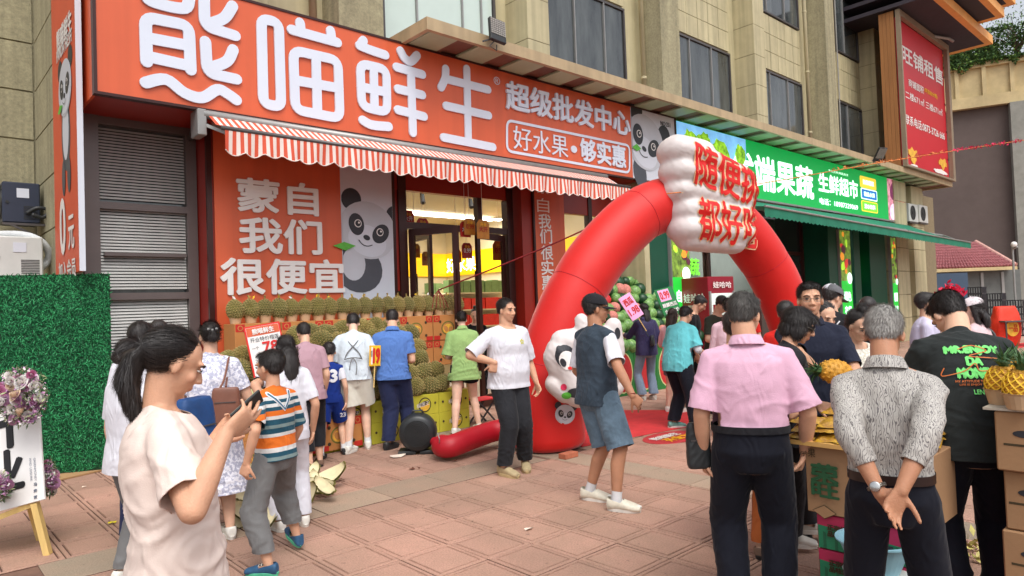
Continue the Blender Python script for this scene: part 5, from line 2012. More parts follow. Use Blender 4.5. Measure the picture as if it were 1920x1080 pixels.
  if kind=='skirt':
   L_=bottom.get('len',.45)
   fl=bottom.get('flare',.25)
   rg=[]
   for t in(1.06,.75,.5,.25,0):
    c=pel+np.array([0,0,-L_*t])*1.0
    fx=(ank[1][:2]+ank[-1][:2])/2*min(t,1)*.8
    c=c+np.array([fx[0],fx[1],0])
    rg.append((c,hw*(1+fl*t)+e,(.07*H*g+e)*(1+fl*t),X,Yv))
   S+=loft(rg,24,2.1)
   cuts.append((pel+np.array([0,0,-L_]),-Z,None))
   cuts=[cuts[0],cuts[1]]
  else:
   for s in(-1,1):
    fr_=bottom.get('len',1.93)
    r0,rk,ra=bottom.get('r',(.056,.047,.042))
    r0,rk,ra=r0*H*g,rk*H*(g**.6),ra*H*(g**.4)
    if fr_<=1:
     ee=hip[s]+(knee[s]-hip[s])*fr_;d=unit(knee[s]-hip[s])
     S+=capsule(hip[s],ee+d*.006,r0,rk)
     cuts.append((ee,d,rk*1.4))
    else:
     kf=knee[s]+fdir[s]*.004
     S+=capsule(hip[s],kf,r0,rk)
     ee=knee[s]+(ank[s]-knee[s])*(fr_-1);d=unit(ank[s]-knee[s])
     S+=capsule(kf,ee+d*.006,rk,ra)
     cuts.append((ee,d*.3-Z,ra*1.5))
  S.remesh(cvox,9)
  nrm=normals_of(S.co,S.faces)
  kz=knee[1][2]
  def mk(c):
   hgt=np.clip((kz*1.2-c[:,2])/(kz*.8),0,1)
   kn=np.exp(-((c[:,2]-kz)/.08)**2)
   cr=np.exp(-((c[:,2]-zp+.08)/.08)**2)
   return .3+.8*hgt**1.5+.5*kn
  co_=folds(S.co,nrm,bottom.get('amp',.008)*1.5,seed+3,zs=1.0,f0=bottom.get('f0',10.),vertical=bottom.get('vertical',0),mask=mk)
  o=make_mesh(bottom.get('name','trousers'),co_,S.faces,bottom['m'],body,cuts)
  info['bottom']=o
  if bottom.get('belt'):
   bl=MB()
   c=pel+np.array([0,0,wz+.002])
   P=[]
   for k in range(28):
    a=2*math.pi*k/28
    ca,sa=math.cos(a),math.sin(a)
    P.append(c+X*(.093*H*g+e+.006)*math.copysign(abs(ca)**.87,ca)+Yv*(.067*H*g+e+.006)*math.copysign(abs(sa)**.87,sa))
   V,F=[],[]
   for p in P:V+=[p+Z*.018,p-Z*.018]
   for k in range(28):F.append((2*k,2*k+1,(2*k+3)%56,(2*k+2)%56))
   bl.add(V,F);_child(bl,'belt',bottom['belt'],True)
   # ---- shoes
 if shoes:
  sm_,so_=shoes[0],shoes[1]
  style=shoes[2] if len(shoes)>2 else 'sneaker'
  for s in(-1,1):
   a=ank[s];f_=fdir[s];sd_=np.cross(f_,Z)
   zb=a[2]-anklez
   tilt=ft[s][4] if len(ft[s])>4 else 0
   T=lambda x,y,z:np.array([a[0],a[1],0])+sd_*x*H+f_*(y*math.cos(R(tilt))+z*math.sin(R(tilt)))*H+Z*(z*math.cos(R(tilt))-y*math.sin(R(tilt)))*H+Z*zb
   k_=1.3 if style=='chunky' else 1.0
   S=Sculpt()
   S+=loft([(T(0,-.042,.03+.008*(k_-1)),.018*H*k_,.024*H*k_,sd_,Z),(T(0,-.025,.033),.024*H*k_,.030*H,sd_,Z),(T(0,.01,.033),.024*H*k_,.031*H,sd_,Z),(T(0,.05,.026),.028*H*k_,.023*H,sd_,Z),(T(0,.085,.02),.029*H*k_,.017*H,sd_,Z),(T(0,.112,.016),.020*H*k_,.012*H,sd_,Z)],18,2.2)
   if style!='flat':
    S+=capsule(T(0,-.012,.045),T(0,-.006,.052 if style!='chunky' else .058),.026*H,.025*H)
   S.remesh({3:.006,2:.008,1:.011}[near],3)
   up_=make_mesh('shoe',S.co,S.faces,sm_,body,[(T(0,-.01,.052 if style!='flat' else .04),Z+f_*.25,.08)])
   so=MB()
   n_=20
   V,F=[],[]
   for(zz,gk) in((0.0005,1.0),(.016*k_*k_,1.06),(.019*k_*k_,.9)):
    for k in range(n_):
     t=2*math.pi*k/n_
     ct,stt=math.cos(t),math.sin(t)
     wv=.028*(k_*.5+.5)*gk*(1+.12*ct)*(1-.16*math.exp(-((ct+.15)/.3)**2))
     V.append(T(wv*stt,.034+.078*gk*ct,zz))
   for j in range(2):
    F+=[(j*n_+i,j*n_+(i+1)%n_,(j+1)*n_+(i+1)%n_,(j+1)*n_+i) for i in range(n_)]
   F+=[tuple(range(n_-1,-1,-1)),tuple(2*n_+i for i in range(n_))]
   so.add(V,F)
   def sub(mb,nm,m_):
    me=bpy.data.meshes.new(nm)
    me.from_pydata([tuple(float(q) for q in v) for v in mb.V],[],mb.F);me.materials.append(m_)
    oo=bpy.data.objects.new(nm,me);COL.objects.link(oo);oo.parent=up_
   sub(so,'sole',so_)
   if near>=2 and style!='flat':
    lc=MB()
    for yy in(.028,.042,.056):
     lc.tube([T(-.014,yy,.056-yy*.32),T(0,yy+.004,.063-yy*.34),T(.014,yy,.056-yy*.32)],.0028,5)
    sub(lc,'laces',M_RUB if sm_ is not M_RUB else M_EYEW)
 if socks:
  for s in(-1,1):
   mb=MB()
   a=ank[s];kd=unit(knee[s]-a)
   mb.tube([a-Z*.02,a+kd*.03*H,a+kd*socks[1]],[.027*H,.024*H,.0255*H*(g**.3)],14,cap=False)
   _child(mb,'sock',socks[0],True)
 PEOPLE[label]=info
 if extras:extras(info)
 return info
def decal(info,body,c,w,h,m,direction,target='shirt',weight=.03,name='printed_words',eps=.004,polys=None):
 """print that hugs the cloth: each vertex is laid on the garment along `direction` (local)"""
 o=info[target]
 me=o.data
 bv=BVHTree.FromPolygons([v.co for v in me.vertices],[tuple(p.vertices) for p in me.polygons])
 d=unit(direction)
 u_=unit(np.cross(d,(0,0,1)))
 if polys is None:
  V,F0=text_raw(body,weight)
  P2,F=[],[]
  em=h*weight*.62
  for q,(a,b) in enumerate(((0,0),(1,0),(-1,0),(0,1),(0,-1))[:5 if weight>.004 else 1]):
   F+=[tuple(i+len(P2) for i in f) for f in F0]
   P2+=[(v[0]*w+a*em,v[1]*h+b*em,q) for v in V]
 else:
  P2,F=polys
 bm=bmesh.new()
 vs_=[bm.verts.new((p[0],p[1],p[2]*.0006 if len(p)>2 else 0)) for p in P2]
 for f in F:
  try:bm.faces.new([vs_[i] for i in f])
  except ValueError:pass
 bmesh.ops.triangulate(bm,faces=bm.faces[:])
 le=[e for e in bm.edges if e.calc_length()>.035]
 if le:bmesh.ops.subdivide_edges(bm,edges=le,cuts=2)
 out=[]
 for v in bm.verts:
  p=np.asarray(c,float)+u_*v.co.x+np.array([0,0,1.])*v.co.y
  hit=bv.ray_cast(Vector(p-d*.5),Vector(d))
  q=np.array(hit[0])-d*(eps+v.co.z) if hit[0] is not None else p
  out.append(q)
 for v,q in zip(bm.verts,out):v.co=Vector(q)
 me2=bpy.data.meshes.new(name)
 bm.to_mesh(me2);bm.free();me2.materials.append(m)
 ob=bpy.data.objects.new(name,me2);COL.objects.link(ob);ob.parent=o
 return ob
def tube_on(info,pts,r,m,name,target=None,closed=False,n=6):
 mb=MB();mb.tube(catmull([np.array(p,float) for p in pts],closed,5),r,n,closed=closed)
 return info['child'](mb,name,m,True)
def add_cap(info,m,brim_m=None,brim=True,panel=None):
 hp,Rh,hs=info['hp'],info['Rh'],info['hs']
 mb=MB()
 n,k=22,7
 V=[]
 for j in range(k+1):
  t=math.pi/2*j/k
  for i in range(n):
   a=2*math.pi*i/n
   V.append(hp(.092*math.cos(t)*math.cos(a),-.012+.108*math.cos(t)*math.sin(a),.045+.088*math.sin(t)-.012*math.sin(a)*math.cos(t)))
 F=[(j*n+i,j*n+(i+1)%n,(j+1)*n+(i+1)%n,(j+1)*n+i) for j in range(k) for i in range(n)]
 M_=[(1 if panel and(i%n) in panel else 0) for j in range(k) for i in range(n)]
 mb.add(V,F);mb.M=M_
 o=info['child'](mb,'cap',[m,brim_m or m],True)
 b=MB()
 if brim:
  V=[]
  for j in range(5):
   for i in range(9):
    a=math.pi*(.12+.76*i/8)
    q=j/4
    V.append(hp(.090*math.cos(a)*(1-.12*q),-.012+.106*math.sin(a)+.078*q*math.sin(a)**.8,.036-.016*q*1.0-.010*abs(math.cos(a))-.012*math.sin(a)))
  F=[(j*9+i,j*9+i+1,(j+1)*9+i+1,(j+1)*9+i) for j in range(4) for i in range(8)]
  b.add(V,F)
  b2=[v-np.asarray(info['Rh'])@np.array([0,0,.004]) for v in V]
  b.add(b2,[tuple(reversed(f)) for f in F])
  me=bpy.data.meshes.new('brim');me.from_pydata([tuple(float(q) for q in v) for v in b.V],[],b.F);me.materials.append(brim_m or m)
  ob=bpy.data.objects.new('brim',me);COL.objects.link(ob);ob.parent=o
 mb2=MB();mb2.ball(hp(0,-.012,.134),.008*hs,8,5)
 me=bpy.data.meshes.new('button');me.from_pydata([tuple(float(q) for q in v) for v in mb2.V],[],mb2.F);me.materials.append(m)
 ob=bpy.data.objects.new('button',me);COL.objects.link(ob);ob.parent=o
 return o
def add_glasses(info,m):
 hp=info['hp']
 mb=MB()
 for q in(-1,1):
  ring=[hp(q*(.033+.023*math.cos(a)),.099-.004*abs(math.cos(a)),.004+.0165*math.sin(a)) for a in np.linspace(0,6.283,16,endpoint=False)]
  mb.tube(ring,.0014,5,closed=True)
  mb.tube([hp(q*.056,.094,.010),hp(q*.074,.06,.012),hp(q*.079,-.005,.008)],.0016,5)
 mb.tube([hp(-.010,.1,.008),hp(0,.104,.011),hp(.010,.1,.008)],.0014,5)
 return info['child'](mb,'glasses',m,True)
def bag(info_loc,w,d,h,m,label,strap=None,name='handbag',cat='bag',rz=0.0,strap_m=None):
 """rounded bag centred at a world point, with a strap through world points"""
 S=Sculpt()
 c=np.array(info_loc,float)
 Rm=Rz(rz)
 rings=[]
 for t,k in((0,.86),(.08,.97),(.5,1.0),(.9,.93),(1,.82)):
  rings.append((Rm@np.array([0,0,(t-.5)*h]),w/2*k,d/2*k*(1-.35*t),Rm@UX,Rm@np.array([0,1.,0])))
 S+=loft(rings,20,4.0)
 S.remesh(max(h,w)/38,3)
 nrm=normals_of(S.co,S.faces)
 co=folds(S.co,nrm,.006,int(w*1000),f0=10)
 o=make_mesh(name,co,S.faces,m,None)
 o.location=tuple(c)
 tag(o,label,cat)
 if strap:
  mb=MB();mb.tube(catmull([np.array(p,float)-c for p in strap],False,5),.008,6)
  me=bpy.data.meshes.new('strap');me.from_pydata([tuple(float(q) for q in v) for v in mb.V],[],mb.F);me.materials.append(strap_m or m)
  so_=bpy.data.objects.new('strap',me);COL.objects.link(so_);so_.parent=o
 mb=MB();q=Rm@np.array([0,-d/2*.8,h*.12]);mb.bar(q-Rm@np.array([w*.35,0,0]),q+Rm@np.array([w*.35,0,0]),.006)
 me=bpy.data.meshes.new('zip');me.from_pydata([tuple(float(q) for q in v) for v in mb.V],[],mb.F);me.materials.append(m_alu)
 z_=bpy.data.objects.new('zip',me);COL.objects.link(z_);z_.parent=o
 return o
# ================================================================== the green shop
m_green_led=mat('green_light_sign',srgb(0,150,66),.5,.03,1,emit=.55)
m_green_dk=mat('dark_green_panel',srgb(0,74,52),.4,.08,2)
m_led_white=mat('led_white',srgb(220,255,236),.5,0,emit=.9)
m_led_blue=mat('led_blue',srgb(30,110,190),.5,0,emit=.5)
m_led_yel=mat('led_yellow',srgb(236,200,60),.5,0,emit=.6)
m_led_lime=mat('led_lime',srgb(110,214,50),.5,0,emit=.6)
m_sky_print=mat('sky_print',srgb(120,180,230),.5,.2,3,emit=.6)
def foliage_print(name,cols,scale,emit=.6):
 m=mat(name,cols[0],.5,.1,scale,col2=cols[1],emit=emit)
 return m
m_treeprint=foliage_print('tree_print',(srgb(30,90,10),srgb(170,230,40)),7)
gs=empty('green_shop_sign',(18.5,8,4),'long bright green lit sign of the fruit and vegetable supermarket','shop sign')
GX0,GX1=12.08,25.5
MB().box((GX0,SY,3.97),(GX1,SY+.1,5.33)).build('sign_panel',m_green_led,gs)
f=MB();f.box((GX0,SY-.02,3.92),(GX1,SY+.1,3.965));f.box((GX1,SY-.02,3.92),(GX1+.05,SY+.1,5.35));f.build('sign_trim',m_alu_lt,gs)
MB().box((GX0,SY+.1,3.9),(GX1+.05,8.95,3.96)).build('sign_soffit',m_green_dk,gs)
MB().box((GX0+.01,SY-.008,3.975),(14.9,SY-.002,5.32)).build('photo_print',m_sky_print,gs)
for k_,(cx,cz,rx,rz) in enumerate(((12.55,4.85,.46,.42),(13.1,5.0,.35,.25),(12.4,4.3,.3,.4),(13.7,4.8,.5,.4),(13.2,4.5,.5,.35),(13.6,4.4,.6,.3),(14.4,4.3,.5,.35),(13.1,4.3,.9,.3),(14.6,4.9,.25,.3))):
 r_=random.Random(k_)
 poly=[(rx*math.cos(2*math.pi*i/24)*(1-.35*r_.random()),rz*math.sin(2*math.pi*i/24)*(1-.35*r_.random())) for i in range(24)]
 flat(poly,(cx,SY,cz),UX,UZ,m_treeprint,gs,.010+k_*.002,'tree_print')
quadtext('优端果蔬',[(1372,278),(1523,318),(1525,372),(1372,348)],SY,m_led_white,gs,.05)
quadtext('生鲜超市',[(1534,323),(1608,341),(1608,371),(1535,360)],SY,m_led_white,gs,.05)
quadtext('电话：18987329069',[(1536,370),(1608,384),(1608,394),(1537,383)],SY,m_led_white,gs,.03)
quadtext('专业|生鲜|果蔬|批发',[(1553,318),(1590,326),(1590,331),(1553,323)],SY,m_led_white,gs,0)
for mt,q,tx in((m_led_yel,[(1613,331),(1641,338),(1641,355),(1614,349)],'新鲜蔬菜'),(m_led_blue,[(1615,354),(1643,359),(1643,377),(1616,371)],'精品水果'),(m_led_lime,[(1616,377),(1644,381),(1644,400),(1617,394)],'酒水饮料')):
 P=[py(x,y,SY) for x,y in q]
 c=sum(P)/4;w=P[1][0]-P[0][0];h=P[0][2]-P[3][2]
 flat([tuple(p) for p in roundpoly([(-w/2-.05,-h/2-.03),(w/2+.05,-h/2-.03),(w/2+.05,h/2+.03),(-w/2-.05,h/2+.03)],.07)],c,UX,UZ,m_led_white if mt is m_led_blue else m_led_yel,gs,.004,'badge')
 flat([tuple(p) for p in roundpoly([(-w/2,-h/2),(w/2,-h/2),(w/2,h/2),(-w/2,h/2)],.05)],c,UX,UZ,mt,gs,.008,'badge')
 text(tx,c,w*.72,h*.5,m_led_white,gs,weight=.04,lift=.012)
m_meat=mat('meat_print',srgb(120,30,46),.5,.1,5,col2=srgb(240,170,190),emit=.6)
MB().box((23.9,SY-.008,3.975),(GX1-.01,SY-.002,5.32)).build('photo_print',m_meat,gs)
for k_,(cx,cz,rx,rz,mt) in enumerate(((24.5,4.95,.42,.3,mat('radish_print',srgb(110,40,80),.5,.4,9,emit=.5)),(25.1,4.5,.3,.3,mat('flesh_print',srgb(228,80,100),.5,.3,12,emit=.6)),(24.3,4.25,.32,.26,mat('petal_print',srgb(220,190,220),.5,.3,6,emit=.6)),(25.3,5.05,.16,.2,m_treeprint))):
 flat(ell(0,0,rx,rz,.4),(cx,SY,cz),UX,UZ,mt,gs,.012+k_*.002,'produce_print')
ga=empty('green_awning',(18,7,3.4),'long dark green folding awning with a pale front bar over the supermarket entrance','awning')
m_awn_g=mat('awning_green',srgb(22,120,92),.7,.08,2,.1,30,dirt=.1)
g0,g1=12.9,27.2
gy,gz0,gz1=6.6,3.42,3.22
def gaz(x):return gz0+(gz1-gz0)*(x-g0)/(g1-g0)
V,F=[],[]
n=60
for i in range(n+1):
 x=g0+(g1-g0)*i/n
 xr=12.3+(25.6-12.3)*i/n
 for k in range(7):
  t=k/6
  z=3.88*(1-t)+gaz(x)*t-.10*math.sin(math.pi*t)*(1+.35*math.sin(i*.6))
  V.append((xr*(1-t)+x*t,7.98*(1-t)+gy*t,z))
for i in range(n):
 for k in range(6):
  a=i*7+k
  F.append((a,a+1,a+8,a+7))
link_mesh('canopy_cloth',V,F,m_awn_g,ga,smooth=True)
V,F=[],[]
n=150
for i in range(n+1):
 x=g0+(g1-g0)*i/n
 for k in range(3):
  t=k/2
  V.append((x,gy-.02+.01*math.sin(i*.9)*t,gaz(x)-.02-t*(.17+(.03 if i%2 else 0))))
for i in range(n):
 for k in range(2):
  a=i*3+k
  F.append((a,a+1,a+4,a+3))
link_mesh('valance',V,F,m_awn_g,ga,smooth=False)
MB().tube([(g0,gy-.03,gaz(g0)),(g1,gy-.03,gaz(g1))],.022,8).build('front_bar',m_alu_lt,ga)
for x in(13.6,18,22.5,26):
 MB().bar((x,7.9,3.7),(x+.5,7.2,3.5),.04).build('folding_arm',m_alu_lt,ga)
 MB().bar((x+.5,7.2,3.5),(x,gy,gaz(x)-.02),.035).build('folding_arm',m_alu_lt,ga)
gf=empty('supermarket_front',(17,8.3,0),'dark glass front of the green supermarket with green pillars and lit posters','shop front')
m_dark_in=mat('dark_interior',srgb(150,158,150),.8,.1,1)
m_glassd=mat('tinted_glass',srgb(36,44,44),.05,.2,1.2,spec=.8)
def gpillar(x0,x1,z1=3.9,Y=8.0):
 MB().box((x0,Y,0),(x1,8.7,z1)).build('green_pillar',m_green_dk,gf,bevel=.01)
MB().box((10.86,8.02,0),(11.02,8.9,3.95)).build('side_strip',m_tile,gf)
gpillar(11.02,11.6);gpillar(19.2,19.78);gpillar(20.95,21.4);gpillar(22.3,23.6,Y=8.05)
def poster(x0,x1,z0,z1,lab,chars,Y=8.0):
 g=m_led_lime
 MB().box((x0,Y-.04,z0),(x1,Y+.06,z1)).build('poster_box',m_alu_lt,gf)
 w=x1-x0
 zm=z0+(z1-z0)*.47
 MB().box((x0+.02,Y-.048,z0+.02),(x1-.02,Y-.042,zm)).build('poster_green',m_green_led2,gf)
 MB().box((x0+.02,Y-.048,zm),(x1-.02,Y-.042,z1-.02)).build('poster_photo',m_fruitp,gf)
 cols=[mat('print_red',srgb(200,60,50),.5,.2,9,emit=.5),mat('print_lime',srgb(170,220,60),.5,.2,9,emit=.6),mat('print_orange',srgb(240,150,50),.5,.2,9,emit=.5),mat('print_purple',srgb(90,40,60),.5,.2,9,emit=.3)]
 r_=random.Random(int(x0*10))
 for i in range(12):
  a,b=r_.uniform(-.36,.36)*w,r_.uniform(.02,.95)*(z1-zm)
  flat(ell(0,0,w*r_.uniform(.08,.16),w*r_.uniform(.1,.2),r_.random()*3,12),((x0+x1)/2+a,Y-.048,zm+b),UX,UZ,cols[i%4],gf,.002+.0015*i,'fruit_print')
 for i,ch in enumerate(chars):
  text(ch,((x0+x1)/2,Y-.048,zm-(z1-z0)*(.16+.15*i)),w*.62,(z1-z0)*.1,m_led_white,gf,weight=.05,lift=.006)
 flat(ell(0,0,w*.22,w*.22),((x0+x1)/2+w*.2,Y-.048,zm+w*.1),UX,UZ,m_led_white,gf,.024,'round_badge')
m_green_led2=mat('poster_green',srgb(30,170,50),.5,.04,1,emit=.7)
m_fruitp=mat('poster_fruit',srgb(36,52,26),.5,.1,6,col2=srgb(150,190,70),emit=.35)
poster(11.62,12.28,.95,3.35,'a',('自然','食材'),7.98)
poster(19.8,20.55,.7,3.45,'b',('绿色','有机'),7.98)
poster(23.75,24.2,.6,3.4,'c',('新鲜','健康'),7.98)
for x0,x1 in((12.3,14.2),(14.3,16.5),(16.6,19.2),(20.6,20.95),(21.4,22.3)):
 MB().box((x0,8.75,0),(x1,8.78,3.9)).build('pane',m_clear if x0<16 else m_glassd,gf)
for x in(12.3,14.2,16.5,19.1,20.6,21.4,22.25):
 MB().box((x,8.68,0),(x+.09,8.84,3.9)).build('post',m_brown_frame,gf)
MB().box((12.3,8.7,2.75),(19.2,8.8,2.85)).build('transom',m_brown_frame,gf)
MB().box((20.6,8.7,2.75),(22.3,8.8,2.85)).build('transom',m_brown_frame,gf)
MB().box((12.25,11.5,0),(24.3,11.6,3.9)).build('inner_wall',m_dark_in,gf)
MB().box((12.25,9.0,3.85),(24.3,11.6,3.9)).build('inner_ceiling',m_dark_in,gf)
MB().box((24.25,8.9,0),(24.35,11.6,3.9)).build('inner_wall',m_dark_in,gf)
MB().box((12.25,8.85,-.006),(24.3,11.6,.001)).build('inner_floor',m_ifloor,gf)
for x in(13,16,19):MB().box((x,10.2,3.78),(x+1.6,10.35,3.83)).build('ceiling_light',m_lightp,gf)
gal=bpy.data.lights.new('supermarket_light','AREA');gal.energy=120;gal.shape='RECTANGLE';gal.size=9;gal.size_y=.3
gao=bpy.data.objects.new('supermarket_light',gal);COL.objects.link(gao);gao.location=(17,10.27,3.75)
gl=text('绿色果蔬',(17.0,11.45,2.6),2.4,.5,m_led_lime,gf,weight=.04)
MB().box((21.2,8.60,1.95),(22.0,8.66,2.75)).build('window_poster',m_green_led2,gf)
MB().box((13,9.8,.0),(16,10.3,1.4)).build('inner_counter',m_iwall,gf)
m_fr_red=mat('fridge_red',srgb(140,18,40),.35,.06,2)
m_fr_in=mat('fridge_lit',srgb(200,214,206),.4,.2,20,emit=.35)
def fridge(p,ang,w,d,h,label):
 r_=empty('drinks_fridge',(p[0],p[1],0),label,'fridge')
 u_=np.array([math.cos(ang),math.sin(ang),0]);v_=np.array([-u_[1],u_[0],0])
 c=np.array([p[0],p[1],0.0])
 MB().obox(c+(0,0,h/2),u_*w/2,v_*d/2,(0,0,h/2)).build('cabinet',m_fr_red,r_,bevel=.012)
 fcx=c-v_*(d/2+.012)
 MB().obox(fcx+(0,0,h*.46),u_*w*.43,v_*.01,(0,0,h*.38)).build('glass_door',m_fr_in,r_)
 f=MB()
 for s in(-1,1):f.obox(fcx+u_*s*w*.46+(0,0,h*.46),u_*w*.03,v_*.018,(0,0,h*.4))
 f.build('door_frame',m_alu_lt,r_)
 s_=MB()
 for k in range(4):
  s_.obox(fcx-v_*.012+(0,0,h*(.15+.17*k)),u_*w*.42,v_*.006,(0,0,.008))
 s_.build('shelf',m_alu_lt,r_)
 for k in range(4):
  for j in range(5):
   q=fcx-v_*.02+u_*w*(-.34+.17*j)+(0,0,h*(.15+.17*k)+.01)
   MB().cyl(q,q+(0,0,.14),.028,n=8).build('bottle',[m_fr_red,m_treeprint,m_led_white][(k+j)%3],r_)
 text('娃哈哈',fcx-v_*.01+(0,0,h*.92),w*.7,h*.06,m_white_print,r_,u=u_,weight=.03)
 text('娃哈哈',c-u_*(w/2+.001)+(0,0,h*.8),d*.75,h*.09,m_white_print,r_,u=-v_,weight=.02)
 text('健康饮品',c-u_*(w/2+.001)+(0,0,h*.72),d*.5,h*.025,m_white_print,r_,u=-v_,weight=.0)
 return r_
fp=at(1330,560,13.2)
fridge((fp[0]+.5,fp[1]+.35),math.radians(-12),.72,.75,2.05,'dark red drinks fridge with a lit glass front at the supermarket entrance')
def ac2(x,y,z,label):
 r_=empty('outdoor_unit',(x,y,z),label,'air conditioner')
 MB().box((x,y,z),(x+.9,y+.32,z+.62)).build('housing',m_white_h,r_,bevel=.015)
 MB().lathe([(.25,0),(.25,.012),(.22,.014),(.22,.003),(.06,.003),(.06,.014),(0.001,.014)],(x+.36,y-.001,z+.31),24,ax=(0,-1,0)).build('fan_grille',m_lampblk,r_)
 MB().box((x+.05,y,z-.05),(x+.85,y+.4,z-.002)).build('bracket',m_alu,r_)
ac2(25.7,7.95,4.02,'outdoor air conditioner unit nearest the green sign end')
ac2(26.75,7.95,4.05,'outdoor air conditioner unit further right, against the brown recess')
# ================================================================== inflatable arch
m_inf=mat('inflatable_red',srgb(214,18,10),.55,.08,1.4,.35,4,sheen=.3,dirt=.1)
m_infd=mat('duct_red',srgb(176,14,34),.5,.1,3,.1,12)
m_infw=mat('inflatable_white',srgb(220,212,210),.45,.06,3,.4,7,dirt=.1)
AO=np.array([5.55,5.5,0]);AU=np.array([math.cos(R(-20)),math.sin(R(-20)),0]);AN=np.array([AU[1],-AU[0],0])
if AN@np.array([0,-1,0])<0:AN=-AN
ar=empty('inflatable_arch',AO+AU*1.85,'big glossy red inflatable arch standing before the two shops','inflatable arch')
prof=[(-.03,.02),(-.04,.5),(.02,.9),(.17,1.32),(.43,1.8),(.79,2.24),(1.31,2.66),(1.88,2.83),(2.42,2.76),(2.86,2.46),(3.22,2.05),(3.48,1.6),(3.64,1.15),(3.7,.7),(3.7,.02)]
PP=[AO+AU*a+np.array([0,0,b]) for a,b in catmull([np.array(p) for p in prof],False,6)]
nP=len(PP)
V,F=[],[]
nr=40
for i,p in enumerate(PP):
 d=unit(PP[min(i+1,nP-1)]-PP[max(i-1,0)])
 s_=AN;u_=np.cross(d,s_)
 t=i/(nP-1)
 rr=.372+.05*max(0,1-t*7)-.085*t
 seam=min(abs((i%12)-6)/6.0,1)
 rr*=.972+.028*min(1,abs(math.sin(math.pi*i/12))*3)
 if i==0 or i==nP-1:rr*=.9
 for k in range(nr):
  a=2*math.pi*k/nr
  w=1+.012*noise.noise(Vector((math.cos(a)*2+i*.25,math.sin(a)*2,1)))
  w+=.010*math.sin(a*9+i*.8)*max(0,1-abs(math.sin(math.pi*i/12))*2.2)
  V.append(p+(s_*math.cos(a)+u_*math.sin(a))*rr*w)
for i in range(nP-1):
 F+=[(i*nr+k,i*nr+(k+1)%nr,(i+1)*nr+(k+1)%nr,(i+1)*nr+k) for k in range(nr)]
F+=[tuple(range(nr-1,-1,-1)),tuple((nP-1)*nr+k for k in range(nr))]
link_mesh('arch_tube',V,F,m_inf,ar,smooth=True)
for i in range(12,nP-6,12):
 sm_=MB()
 ring=[np.array(V[i*nr+k]) for k in range(nr)]
 c=sum(ring)/nr
 sm_.tube([c+(p-c)*1.002 for p in ring],.004,5,closed=True)
 sm_.build('seam',m_infd,ar)
def on_tube(s,z,n_lift=0.0):
 return AO+AU*s+np.array([0,0,z])
fo=on_tube(.05,.42)+AN*.385
panda(fo+AU*-.06+AN*.006,AU,UZ,.24,ar,leaf=False,body=False,rot=-.2)
fo2=fo+AU*.18
text('熊喵鲜生',fo2+AU*.12+np.array([0,0,.05])-AN*.05,.36,.09,m_white_print,ar,u=unit(AU-AN*.35),weight=.05,lift=.04)
text('PANDA FRESH',fo2+AU*.12+np.array([0,0,-.05])-AN*.05,.36,.05,m_white_print,ar,u=unit(AU-AN*.35),weight=.04,lift=.04)
def puffy(name,lumps,vox,m,parent,smooth=6):
 S=Sculpt()
 for l in lumps:S+=l
 S.remesh(vox,smooth)
 nrm=normals_of(S.co,S.faces)
 co=folds(S.co,nrm,.010,77,f0=12.)
 off=world_off(parent)
 return make_mesh(name,co-off,S.faces,m,parent)
bc=at(1332,366,8.42)
BU=unit(np.array([math.cos(R(-15)),math.sin(R(-15)),0]));BN=np.array([BU[1],-BU[0],0])
if BN@np.array([0,-1,0])<0:BN=-BN
ib=empty('inflatable_slogan',bc,'puffy white inflatable slogan board with red characters on top of the arch','inflatable board')
lumps=[]
def bp_(s,z,d=0.0):return bc+BU*s+np.array([0,0,z])+BN*d
rows_=[(-.62,.50,.60,.23),(-.62,.26,.66,.22),(-.62,.03,.64,.19),(-.55,-.20,.60,.20),(-.55,-.42,.60,.21),(-.5,-.56,.5,.15)]
for(s0,z,s1,r_) in rows_:
 lumps.append(capsule(bp_(s0+.1,z,0),bp_(s1-.14,z-.05-max(0,z+.1)*.42,0),r_*.88,r_*.8,16,flatdir=BN,ratio=1.45))
lumps.append(capsule(bp_(-.5,.58),bp_(-.1,.52),.14,.16));lumps.append(capsule(bp_(.0,.44),bp_(.36,.30),.14,.12))
puffy('board_body',lumps,.018,m_infw,ib,14)
me_=ib.children[0].data
off=np.array(ib.location)
bvb=BVHTree.FromPolygons([v.co for v in me_.vertices],[tuple(p.vertices) for p in me_.polygons])
def board_text(body,c,w,h,m,lift,wt=.05,shear=0):
 Vt,F0=text_raw(body)
 bm=bmesh.new()
 em=h*wt
 for q,(a,b) in enumerate(((0,0),(1,0),(-1,0),(0,1),(0,-1))):
  vs_=[bm.verts.new((p[0]*w+a*em,p[1]*h+b*em,q*.0008)) for p in Vt]
  for f in F0:
   try:bm.faces.new([vs_[i] for i in f])
   except ValueError:pass
 bmesh.ops.triangulate(bm,faces=bm.faces[:])
 for _ in range(2):
  le=[e for e in bm.edges if e.calc_length()>.05]
  if le:bmesh.ops.subdivide_edges(bm,edges=le,cuts=1);bmesh.ops.triangulate(bm,faces=bm.faces[:])
 for v in bm.verts:
  p=np.asarray(c)-off+BU*v.co.x+np.array([0,0,1.])*(v.co.y+shear*v.co.x)
  hit=bvb.ray_cast(Vector(p+BN*.8),Vector(-BN))
  v.co=Vector((np.array(hit[0]) if hit[0] is not None else p+BN*.1)+BN*(lift+v.co.z))
 me2=bpy.data.meshes.new('raised_words');bm.to_mesh(me2);bm.free();me2.materials.append(m)
 ob=bpy.data.objects.new('raised_words',me2);COL.objects.link(ob);ob.parent=ib
m_infred=mat('printed_red',srgb(216,24,20),.5,.05,3)
m_infyel=mat('printed_cream',srgb(240,196,150),.5,.05,3)
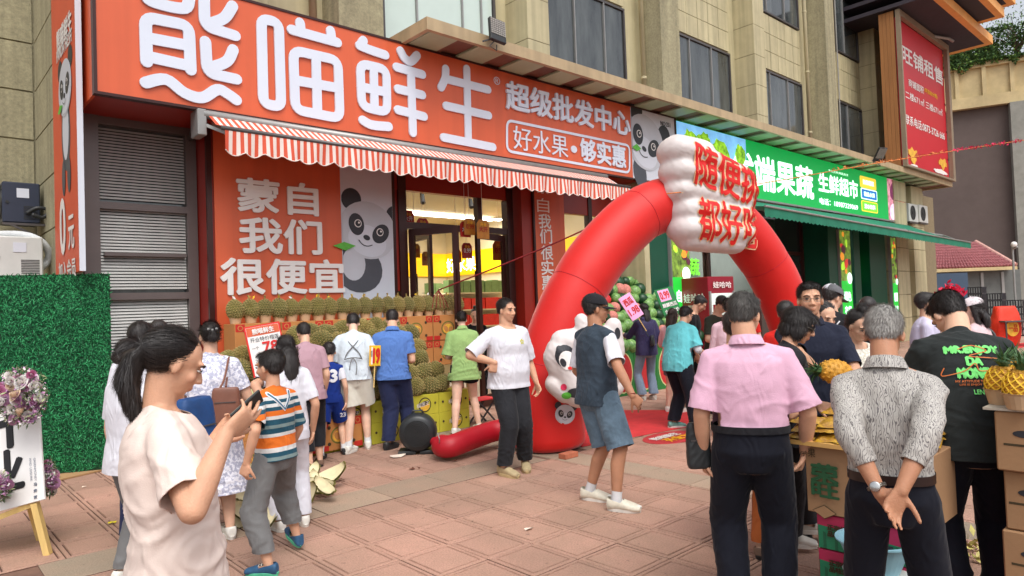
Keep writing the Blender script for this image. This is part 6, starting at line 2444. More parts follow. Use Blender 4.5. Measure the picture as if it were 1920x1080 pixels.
board_text('随便挑',bp_(.08,.20),1.08,.50,m_infyel,.006,.045,-.24)
board_text('随便挑',bp_(.08,.20),1.08,.50,m_infred,.012,.020,-.24)
board_text('都好吃',bp_(.10,-.37),1.06,.50,m_infyel,.006,.045,-.10)
board_text('都好吃',bp_(.10,-.37),1.06,.50,m_infred,.012,.016,-.10)
ip=empty('inflatable_panda',on_tube(.1,.9),'white puffy inflatable panda figure giving a thumbs up at the arch foot','inflatable figure')
def q_(x,y,d=0.0):
 return at(x,y,7.15+d)
L_=[capsule(q_(1050,660),q_(1085,735),.16,.17,16),capsule(q_(1055,640),q_(1110,640,.05),.13,.16,16),capsule(q_(1040,720),q_(1060,735),.11,.12),capsule(q_(1090,600),q_(1100,650),.075,.11),capsule(q_(1130,640,.1),q_(1140,700,.1),.17,.17),capsule(q_(1150,610,.1),q_(1155,660,.12),.09,.1),capsule(q_(1040,670),q_(1046,690),.13,.12),capsule(q_(1100,720),q_(1150,725,.1),.12,.12)]
puffy('figure_body',L_,.014,m_infw,ip)
m2_=ip.children[0].data
offp=np.array(ip.location)
bvp=BVHTree.FromPolygons([v.co for v in m2_.vertices],[tuple(p.vertices) for p in m2_.polygons])
def panda_patch(x,y,rx,ry,rot,m,lift):
 dv=unit(ray(x,y));s_,u_,_=frame(dv)
 V,F=[],[]
 c=q_(x,y,-.5)-offp
 n=18
 V.append(c)
 for rr in(.5,1.0):
  for k in range(n):
   a=2*math.pi*k/n
   ex,ey=rx*rr*math.cos(a),ry*rr*math.sin(a)
   V.append(c+s_*(ex*math.cos(rot)-ey*math.sin(rot))+u_*(ex*math.sin(rot)+ey*math.cos(rot)))
 F+=[(0,1+k,1+(k+1)%n) for k in range(n)]+[(1+k,1+n+k,1+n+(k+1)%n,1+(k+1)%n) for k in range(n)]
 out=[]
 for p in V:
  hit=bvp.ray_cast(Vector(p-dv*.5),Vector(dv))
  out.append((np.array(hit[0]) if hit[0] is not None else p+dv*.4)-dv*lift+offp)
 link_mesh('printed_patch',out,F,m,ip)
for a_ in((1060,668,.105,.12,.3,m_black_print,.004),(1064,676,.085,.10,.3,m_white_print,.007),(1056,680,.03,.045,.4,m_black_print,.010),(1078,664,.03,.04,-.3,m_black_print,.010),(1070,690,.028,.018,0,m_infred,.010),(1048,655,.03,.04,0,m_black_print,.010),(1083,650,.035,.03,0,m_black_print,.010),(1057,726,.032,.034,0,mat('heart_pink',srgb(214,50,90),.5,0),.008),(1080,737,.09,.05,0,m_black_print,.006),(1062,742,.05,.035,0,m_leaf_print,.009),(1158,625,.03,.06,0,m_black_print,.006)):
 panda_patch(*a_)
m_blk=mat('black_plastic',srgb(38,42,44),.38,.12,12,.1,40)
blp=gz(788,852)
bw=empty('air_blower',(blp[0],blp[1],0),'round black air blower with ribbed cover at the end of the red duct','blower')
fdv=unit(np.array([-math.cos(R(50)),-math.sin(R(50)),0]))
cb_=np.array([blp[0],blp[1],.235])+np.array([.05,.1,0])
MB().lathe([(.08,.15),(.17,.145),(.20,.12),(.212,.05),(.212,-.05),(.20,-.1),(.17,-.12),(.08,-.13)],cb_,36,ax=fdv).build('housing',m_blk,bw,smooth=True)
g=MB()
for k in range(8):
 r_=.02+.017*k
 g.lathe([(r_,.142),(r_,.162-.001*k),(r_+.008,.162-.001*k),(r_+.008,.142)],cb_,28,ax=fdv)
g.build('grille',m_blk,bw)
side=np.array([-fdv[1],fdv[0],0])
for s in(-1,1):
 MB().obox(cb_*(1,1,0)+side*s*.12+np.array([0,0,.02]),side*.1,fdv*.12,(0,0,.02)).build('foot',m_blk,bw,bevel=.008)
MB().tube([cb_-side*.07+np.array([0,0,.17]),cb_-side*.05+np.array([0,0,.235]),cb_+side*.05+np.array([0,0,.235]),cb_+side*.07+np.array([0,0,.17])],.012,8).build('handle',m_blk,bw)
d0=gz(835,838,.15);d1=at(930,808,7.75);d1=np.array([d1[0],d1[1],.21])
d2=AO+np.array([-.18,.1,.28])
dp_=catmull([cb_+np.array([.12,-.08,-.1]),d0+np.array([.02,0,.0]),(d0+d1)/2,d1,d2],False,8)
mb=MB()
rr=[.05 if i<5 else min(.05+(i-4)*.035,.118) for i in range(len(dp_))]
mb.tube(dp_,rr,24)
o=mb.build('air_duct',m_infd,None,smooth=True,base=(d0[0],d0[1],0))
tag(o,'fat dark red fabric air duct between blower and arch','air duct')
mb=MB()
mb.tube(catmull([gz(820,812,.3),gz(824,825,.25),gz(822,850,.02),gz(835,856,.01)],False,5),.006,6)
tag(mb.build('tie_string',m_alu_lt,None,smooth=True,base=gz(822,850)),'thin white string tied round the duct beside the blower','string')
m_brick=mat('brick',srgb(178,104,76),.9,.2,14,.3,50)
bpz=gz(1066,858)
tag(MB().box((bpz[0]-.1,bpz[1]-.05,0.001),(bpz[0]+.1,bpz[1]+.05,.055)).build('brick',m_brick,None,base=(bpz[0],bpz[1],0),bevel=.004),'loose red brick lying in front of the arch foot','brick')
m_rope=mat('rope_red',srgb(128,26,30),.8,.2,40)
m_fest=mat('festoon_orange',srgb(206,120,60),.7,.5,20)
m_festp=mat('festoon_pink',srgb(206,30,84),.7,.3,20)
def rope(pts,r,m,label,name='rope',cat='rope',sag=0.0):
 P=catmull([np.array(p,float) for p in pts],False,6)
 mb=MB();mb.tube(P,r,6)
 o=mb.build(name,m,None,smooth=True,base=pts[0]);tag(o,label,cat);return o
k0=np.array([5.9,8.45,1.95]);k1=PP[int(nP*.50)]+AN*-.1
pa,pb=at(822,544,9.6),at(1245,362,8.35)
rope([pa,pa*.5+pb*.5+np.array([0,0,-.04]),pb],.011,m_rope,'dark red rope stretched from the glass door up to the arch')
o=MB()
for k in range(5):
 o.tube([pa+np.array([0,0,0]),pa+np.array([.05*(k-2),-.03,-.08-.02*k]),pa+np.array([.07*(k-2),-.03,-.25])],.006,5)
tag(o.build('ribbon_knot',m_rope,None,base=pa),'knotted red ribbon ends tied to the door post','ribbon')
pc0,pc1,pc2,pc3=at(1250,363,7.9),at(1420,345,8.6),at(1680,300,10.4),at(1925,262,12.5)
rope([pc0,pc1,pc2,pc3],.007,m_fest,'thin orange festoon string running from the slogan board to the right edge','festoon_string','string')
rs=np.random.RandomState(8)
def festoon(a,b,n,m,label,s=.05):
 V,F=[],[]
 for i in range(n):
  t=rs.rand();p=a*(1-t)+b*t+rs.normal(size=3)*.012
  e1,e2=unit(rs.normal(size=3))*s*rs.uniform(.4,1),unit(rs.normal(size=3))*s*.3
  n0=len(V);V+=[p-e1,p+e2,p+e1,p-e2];F.append((n0,n0+1,n0+2,n0+3))
 o=link_mesh('festoon',V,F,m,None,base=a);tag(o,label,'festoon')
festoon(at(1560,318,9.6),at(1780,283,11.2),130,m_fest,'crumpled orange paper streamer hanging on the string before the billboard',.035)
festoon(at(1785,282,11.2),at(1915,264,12.4),120,m_festp,'crumpled pink paper streamer on the string at the right',.045)
festoon(at(1280,358,8.0),at(1300,352,8.05),14,m_yel,'small yellow streamer scrap on the string before the slogan board',.05)
mb=MB();mb.tube([at(1100,480,9.9),at(1246,415,9.5)],.004,5)
tag(mb.build('thin_cord',m_white_print,None,base=at(1100,480,9.9)),'thin white cord stretched behind the arch towards the green pillar','cord')
cp=[gz(1060,842),gz(1176,820),gz(1296,799),gz(1215,781),gz(1060,800)]
y0c=[(5.75,5.22),(7.6,4.95),(8.7,5.6),(8.0,6.6),(5.9,6.6)]
mb=MB();mb.prism([(x,y) for x,y in y0c],(0,0,.0015),UX,(0,1,0),UZ,.006)
tag(mb.build('entrance_carpet',m_carpet,None,base=(6.5,5.6,0)),'worn red carpet on the paving under the arch','carpet')
sc=gz(1262,820)
st=empty('floor_sticker',(sc[0],sc[1],0),'oval red floor sticker with yellow and white lettering beside the carpet','floor sticker')
MB().prism(ell(0,0,.46,.28),(sc[0],sc[1],.001),UX,(0,1,0),UZ,.004).build('disc',mat('sticker_red',srgb(176,46,52),.6,.08,5),st)
text('熊喵鲜生',(sc[0]-.05,sc[1]+.08,.005),.5,.13,m_white_print,st,u=UX,v=np.array([0,1.,0]),weight=.04,lift=.003)
text('开业大吉',(sc[0]+.05,sc[1]-.08,.005),.6,.16,m_yel,st,u=UX,v=np.array([0,1.,0]),weight=.05,lift=.003)
# ================================================================== durian display
m_dur=[mat('durian_a',srgb(98,102,44),.75,.25,9,dirt=.15),mat('durian_b',srgb(120,112,52),.75,.25,9,dirt=.15),mat('durian_c',srgb(82,92,40),.75,.25,9,dirt=.2)]
def tipfn(nt,tc,src,b):
 a=nt.nodes.new('ShaderNodeAttribute');a.attribute_name='tip'
 mx=nt.nodes.new('ShaderNodeMix');mx.data_type='RGBA'
 nt.links.new(a.outputs['Fac'],mx.inputs[0]);nt.links.new(src,mx.inputs[6]);mx.inputs[7].default_value=srgb(176,150,96)+(1,)
 return mx.outputs[2]
for m_,c_ in zip(m_dur,(1,2,3)):add_pattern(m_,tipfn)
def durian_mesh(seed,m):
 bm=bmesh.new()
 bmesh.ops.create_icosphere(bm,subdivisions=3,radius=1)
 r_=random.Random(seed)
 for v in bm.verts:
  p=v.co.copy()
  k=1+.10*noise.noise(p*1.6+Vector((seed,0,0)))
  v.co=Vector((p.x*.098*k,p.y*.098*k,p.z*.122*k))
 fc=list(bm.faces)
 res=bmesh.ops.poke(bm,faces=fc)
 bm.verts.index_update();tips=[v.index for v in res['verts']]
 for v in res['verts']:
  v.co=v.co*(1.10+r_.uniform(0,.05))
 me=bpy.data.meshes.new('durian');nv=len(bm.verts);bm.to_mesh(me);bm.free();me.materials.append(m)
 tv=np.zeros(nv,dtype=np.float32);tv[tips]=1
 me.attributes.new('tip','FLOAT','POINT').data.foreach_set('value',tv)
 return me
dmesh=[durian_mesh(i*3.7,m_dur[i%3]) for i in range(4)]
stm=MB();stm.tube([(0,0,.115),(.006,0,.15),(.0,.004,.175)],[.014,.011,.013],7)
m_stem=mat('durian_stem',srgb(150,128,70),.8,.15,30)
stem_me=None
def durian(p,s=1.0,label=None,group=None,tilt=None,stem=False):
 global stem_me
 me=dmesh[rnd.randrange(4)]
 o=bpy.data.objects.new('durian',me);COL.objects.link(o)
 o.location=tuple(float(q) for q in p)
 o.scale=(s,s,s)
 o.rotation_euler=tilt if tilt else(rnd.uniform(0,6.3),rnd.uniform(0,6.3),rnd.uniform(0,6.3))
 tag(o,label,'durian',group)
 if stem:
  if stem_me is None:
   t_=stm.build('stem',m_stem);stem_me=t_.data;bpy.data.objects.remove(t_)
  q=bpy.data.objects.new('stem',stem_me);COL.objects.link(q);q.parent=o
 return o
m_pot=mat('paper_pot',srgb(196,164,128),.8,.08,8)
pot_me=None
def pot(p,s,label,group):
 global pot_me
 if pot_me is None:
  t_=MB().lathe([(.058,0),(.074,.085),(.078,.085),(.076,.09),(.068,.088),(.055,.01),(.0005,.01)],(0,0,0),18).build('pot',m_pot,smooth=False)
  pot_me=t_.data;bpy.data.objects.remove(t_)
 o=bpy.data.objects.new('paper_pot',pot_me);COL.objects.link(o);o.location=tuple(float(q) for q in p);o.scale=(s,s,s)
 tag(o,label,'pot',group)
m_ydeco=mat('yellow_tag',srgb(250,196,40),.6,.3,20)
m_cart_o=mat('orange_carton',srgb(196,132,72),.75,.08,4,dirt=.08)
m_cart_r=mat('carton_red',srgb(188,38,26),.7,.1,8)
m_cart_y=mat('yellow_carton',srgb(196,190,56),.75,.08,4,dirt=.1)
m_cart_dk=mat('carton_ink',srgb(64,52,30),.8,.15,20)
m_cart_d2=mat('carton_green_ink',srgb(110,112,44),.8,.2,20)
m_cart_yl=mat('carton_flesh_ink',srgb(230,180,60),.8,.2,20)
def carton_meshes(kind):
 """a carton at the origin, front face towards -Y: list of (name, mesh)"""
 w,d,h=.555,.36,.36
 if kind=='yellow':w,h,d=.5,.255,.36
 parts=[]
 def grab(mb,name,m,bev=0):
  t_=mb.build(name,m,bevel=bev);parts.append((name,t_.data));bpy.data.objects.remove(t_)
 grab(MB().box((-w/2,0,0),(w/2,d,h)),'box',m_cart_o if kind=='orange' else m_cart_y,.004)
 o=(0,-.0005,h/2)
 def fl(poly,m,lift,name='print',ov=(0,0)):
  mb=MB();mb.prism(poly,(ov[0],-lift,h/2+ov[1]),UX,UZ,NY,.0008);grab(mb,name,m)
 if kind=='orange':
  for sx in(-1,1):
   fl([(-.055,-.045),(.055,-.045),(.055,.045),(-.055,.045)],m_cart_r,.001,'corner_print',(sx*(w/2-.062),h/2-.052))
   fl(ell(0,0,.032,.032,0,12),m_cart_o,.0022,'corner_ring',(sx*(w/2-.062),h/2-.052))
   fl(ell(0,0,.022,.022,0,12),m_cart_r,.0034,'corner_ring',(sx*(w/2-.062),h/2-.052))
   fl([(-.055,-.03),(.055,-.03),(.055,.03),(-.055,.03)],m_cart_r,.001,'corner_print',(sx*(w/2-.062),-h/2+.035))
   fl(ell(0,0,.021,.021,0,12),m_cart_dk,.0045,'hand_hole',(sx*.155,.085));fl(ell(0,0,.021,.021,0,12),m_cart_dk,.0045,'hand_hole',(sx*.155,-.10))
  fl(ell(0,0,.118,.10,.2,22),m_cart_d2,.001,'fruit_print',(-.02,-.01))
  fl(ell(0,0,.10,.083,.2,22),m_cart_o,.0022,'fruit_print',(-.02,-.012))
  fl(ell(0,0,.088,.068,.2,18),m_cart_yl,.0034,'fruit_print',(-.02,-.02))
  fl(ell(0,0,.034,.05,.5,12),m_cart_o,.0046,'fruit_print',(-.055,-.02));fl(ell(0,0,.03,.045,-.5,12),m_cart_o,.0058,'fruit_print',(.025,-.03))
 else:
  fl(ell(0,0,.098,.096,0,24),m_cart_dk,.001,'ring_print',(.03,0))
  fl(ell(0,0,.082,.080,0,24),m_cart_y,.0022,'ring_print',(.03,0))
  fl(ell(0,0,.07,.05,.2,18),m_cart_yl,.0034,'fruit_print',(.03,-.025))
  fl(ell(0,0,.075,.028,.25,14),m_cart_dk,.0046,'name_print',(.02,.02))
  for sx in(-1,1):fl(ell(0,0,.016,.016,0,12),m_cart_dk,.0045,'hand_hole',(sx*.19,.01))
  Vt,Ft=text_raw('榴莲王')
  mb=MB();mb.add([(p[0]*.2+.0,-.006,p[1]*.055+h/2+.01+p[0]*.03) for p in Vt],Ft);grab(mb,'words',m_white_print)
 return parts
CARTS={k:carton_meshes(k) for k in('orange','yellow')}
def carton(kind,x,y,z,label,group=None,rz=0.0):
 e=empty(kind+'_carton',(x,y,z),label,'carton',group,rz)
 for n_,me in CARTS[kind]:
  o=bpy.data.objects.new(n_,me);COL.objects.link(o);o.parent=e
  if n_=='box':
   o.rotation_euler=(0,0,0)
 return e
topz=1.52
LBL_TOP=['at the far left end','second from the left','third from the left','right of the middle','fifth, behind the blue-shirted man','last one on the right']
for i in range(6):
 x=3.0+.27+i*.565
 for z,lv in((topz-.362,'top'),(topz-.726,'middle'),(topz-1.09,'bottom')):
  if lv=='bottom' and i>0:continue
  carton('orange',x,8.06+(.0 if lv=='top' else .01),z+rnd.uniform(0,.002),'orange durian carton in the %s row of the back wall, %s'%(lv,LBL_TOP[i]),'orange cartons stacked behind the durians')
MB_=MB().box((2.98,8.05,0),(6.42,8.45,topz-1.1))
tag(MB_.build('display_plinth',m_card,None,base=(4.6,8.2,0)),'plain cardboard plinth under the stacked orange cartons','plinth')
for i in range(20):
 x=3.06+i*.174+rnd.uniform(-.008,.008)
 s=rnd.uniform(.92,1.06)
 pot((x,8.2,topz),1.0,'small kraft pot holding a durian on the top shelf','pots along the top row')
 durian((x,8.2,topz+.16),s,'spiky green durian standing in a pot on the top row','durians in pots along the top',(rnd.uniform(-.15,.15),rnd.uniform(-.15,.15),rnd.uniform(0,6)),True)
 V,F,_=leaf_cloud(3,lambda r2:(np.array([x,8.19,topz+.30])+r2.normal(size=3)*.012,0),.022,50+i)
 if i%3!=2:
  tag(link_mesh('paper_flag',V,F,m_ydeco if i%4 else m_white_print,None,base=(x,8.19,topz+.29)),'little paper flag stuck in a durian of the top row','paper flag','paper flags on the top durians')
for i in range(3):
 carton('orange',2.95+i*.565,7.62,.40,'orange carton of the middle step, %s'%('left end','centre','behind the price board')[i],'cartons of the middle step')
 carton('orange',2.75+i*.565,7.25,.03,'orange carton of the lowest step, %s'%('left end','beside the brown handbag','right end')[i],'cartons of the lowest step')
for i in range(7):
 x=2.9+i*.2
 pot((x,7.74,.765),1.05,'kraft pot on the middle step of the durian stand','pots on the middle step')
 durian((x,7.74,.765+.17),rnd.uniform(.92,1.05),'large durian in a pot on the middle step','durians on the middle step',(rnd.uniform(-.2,.2),rnd.uniform(-.2,.2),rnd.uniform(0,6)),True)
for i in range(8):
 durian((2.86+i*.19,7.93,1.12+.04*(i%2)),rnd.uniform(.95,1.1),'durian heaped against the orange cartons at the left','durians heaped at the left')
for i in range(7):
 x=2.72+i*.2
 pot((x,7.4,.395),1.05,'kraft pot on the lowest step of the durian stand','pots on the lowest step')
 durian((x,7.4,.395+.17),rnd.uniform(.9,1.0),'durian with yellow tag in a pot on the lowest step','durians on the lowest step',(rnd.uniform(-.2,.2),rnd.uniform(-.2,.2),rnd.uniform(0,6)),True)
YC=['under the crouching shoppers','second from the left','third, behind the boy in blue','behind the white shorts','between white shorts and navy trousers','behind the navy trousers','right of the navy trousers','last at the right corner']
for i in range(5):
 for z,lv in((.0,'lower'),(.257,'upper')):
  x=3.55+i*.505
  carton('yellow',x,7.30,z+rnd.uniform(0,.001),'yellow durian carton of the %s layer, %s'%(lv,YC[i+3] if i>0 else YC[1]),'yellow cartons along the front')
mb=MB();mb.prism([(7.68,0),(8.04,0),(8.04,1.05),(7.68,.5)],(3.9,0,0),(0,1,0),UZ,UX,1.75)
tag(mb.build('pile_support',m_card,None,base=(4.7,7.8,0)),'cardboard ramp hidden under the big durian pile','support')
for r_i,(y,z,x0,x1) in enumerate(((7.40,.62,3.5,5.62),(7.50,.78,3.6,5.52),(7.62,.94,3.75,5.42),(7.74,1.10,3.9,5.35),(7.86,1.26,4.0,5.3),(7.97,1.40,4.5,5.2))):
 x=x0+(.1 if r_i%2 else 0)
 while x<x1:
  durian((x+rnd.uniform(-.015,.015),y+rnd.uniform(-.02,.02),z+rnd.uniform(-.02,.02)),rnd.uniform(1.08,1.3),'big spiky durian in the sloping pile above the yellow cartons','durians in the big sloping pile')
  x+=.215
for r_i,(y,z,x0,x1) in enumerate(((7.78,1.0,2.95,3.85),(7.9,1.2,3.5,4.2),(8.0,1.36,3.7,4.5))):
 x=x0
 while x<x1:
  durian((x,y+rnd.uniform(-.02,.02),z+rnd.uniform(-.02,.02)),rnd.uniform(1.08,1.25),'spiky durian of the heap behind the price board','durians heaped behind the price board')
  x+=.205
def board(c,w,h,ang,roll,label,back,items,tilt=0.0):
 r_=empty('price_board',c,label,'price board')
 u_=np.array([math.cos(ang),math.sin(ang),0]);v0=np.array([0,0,1.]);
 nn_=np.cross(u_,v0)
 v1=unit(v0*math.cos(tilt)-nn_*math.sin(tilt));nn_=np.cross(u_,v1)
 u2=u_*math.cos(roll)+v1*math.sin(roll);v2=-u_*math.sin(roll)+v1*math.cos(roll)
 c=np.array(c,float)
 MB().obox(c,u2*w/2,v2*h/2,nn_*.006).build('card',back[0],r_)
 MB().obox(c+nn_*.0075,u2*(w/2-.018),v2*(h/2-.018),nn_*.0012).build('face',back[1],r_)
 for k,(tx,x,y,w2,h2,m,wt) in enumerate(items):
  if tx is None:
   MB().obox(c+nn_*.0098+u2*x*w+v2*y*h,u2*w2*w/2,v2*h2*h/2,nn_*.0008).build('band',m,r_)
  else:
   text(tx,c+u2*x*w+v2*y*h+nn_*.0112,w2*w,h2*h,m,r_,u=u2,v=v2,weight=wt,lift=.001+.0007*k)
 MB().cyl(c-v2*h/2,c-v2*(h/2+.25)-nn_*.01,.008,n=6).build('stick',m_wood,r_)
 return r_
m_red_print=mat('red_print',srgb(206,34,30),.5,0)
m_border_red=mat('board_red',srgb(214,40,28),.5,.05,3)
m_board_w=mat('board_white',srgb(232,230,228),.5,.03,3)
pbc=at(500,655,7.75)
board(pbc,.40,.58,math.radians(-8),.14,'large white price board with a red border leaning on the durians',(m_border_red,m_board_w),[(None,0,.38,.9,.17,m_orange,0),('熊喵鲜生',0,.38,.6,.11,m_white_print,.05),('开业特价榴莲',0,.22,.8,.09,m_black_print,0),('一个',-.3,.06,.2,.07,m_black_print,0),('78',.12,.05,.42,.2,m_red_print,.06),('元',-.3,-.18,.14,.08,m_black_print,0),('98',.1,-.2,.4,.2,m_red_print,.06)],.15)
pbc=at(703,667,8.0)
board(pbc,.14,.24,math.radians(-5),-.06,'small yellow and red price card between apron woman and blue-shirted man',(m_yel,m_board_w),[(None,.1,0,.66,.95,m_ydeco,0),('19',.1,0,.55,.7,m_red_print,.08),('榴莲',-.36,.1,.16,.3,m_black_print,0)])
c_=at(450,765,6.6)
carton('orange',2.62,6.85,0,'orange durian carton on the paving in front of the left steps')
carton('orange',2.62,6.85,.362,'orange durian carton under the pale green crate')
m_pgr=mat('pale_green_crate',srgb(196,206,140),.7,.1,8)
tag(MB().box((2.36,6.86,.724),(2.9,7.2,.84)).build('flat_crate',m_pgr,None,base=(2.6,7,.73),bevel=.006),'flat pale green crate on the orange carton beside the brown handbag','crate')
m_husk=mat('husk_flesh',srgb(220,208,168),.7,.12,12)
m_husk_o=m_dur[1]
def husk(p,s,rot,label,group):
 e=empty('durian_husk',p,label,'durian husk',group)
 V,F,M_=[],[],[]
 n,m=10,6
 for i in range(n+1):
  for j in range(m+1):
   a=-math.pi/2+math.pi*i/n
   b=-.85+1.7*j/m
   r_=math.cos(a)**.7 if math.cos(a)>0 else 0
   V.append(np.array([math.sin(a)*.13,math.sin(b)*.075*r_,-math.cos(b)*.06*r_+.05]))
 for i in range(n):
  for j in range(m):
   k=i*(m+1)+j;F.append((k,k+1,k+m+2,k+m+1))
 Rm=np.array(Matrix.Rotation(.85,3,Vector((.8,-.6,0))))@Rz(rot[2])@Ry(rot[1])@Rx(rot[0])
 V1=[Rm@(v*s)+np.array(p) for v in V]
 V2=[Rm@((v*np.array([1.06,1.2,1.25])-np.array([0,0,.016]))*s*(1+.06*((i*7)%3-1)))+np.array(p) for i,v in enumerate(V)]
 link_mesh('inner_skin',V1,F,m_husk,e,smooth=True)
 link_mesh('spiny_shell',V2,F,m_husk_o,e)
for i,(x,y,r_) in enumerate(((575,945,.4),(600,930,2.2),(628,915,.1),(590,915,1.2),(622,905,2.9),(565,920,.8),(448,955,.5),(470,985,2.0),(462,935,1.1),(485,965,.2),(440,925,2.7),(495,940,1.6),(455,905,.3),(540,905,2.2),(610,940,1.7),(585,900,.7),(560,895,2.4),(505,1000,.9),(478,960,2.9),(446,985,1.4))):
 g_=gz(x,y)
 husk((g_[0],g_[1],.06+.03*(i%3)),rnd.uniform(.85,1.15),(rnd.uniform(-.4,.4),rnd.uniform(-.35,.35),r_),'split open durian husk with cream inside on the paving '+('near the boy' if x>530 else 'beside the lace dress woman'),'opened durian husks on the ground')
for(x,y) in((432,890),(470,870),(500,905),(452,860)):
 g_=gz(x,y);durian((g_[0],g_[1],.11),.95,'loose whole durian lying on the paving by the husks','loose durians on the ground')
m_litter=mat('paper_litter',srgb(222,206,190),.8,.1,20)
m_litter_y=mat('yellow_leaf',srgb(214,200,30),.7,.1,20)
m_litter_b=mat('brown_leaf',srgb(96,56,40),.8,.2,20)
def litter(x,y,s,m,label,seed,name='paper_scrap',cat='litter'):
 r_=np.random.RandomState(seed);g_=gz(x,y)
 V=[np.array([g_[0]+s*math.cos(a)*r_.uniform(.5,1),g_[1]+s*.7*math.sin(a)*r_.uniform(.5,1),.004+r_.rand()*.02]) for a in np.linspace(0,6.28,8,endpoint=False)]
 o=link_mesh(name,V+[np.array([g_[0],g_[1],.018])],[(i,(i+1)%8,8) for i in range(8)],m,None,base=(g_[0],g_[1],0));tag(o,label,cat)
litter(991,994,.05,m_litter,'crumpled scrap of white paper in the middle of the paving',1)
litter(210,982,.05,m_litter_y,'small yellow leaf on the paving left of the foreground woman',2,'yellow_leaf')
litter(772,881,.05,m_litter_b,'curled dark leaf on the paving below the blower',3,'dry_leaf')
litter(852,866,.04,m_litter_b,'second dry leaf right of the blower',4,'dry_leaf')
litter(855,812,.13,m_litter,'clear plastic bag scrap beside the sandals of the green-shirted woman',5)
litter(745,856,.12,m_litter,'transparent plastic bag lying left of the blower',6)
litter(158,915,.03,m_litter,'tiny white scrap near the turf board',7)
litter(785,880,.02,m_litter_b,'tiny reddish crumb on the paving',8)
a_,b_=gz(100,905),gz(215,878)
dd=unit(b_-a_);nd_=np.array([-dd[1],dd[0],0])
tag(MB().obox((a_+b_)/2+nd_*.12+np.array([0,0,.012]),dd*.62,nd_*.13,(0,0,.008)).build('cardboard_strip',m_card,None,base=(a_+b_)/2),'flat strip of cardboard lying at the foot of the turf board','cardboard')
# ================================================================== watermelon stand
m_wm=mat('watermelon_skin',srgb(50,110,50),.4,.1,9,col2=srgb(150,190,110),stretch=(5,5,.6))
m_wm2=mat('watermelon_dark',srgb(24,66,36),.4,.3,9)
m_net=mat('foam_net_pink',srgb(206,128,116),.7,.3,40)
m_flesh=mat('melon_flesh',srgb(196,40,44),.5,.15,20)
m_box_g=mat('green_box',srgb(40,122,52),.7,.12,3)
m_rind=mat('melon_rind',srgb(210,214,150),.6,.1,9)
WX0,WX1=9.0,10.95
for i in range(3):
 x0=WX0+i*.65
 e=empty('watermelon_box',(x0+.32,7.5,0),'green fruit box printed with a cut watermelon, %s'%('left one, below the purple jacket','middle one','right one, behind the cyan shirt')[i],'fruit box','printed boxes of the watermelon stand')
 MB().box((x0+.004,7.45,0),(x0+.646,8.3,.82)).build('box',m_box_g,e,bevel=.005)
 for q,(rx,rz,m_) in enumerate(((.27,.36,m_rind),(.245,.335,m_flesh))):
  flat(ell(0,0,rx,rz),(x0+.33,7.45,.4),UX,UZ,m_,e,.002+q*.002,'melon_print')
melm=[]
for m_ in(m_wm,m_wm2,m_net):
 t_=MB().ball((0,0,0),(.125,.125,.13),16,10).build('melon',m_,smooth=True);melm.append(t_.data);bpy.data.objects.remove(t_)
t_=MB().ball((0,0,0),(.12,.12,.05),16,8).build('melon',m_flesh,smooth=True);melm.append(t_.data);bpy.data.objects.remove(t_)
cols_=('striped green','dark green','pink-netted','cut red')
for r_i in range(8):
 y=7.5+r_i*.11;z=.86+r_i*.16
 x=WX0+.02+(r_i%2)*.1
 while x<WX1+.9-r_i*.05:
  k=rnd.choices((0,1,2,3),(5,3.4,1.7,1.0))[0]
  o=bpy.data.objects.new('watermelon',melm[k]);COL.objects.link(o)
  o.location=(x+rnd.uniform(-.03,.03),y+rnd.uniform(-.03,.03),z+rnd.uniform(-.03,.05));o.rotation_euler=(rnd.uniform(0,3),rnd.uniform(0,3),rnd.uniform(0,6)) if k<3 else(1.1,rnd.uniform(-.4,.4),rnd.uniform(-.6,.6))
  s=rnd.uniform(.75,1.05);o.scale=(s,s,s)
  tag(o,'%s melon heaped on the sloping watermelon stand'%cols_[k],'melon',cols_[k]+' melons on the stand')
  x+=.20
mb=MB();mb.prism([(7.55,.82),(8.45,.82),(8.45,2.1)],(WX0,0,0),(0,1,0),UZ,UX,WX1+.5-WX0)
tag(mb.build('stand_ramp',m_box_g,None,base=(10,8,.8)),'green ramp carrying the heaped melons','display ramp')
m_pinkb=mat('board_pink',srgb(240,170,214),.6,.05,3)
m_grnb=mat('board_green',srgb(24,120,60),.6,.05,3)
board(at(1183,575,11.0),.26,.42,math.radians(-20),.45,'pink handwritten price board stuck in the melon pile',(m_pinkb,m_pinkb),[('西瓜',0,.22,.7,.28,m_red_print,.05),('1.98',0,-.18,.8,.28,m_red_print,.05)],.3)
board(at(1253,566,11.6),.40,.5,math.radians(-16),.18,'green price board with pink digits on the right of the melon pile',(m_grnb,m_grnb),[(None,-.08,.25,.6,.4,m_pinkb,0),('0.99',-.08,.25,.5,.26,m_red_print,.05),('麒麟西瓜',0,-.1,.8,.14,m_white_print,.04),('全场特价',0,-.32,.8,.14,m_white_print,.04)],.3)
m_orangef=mat('orange_fruit',srgb(226,116,30),.5,.1,20)
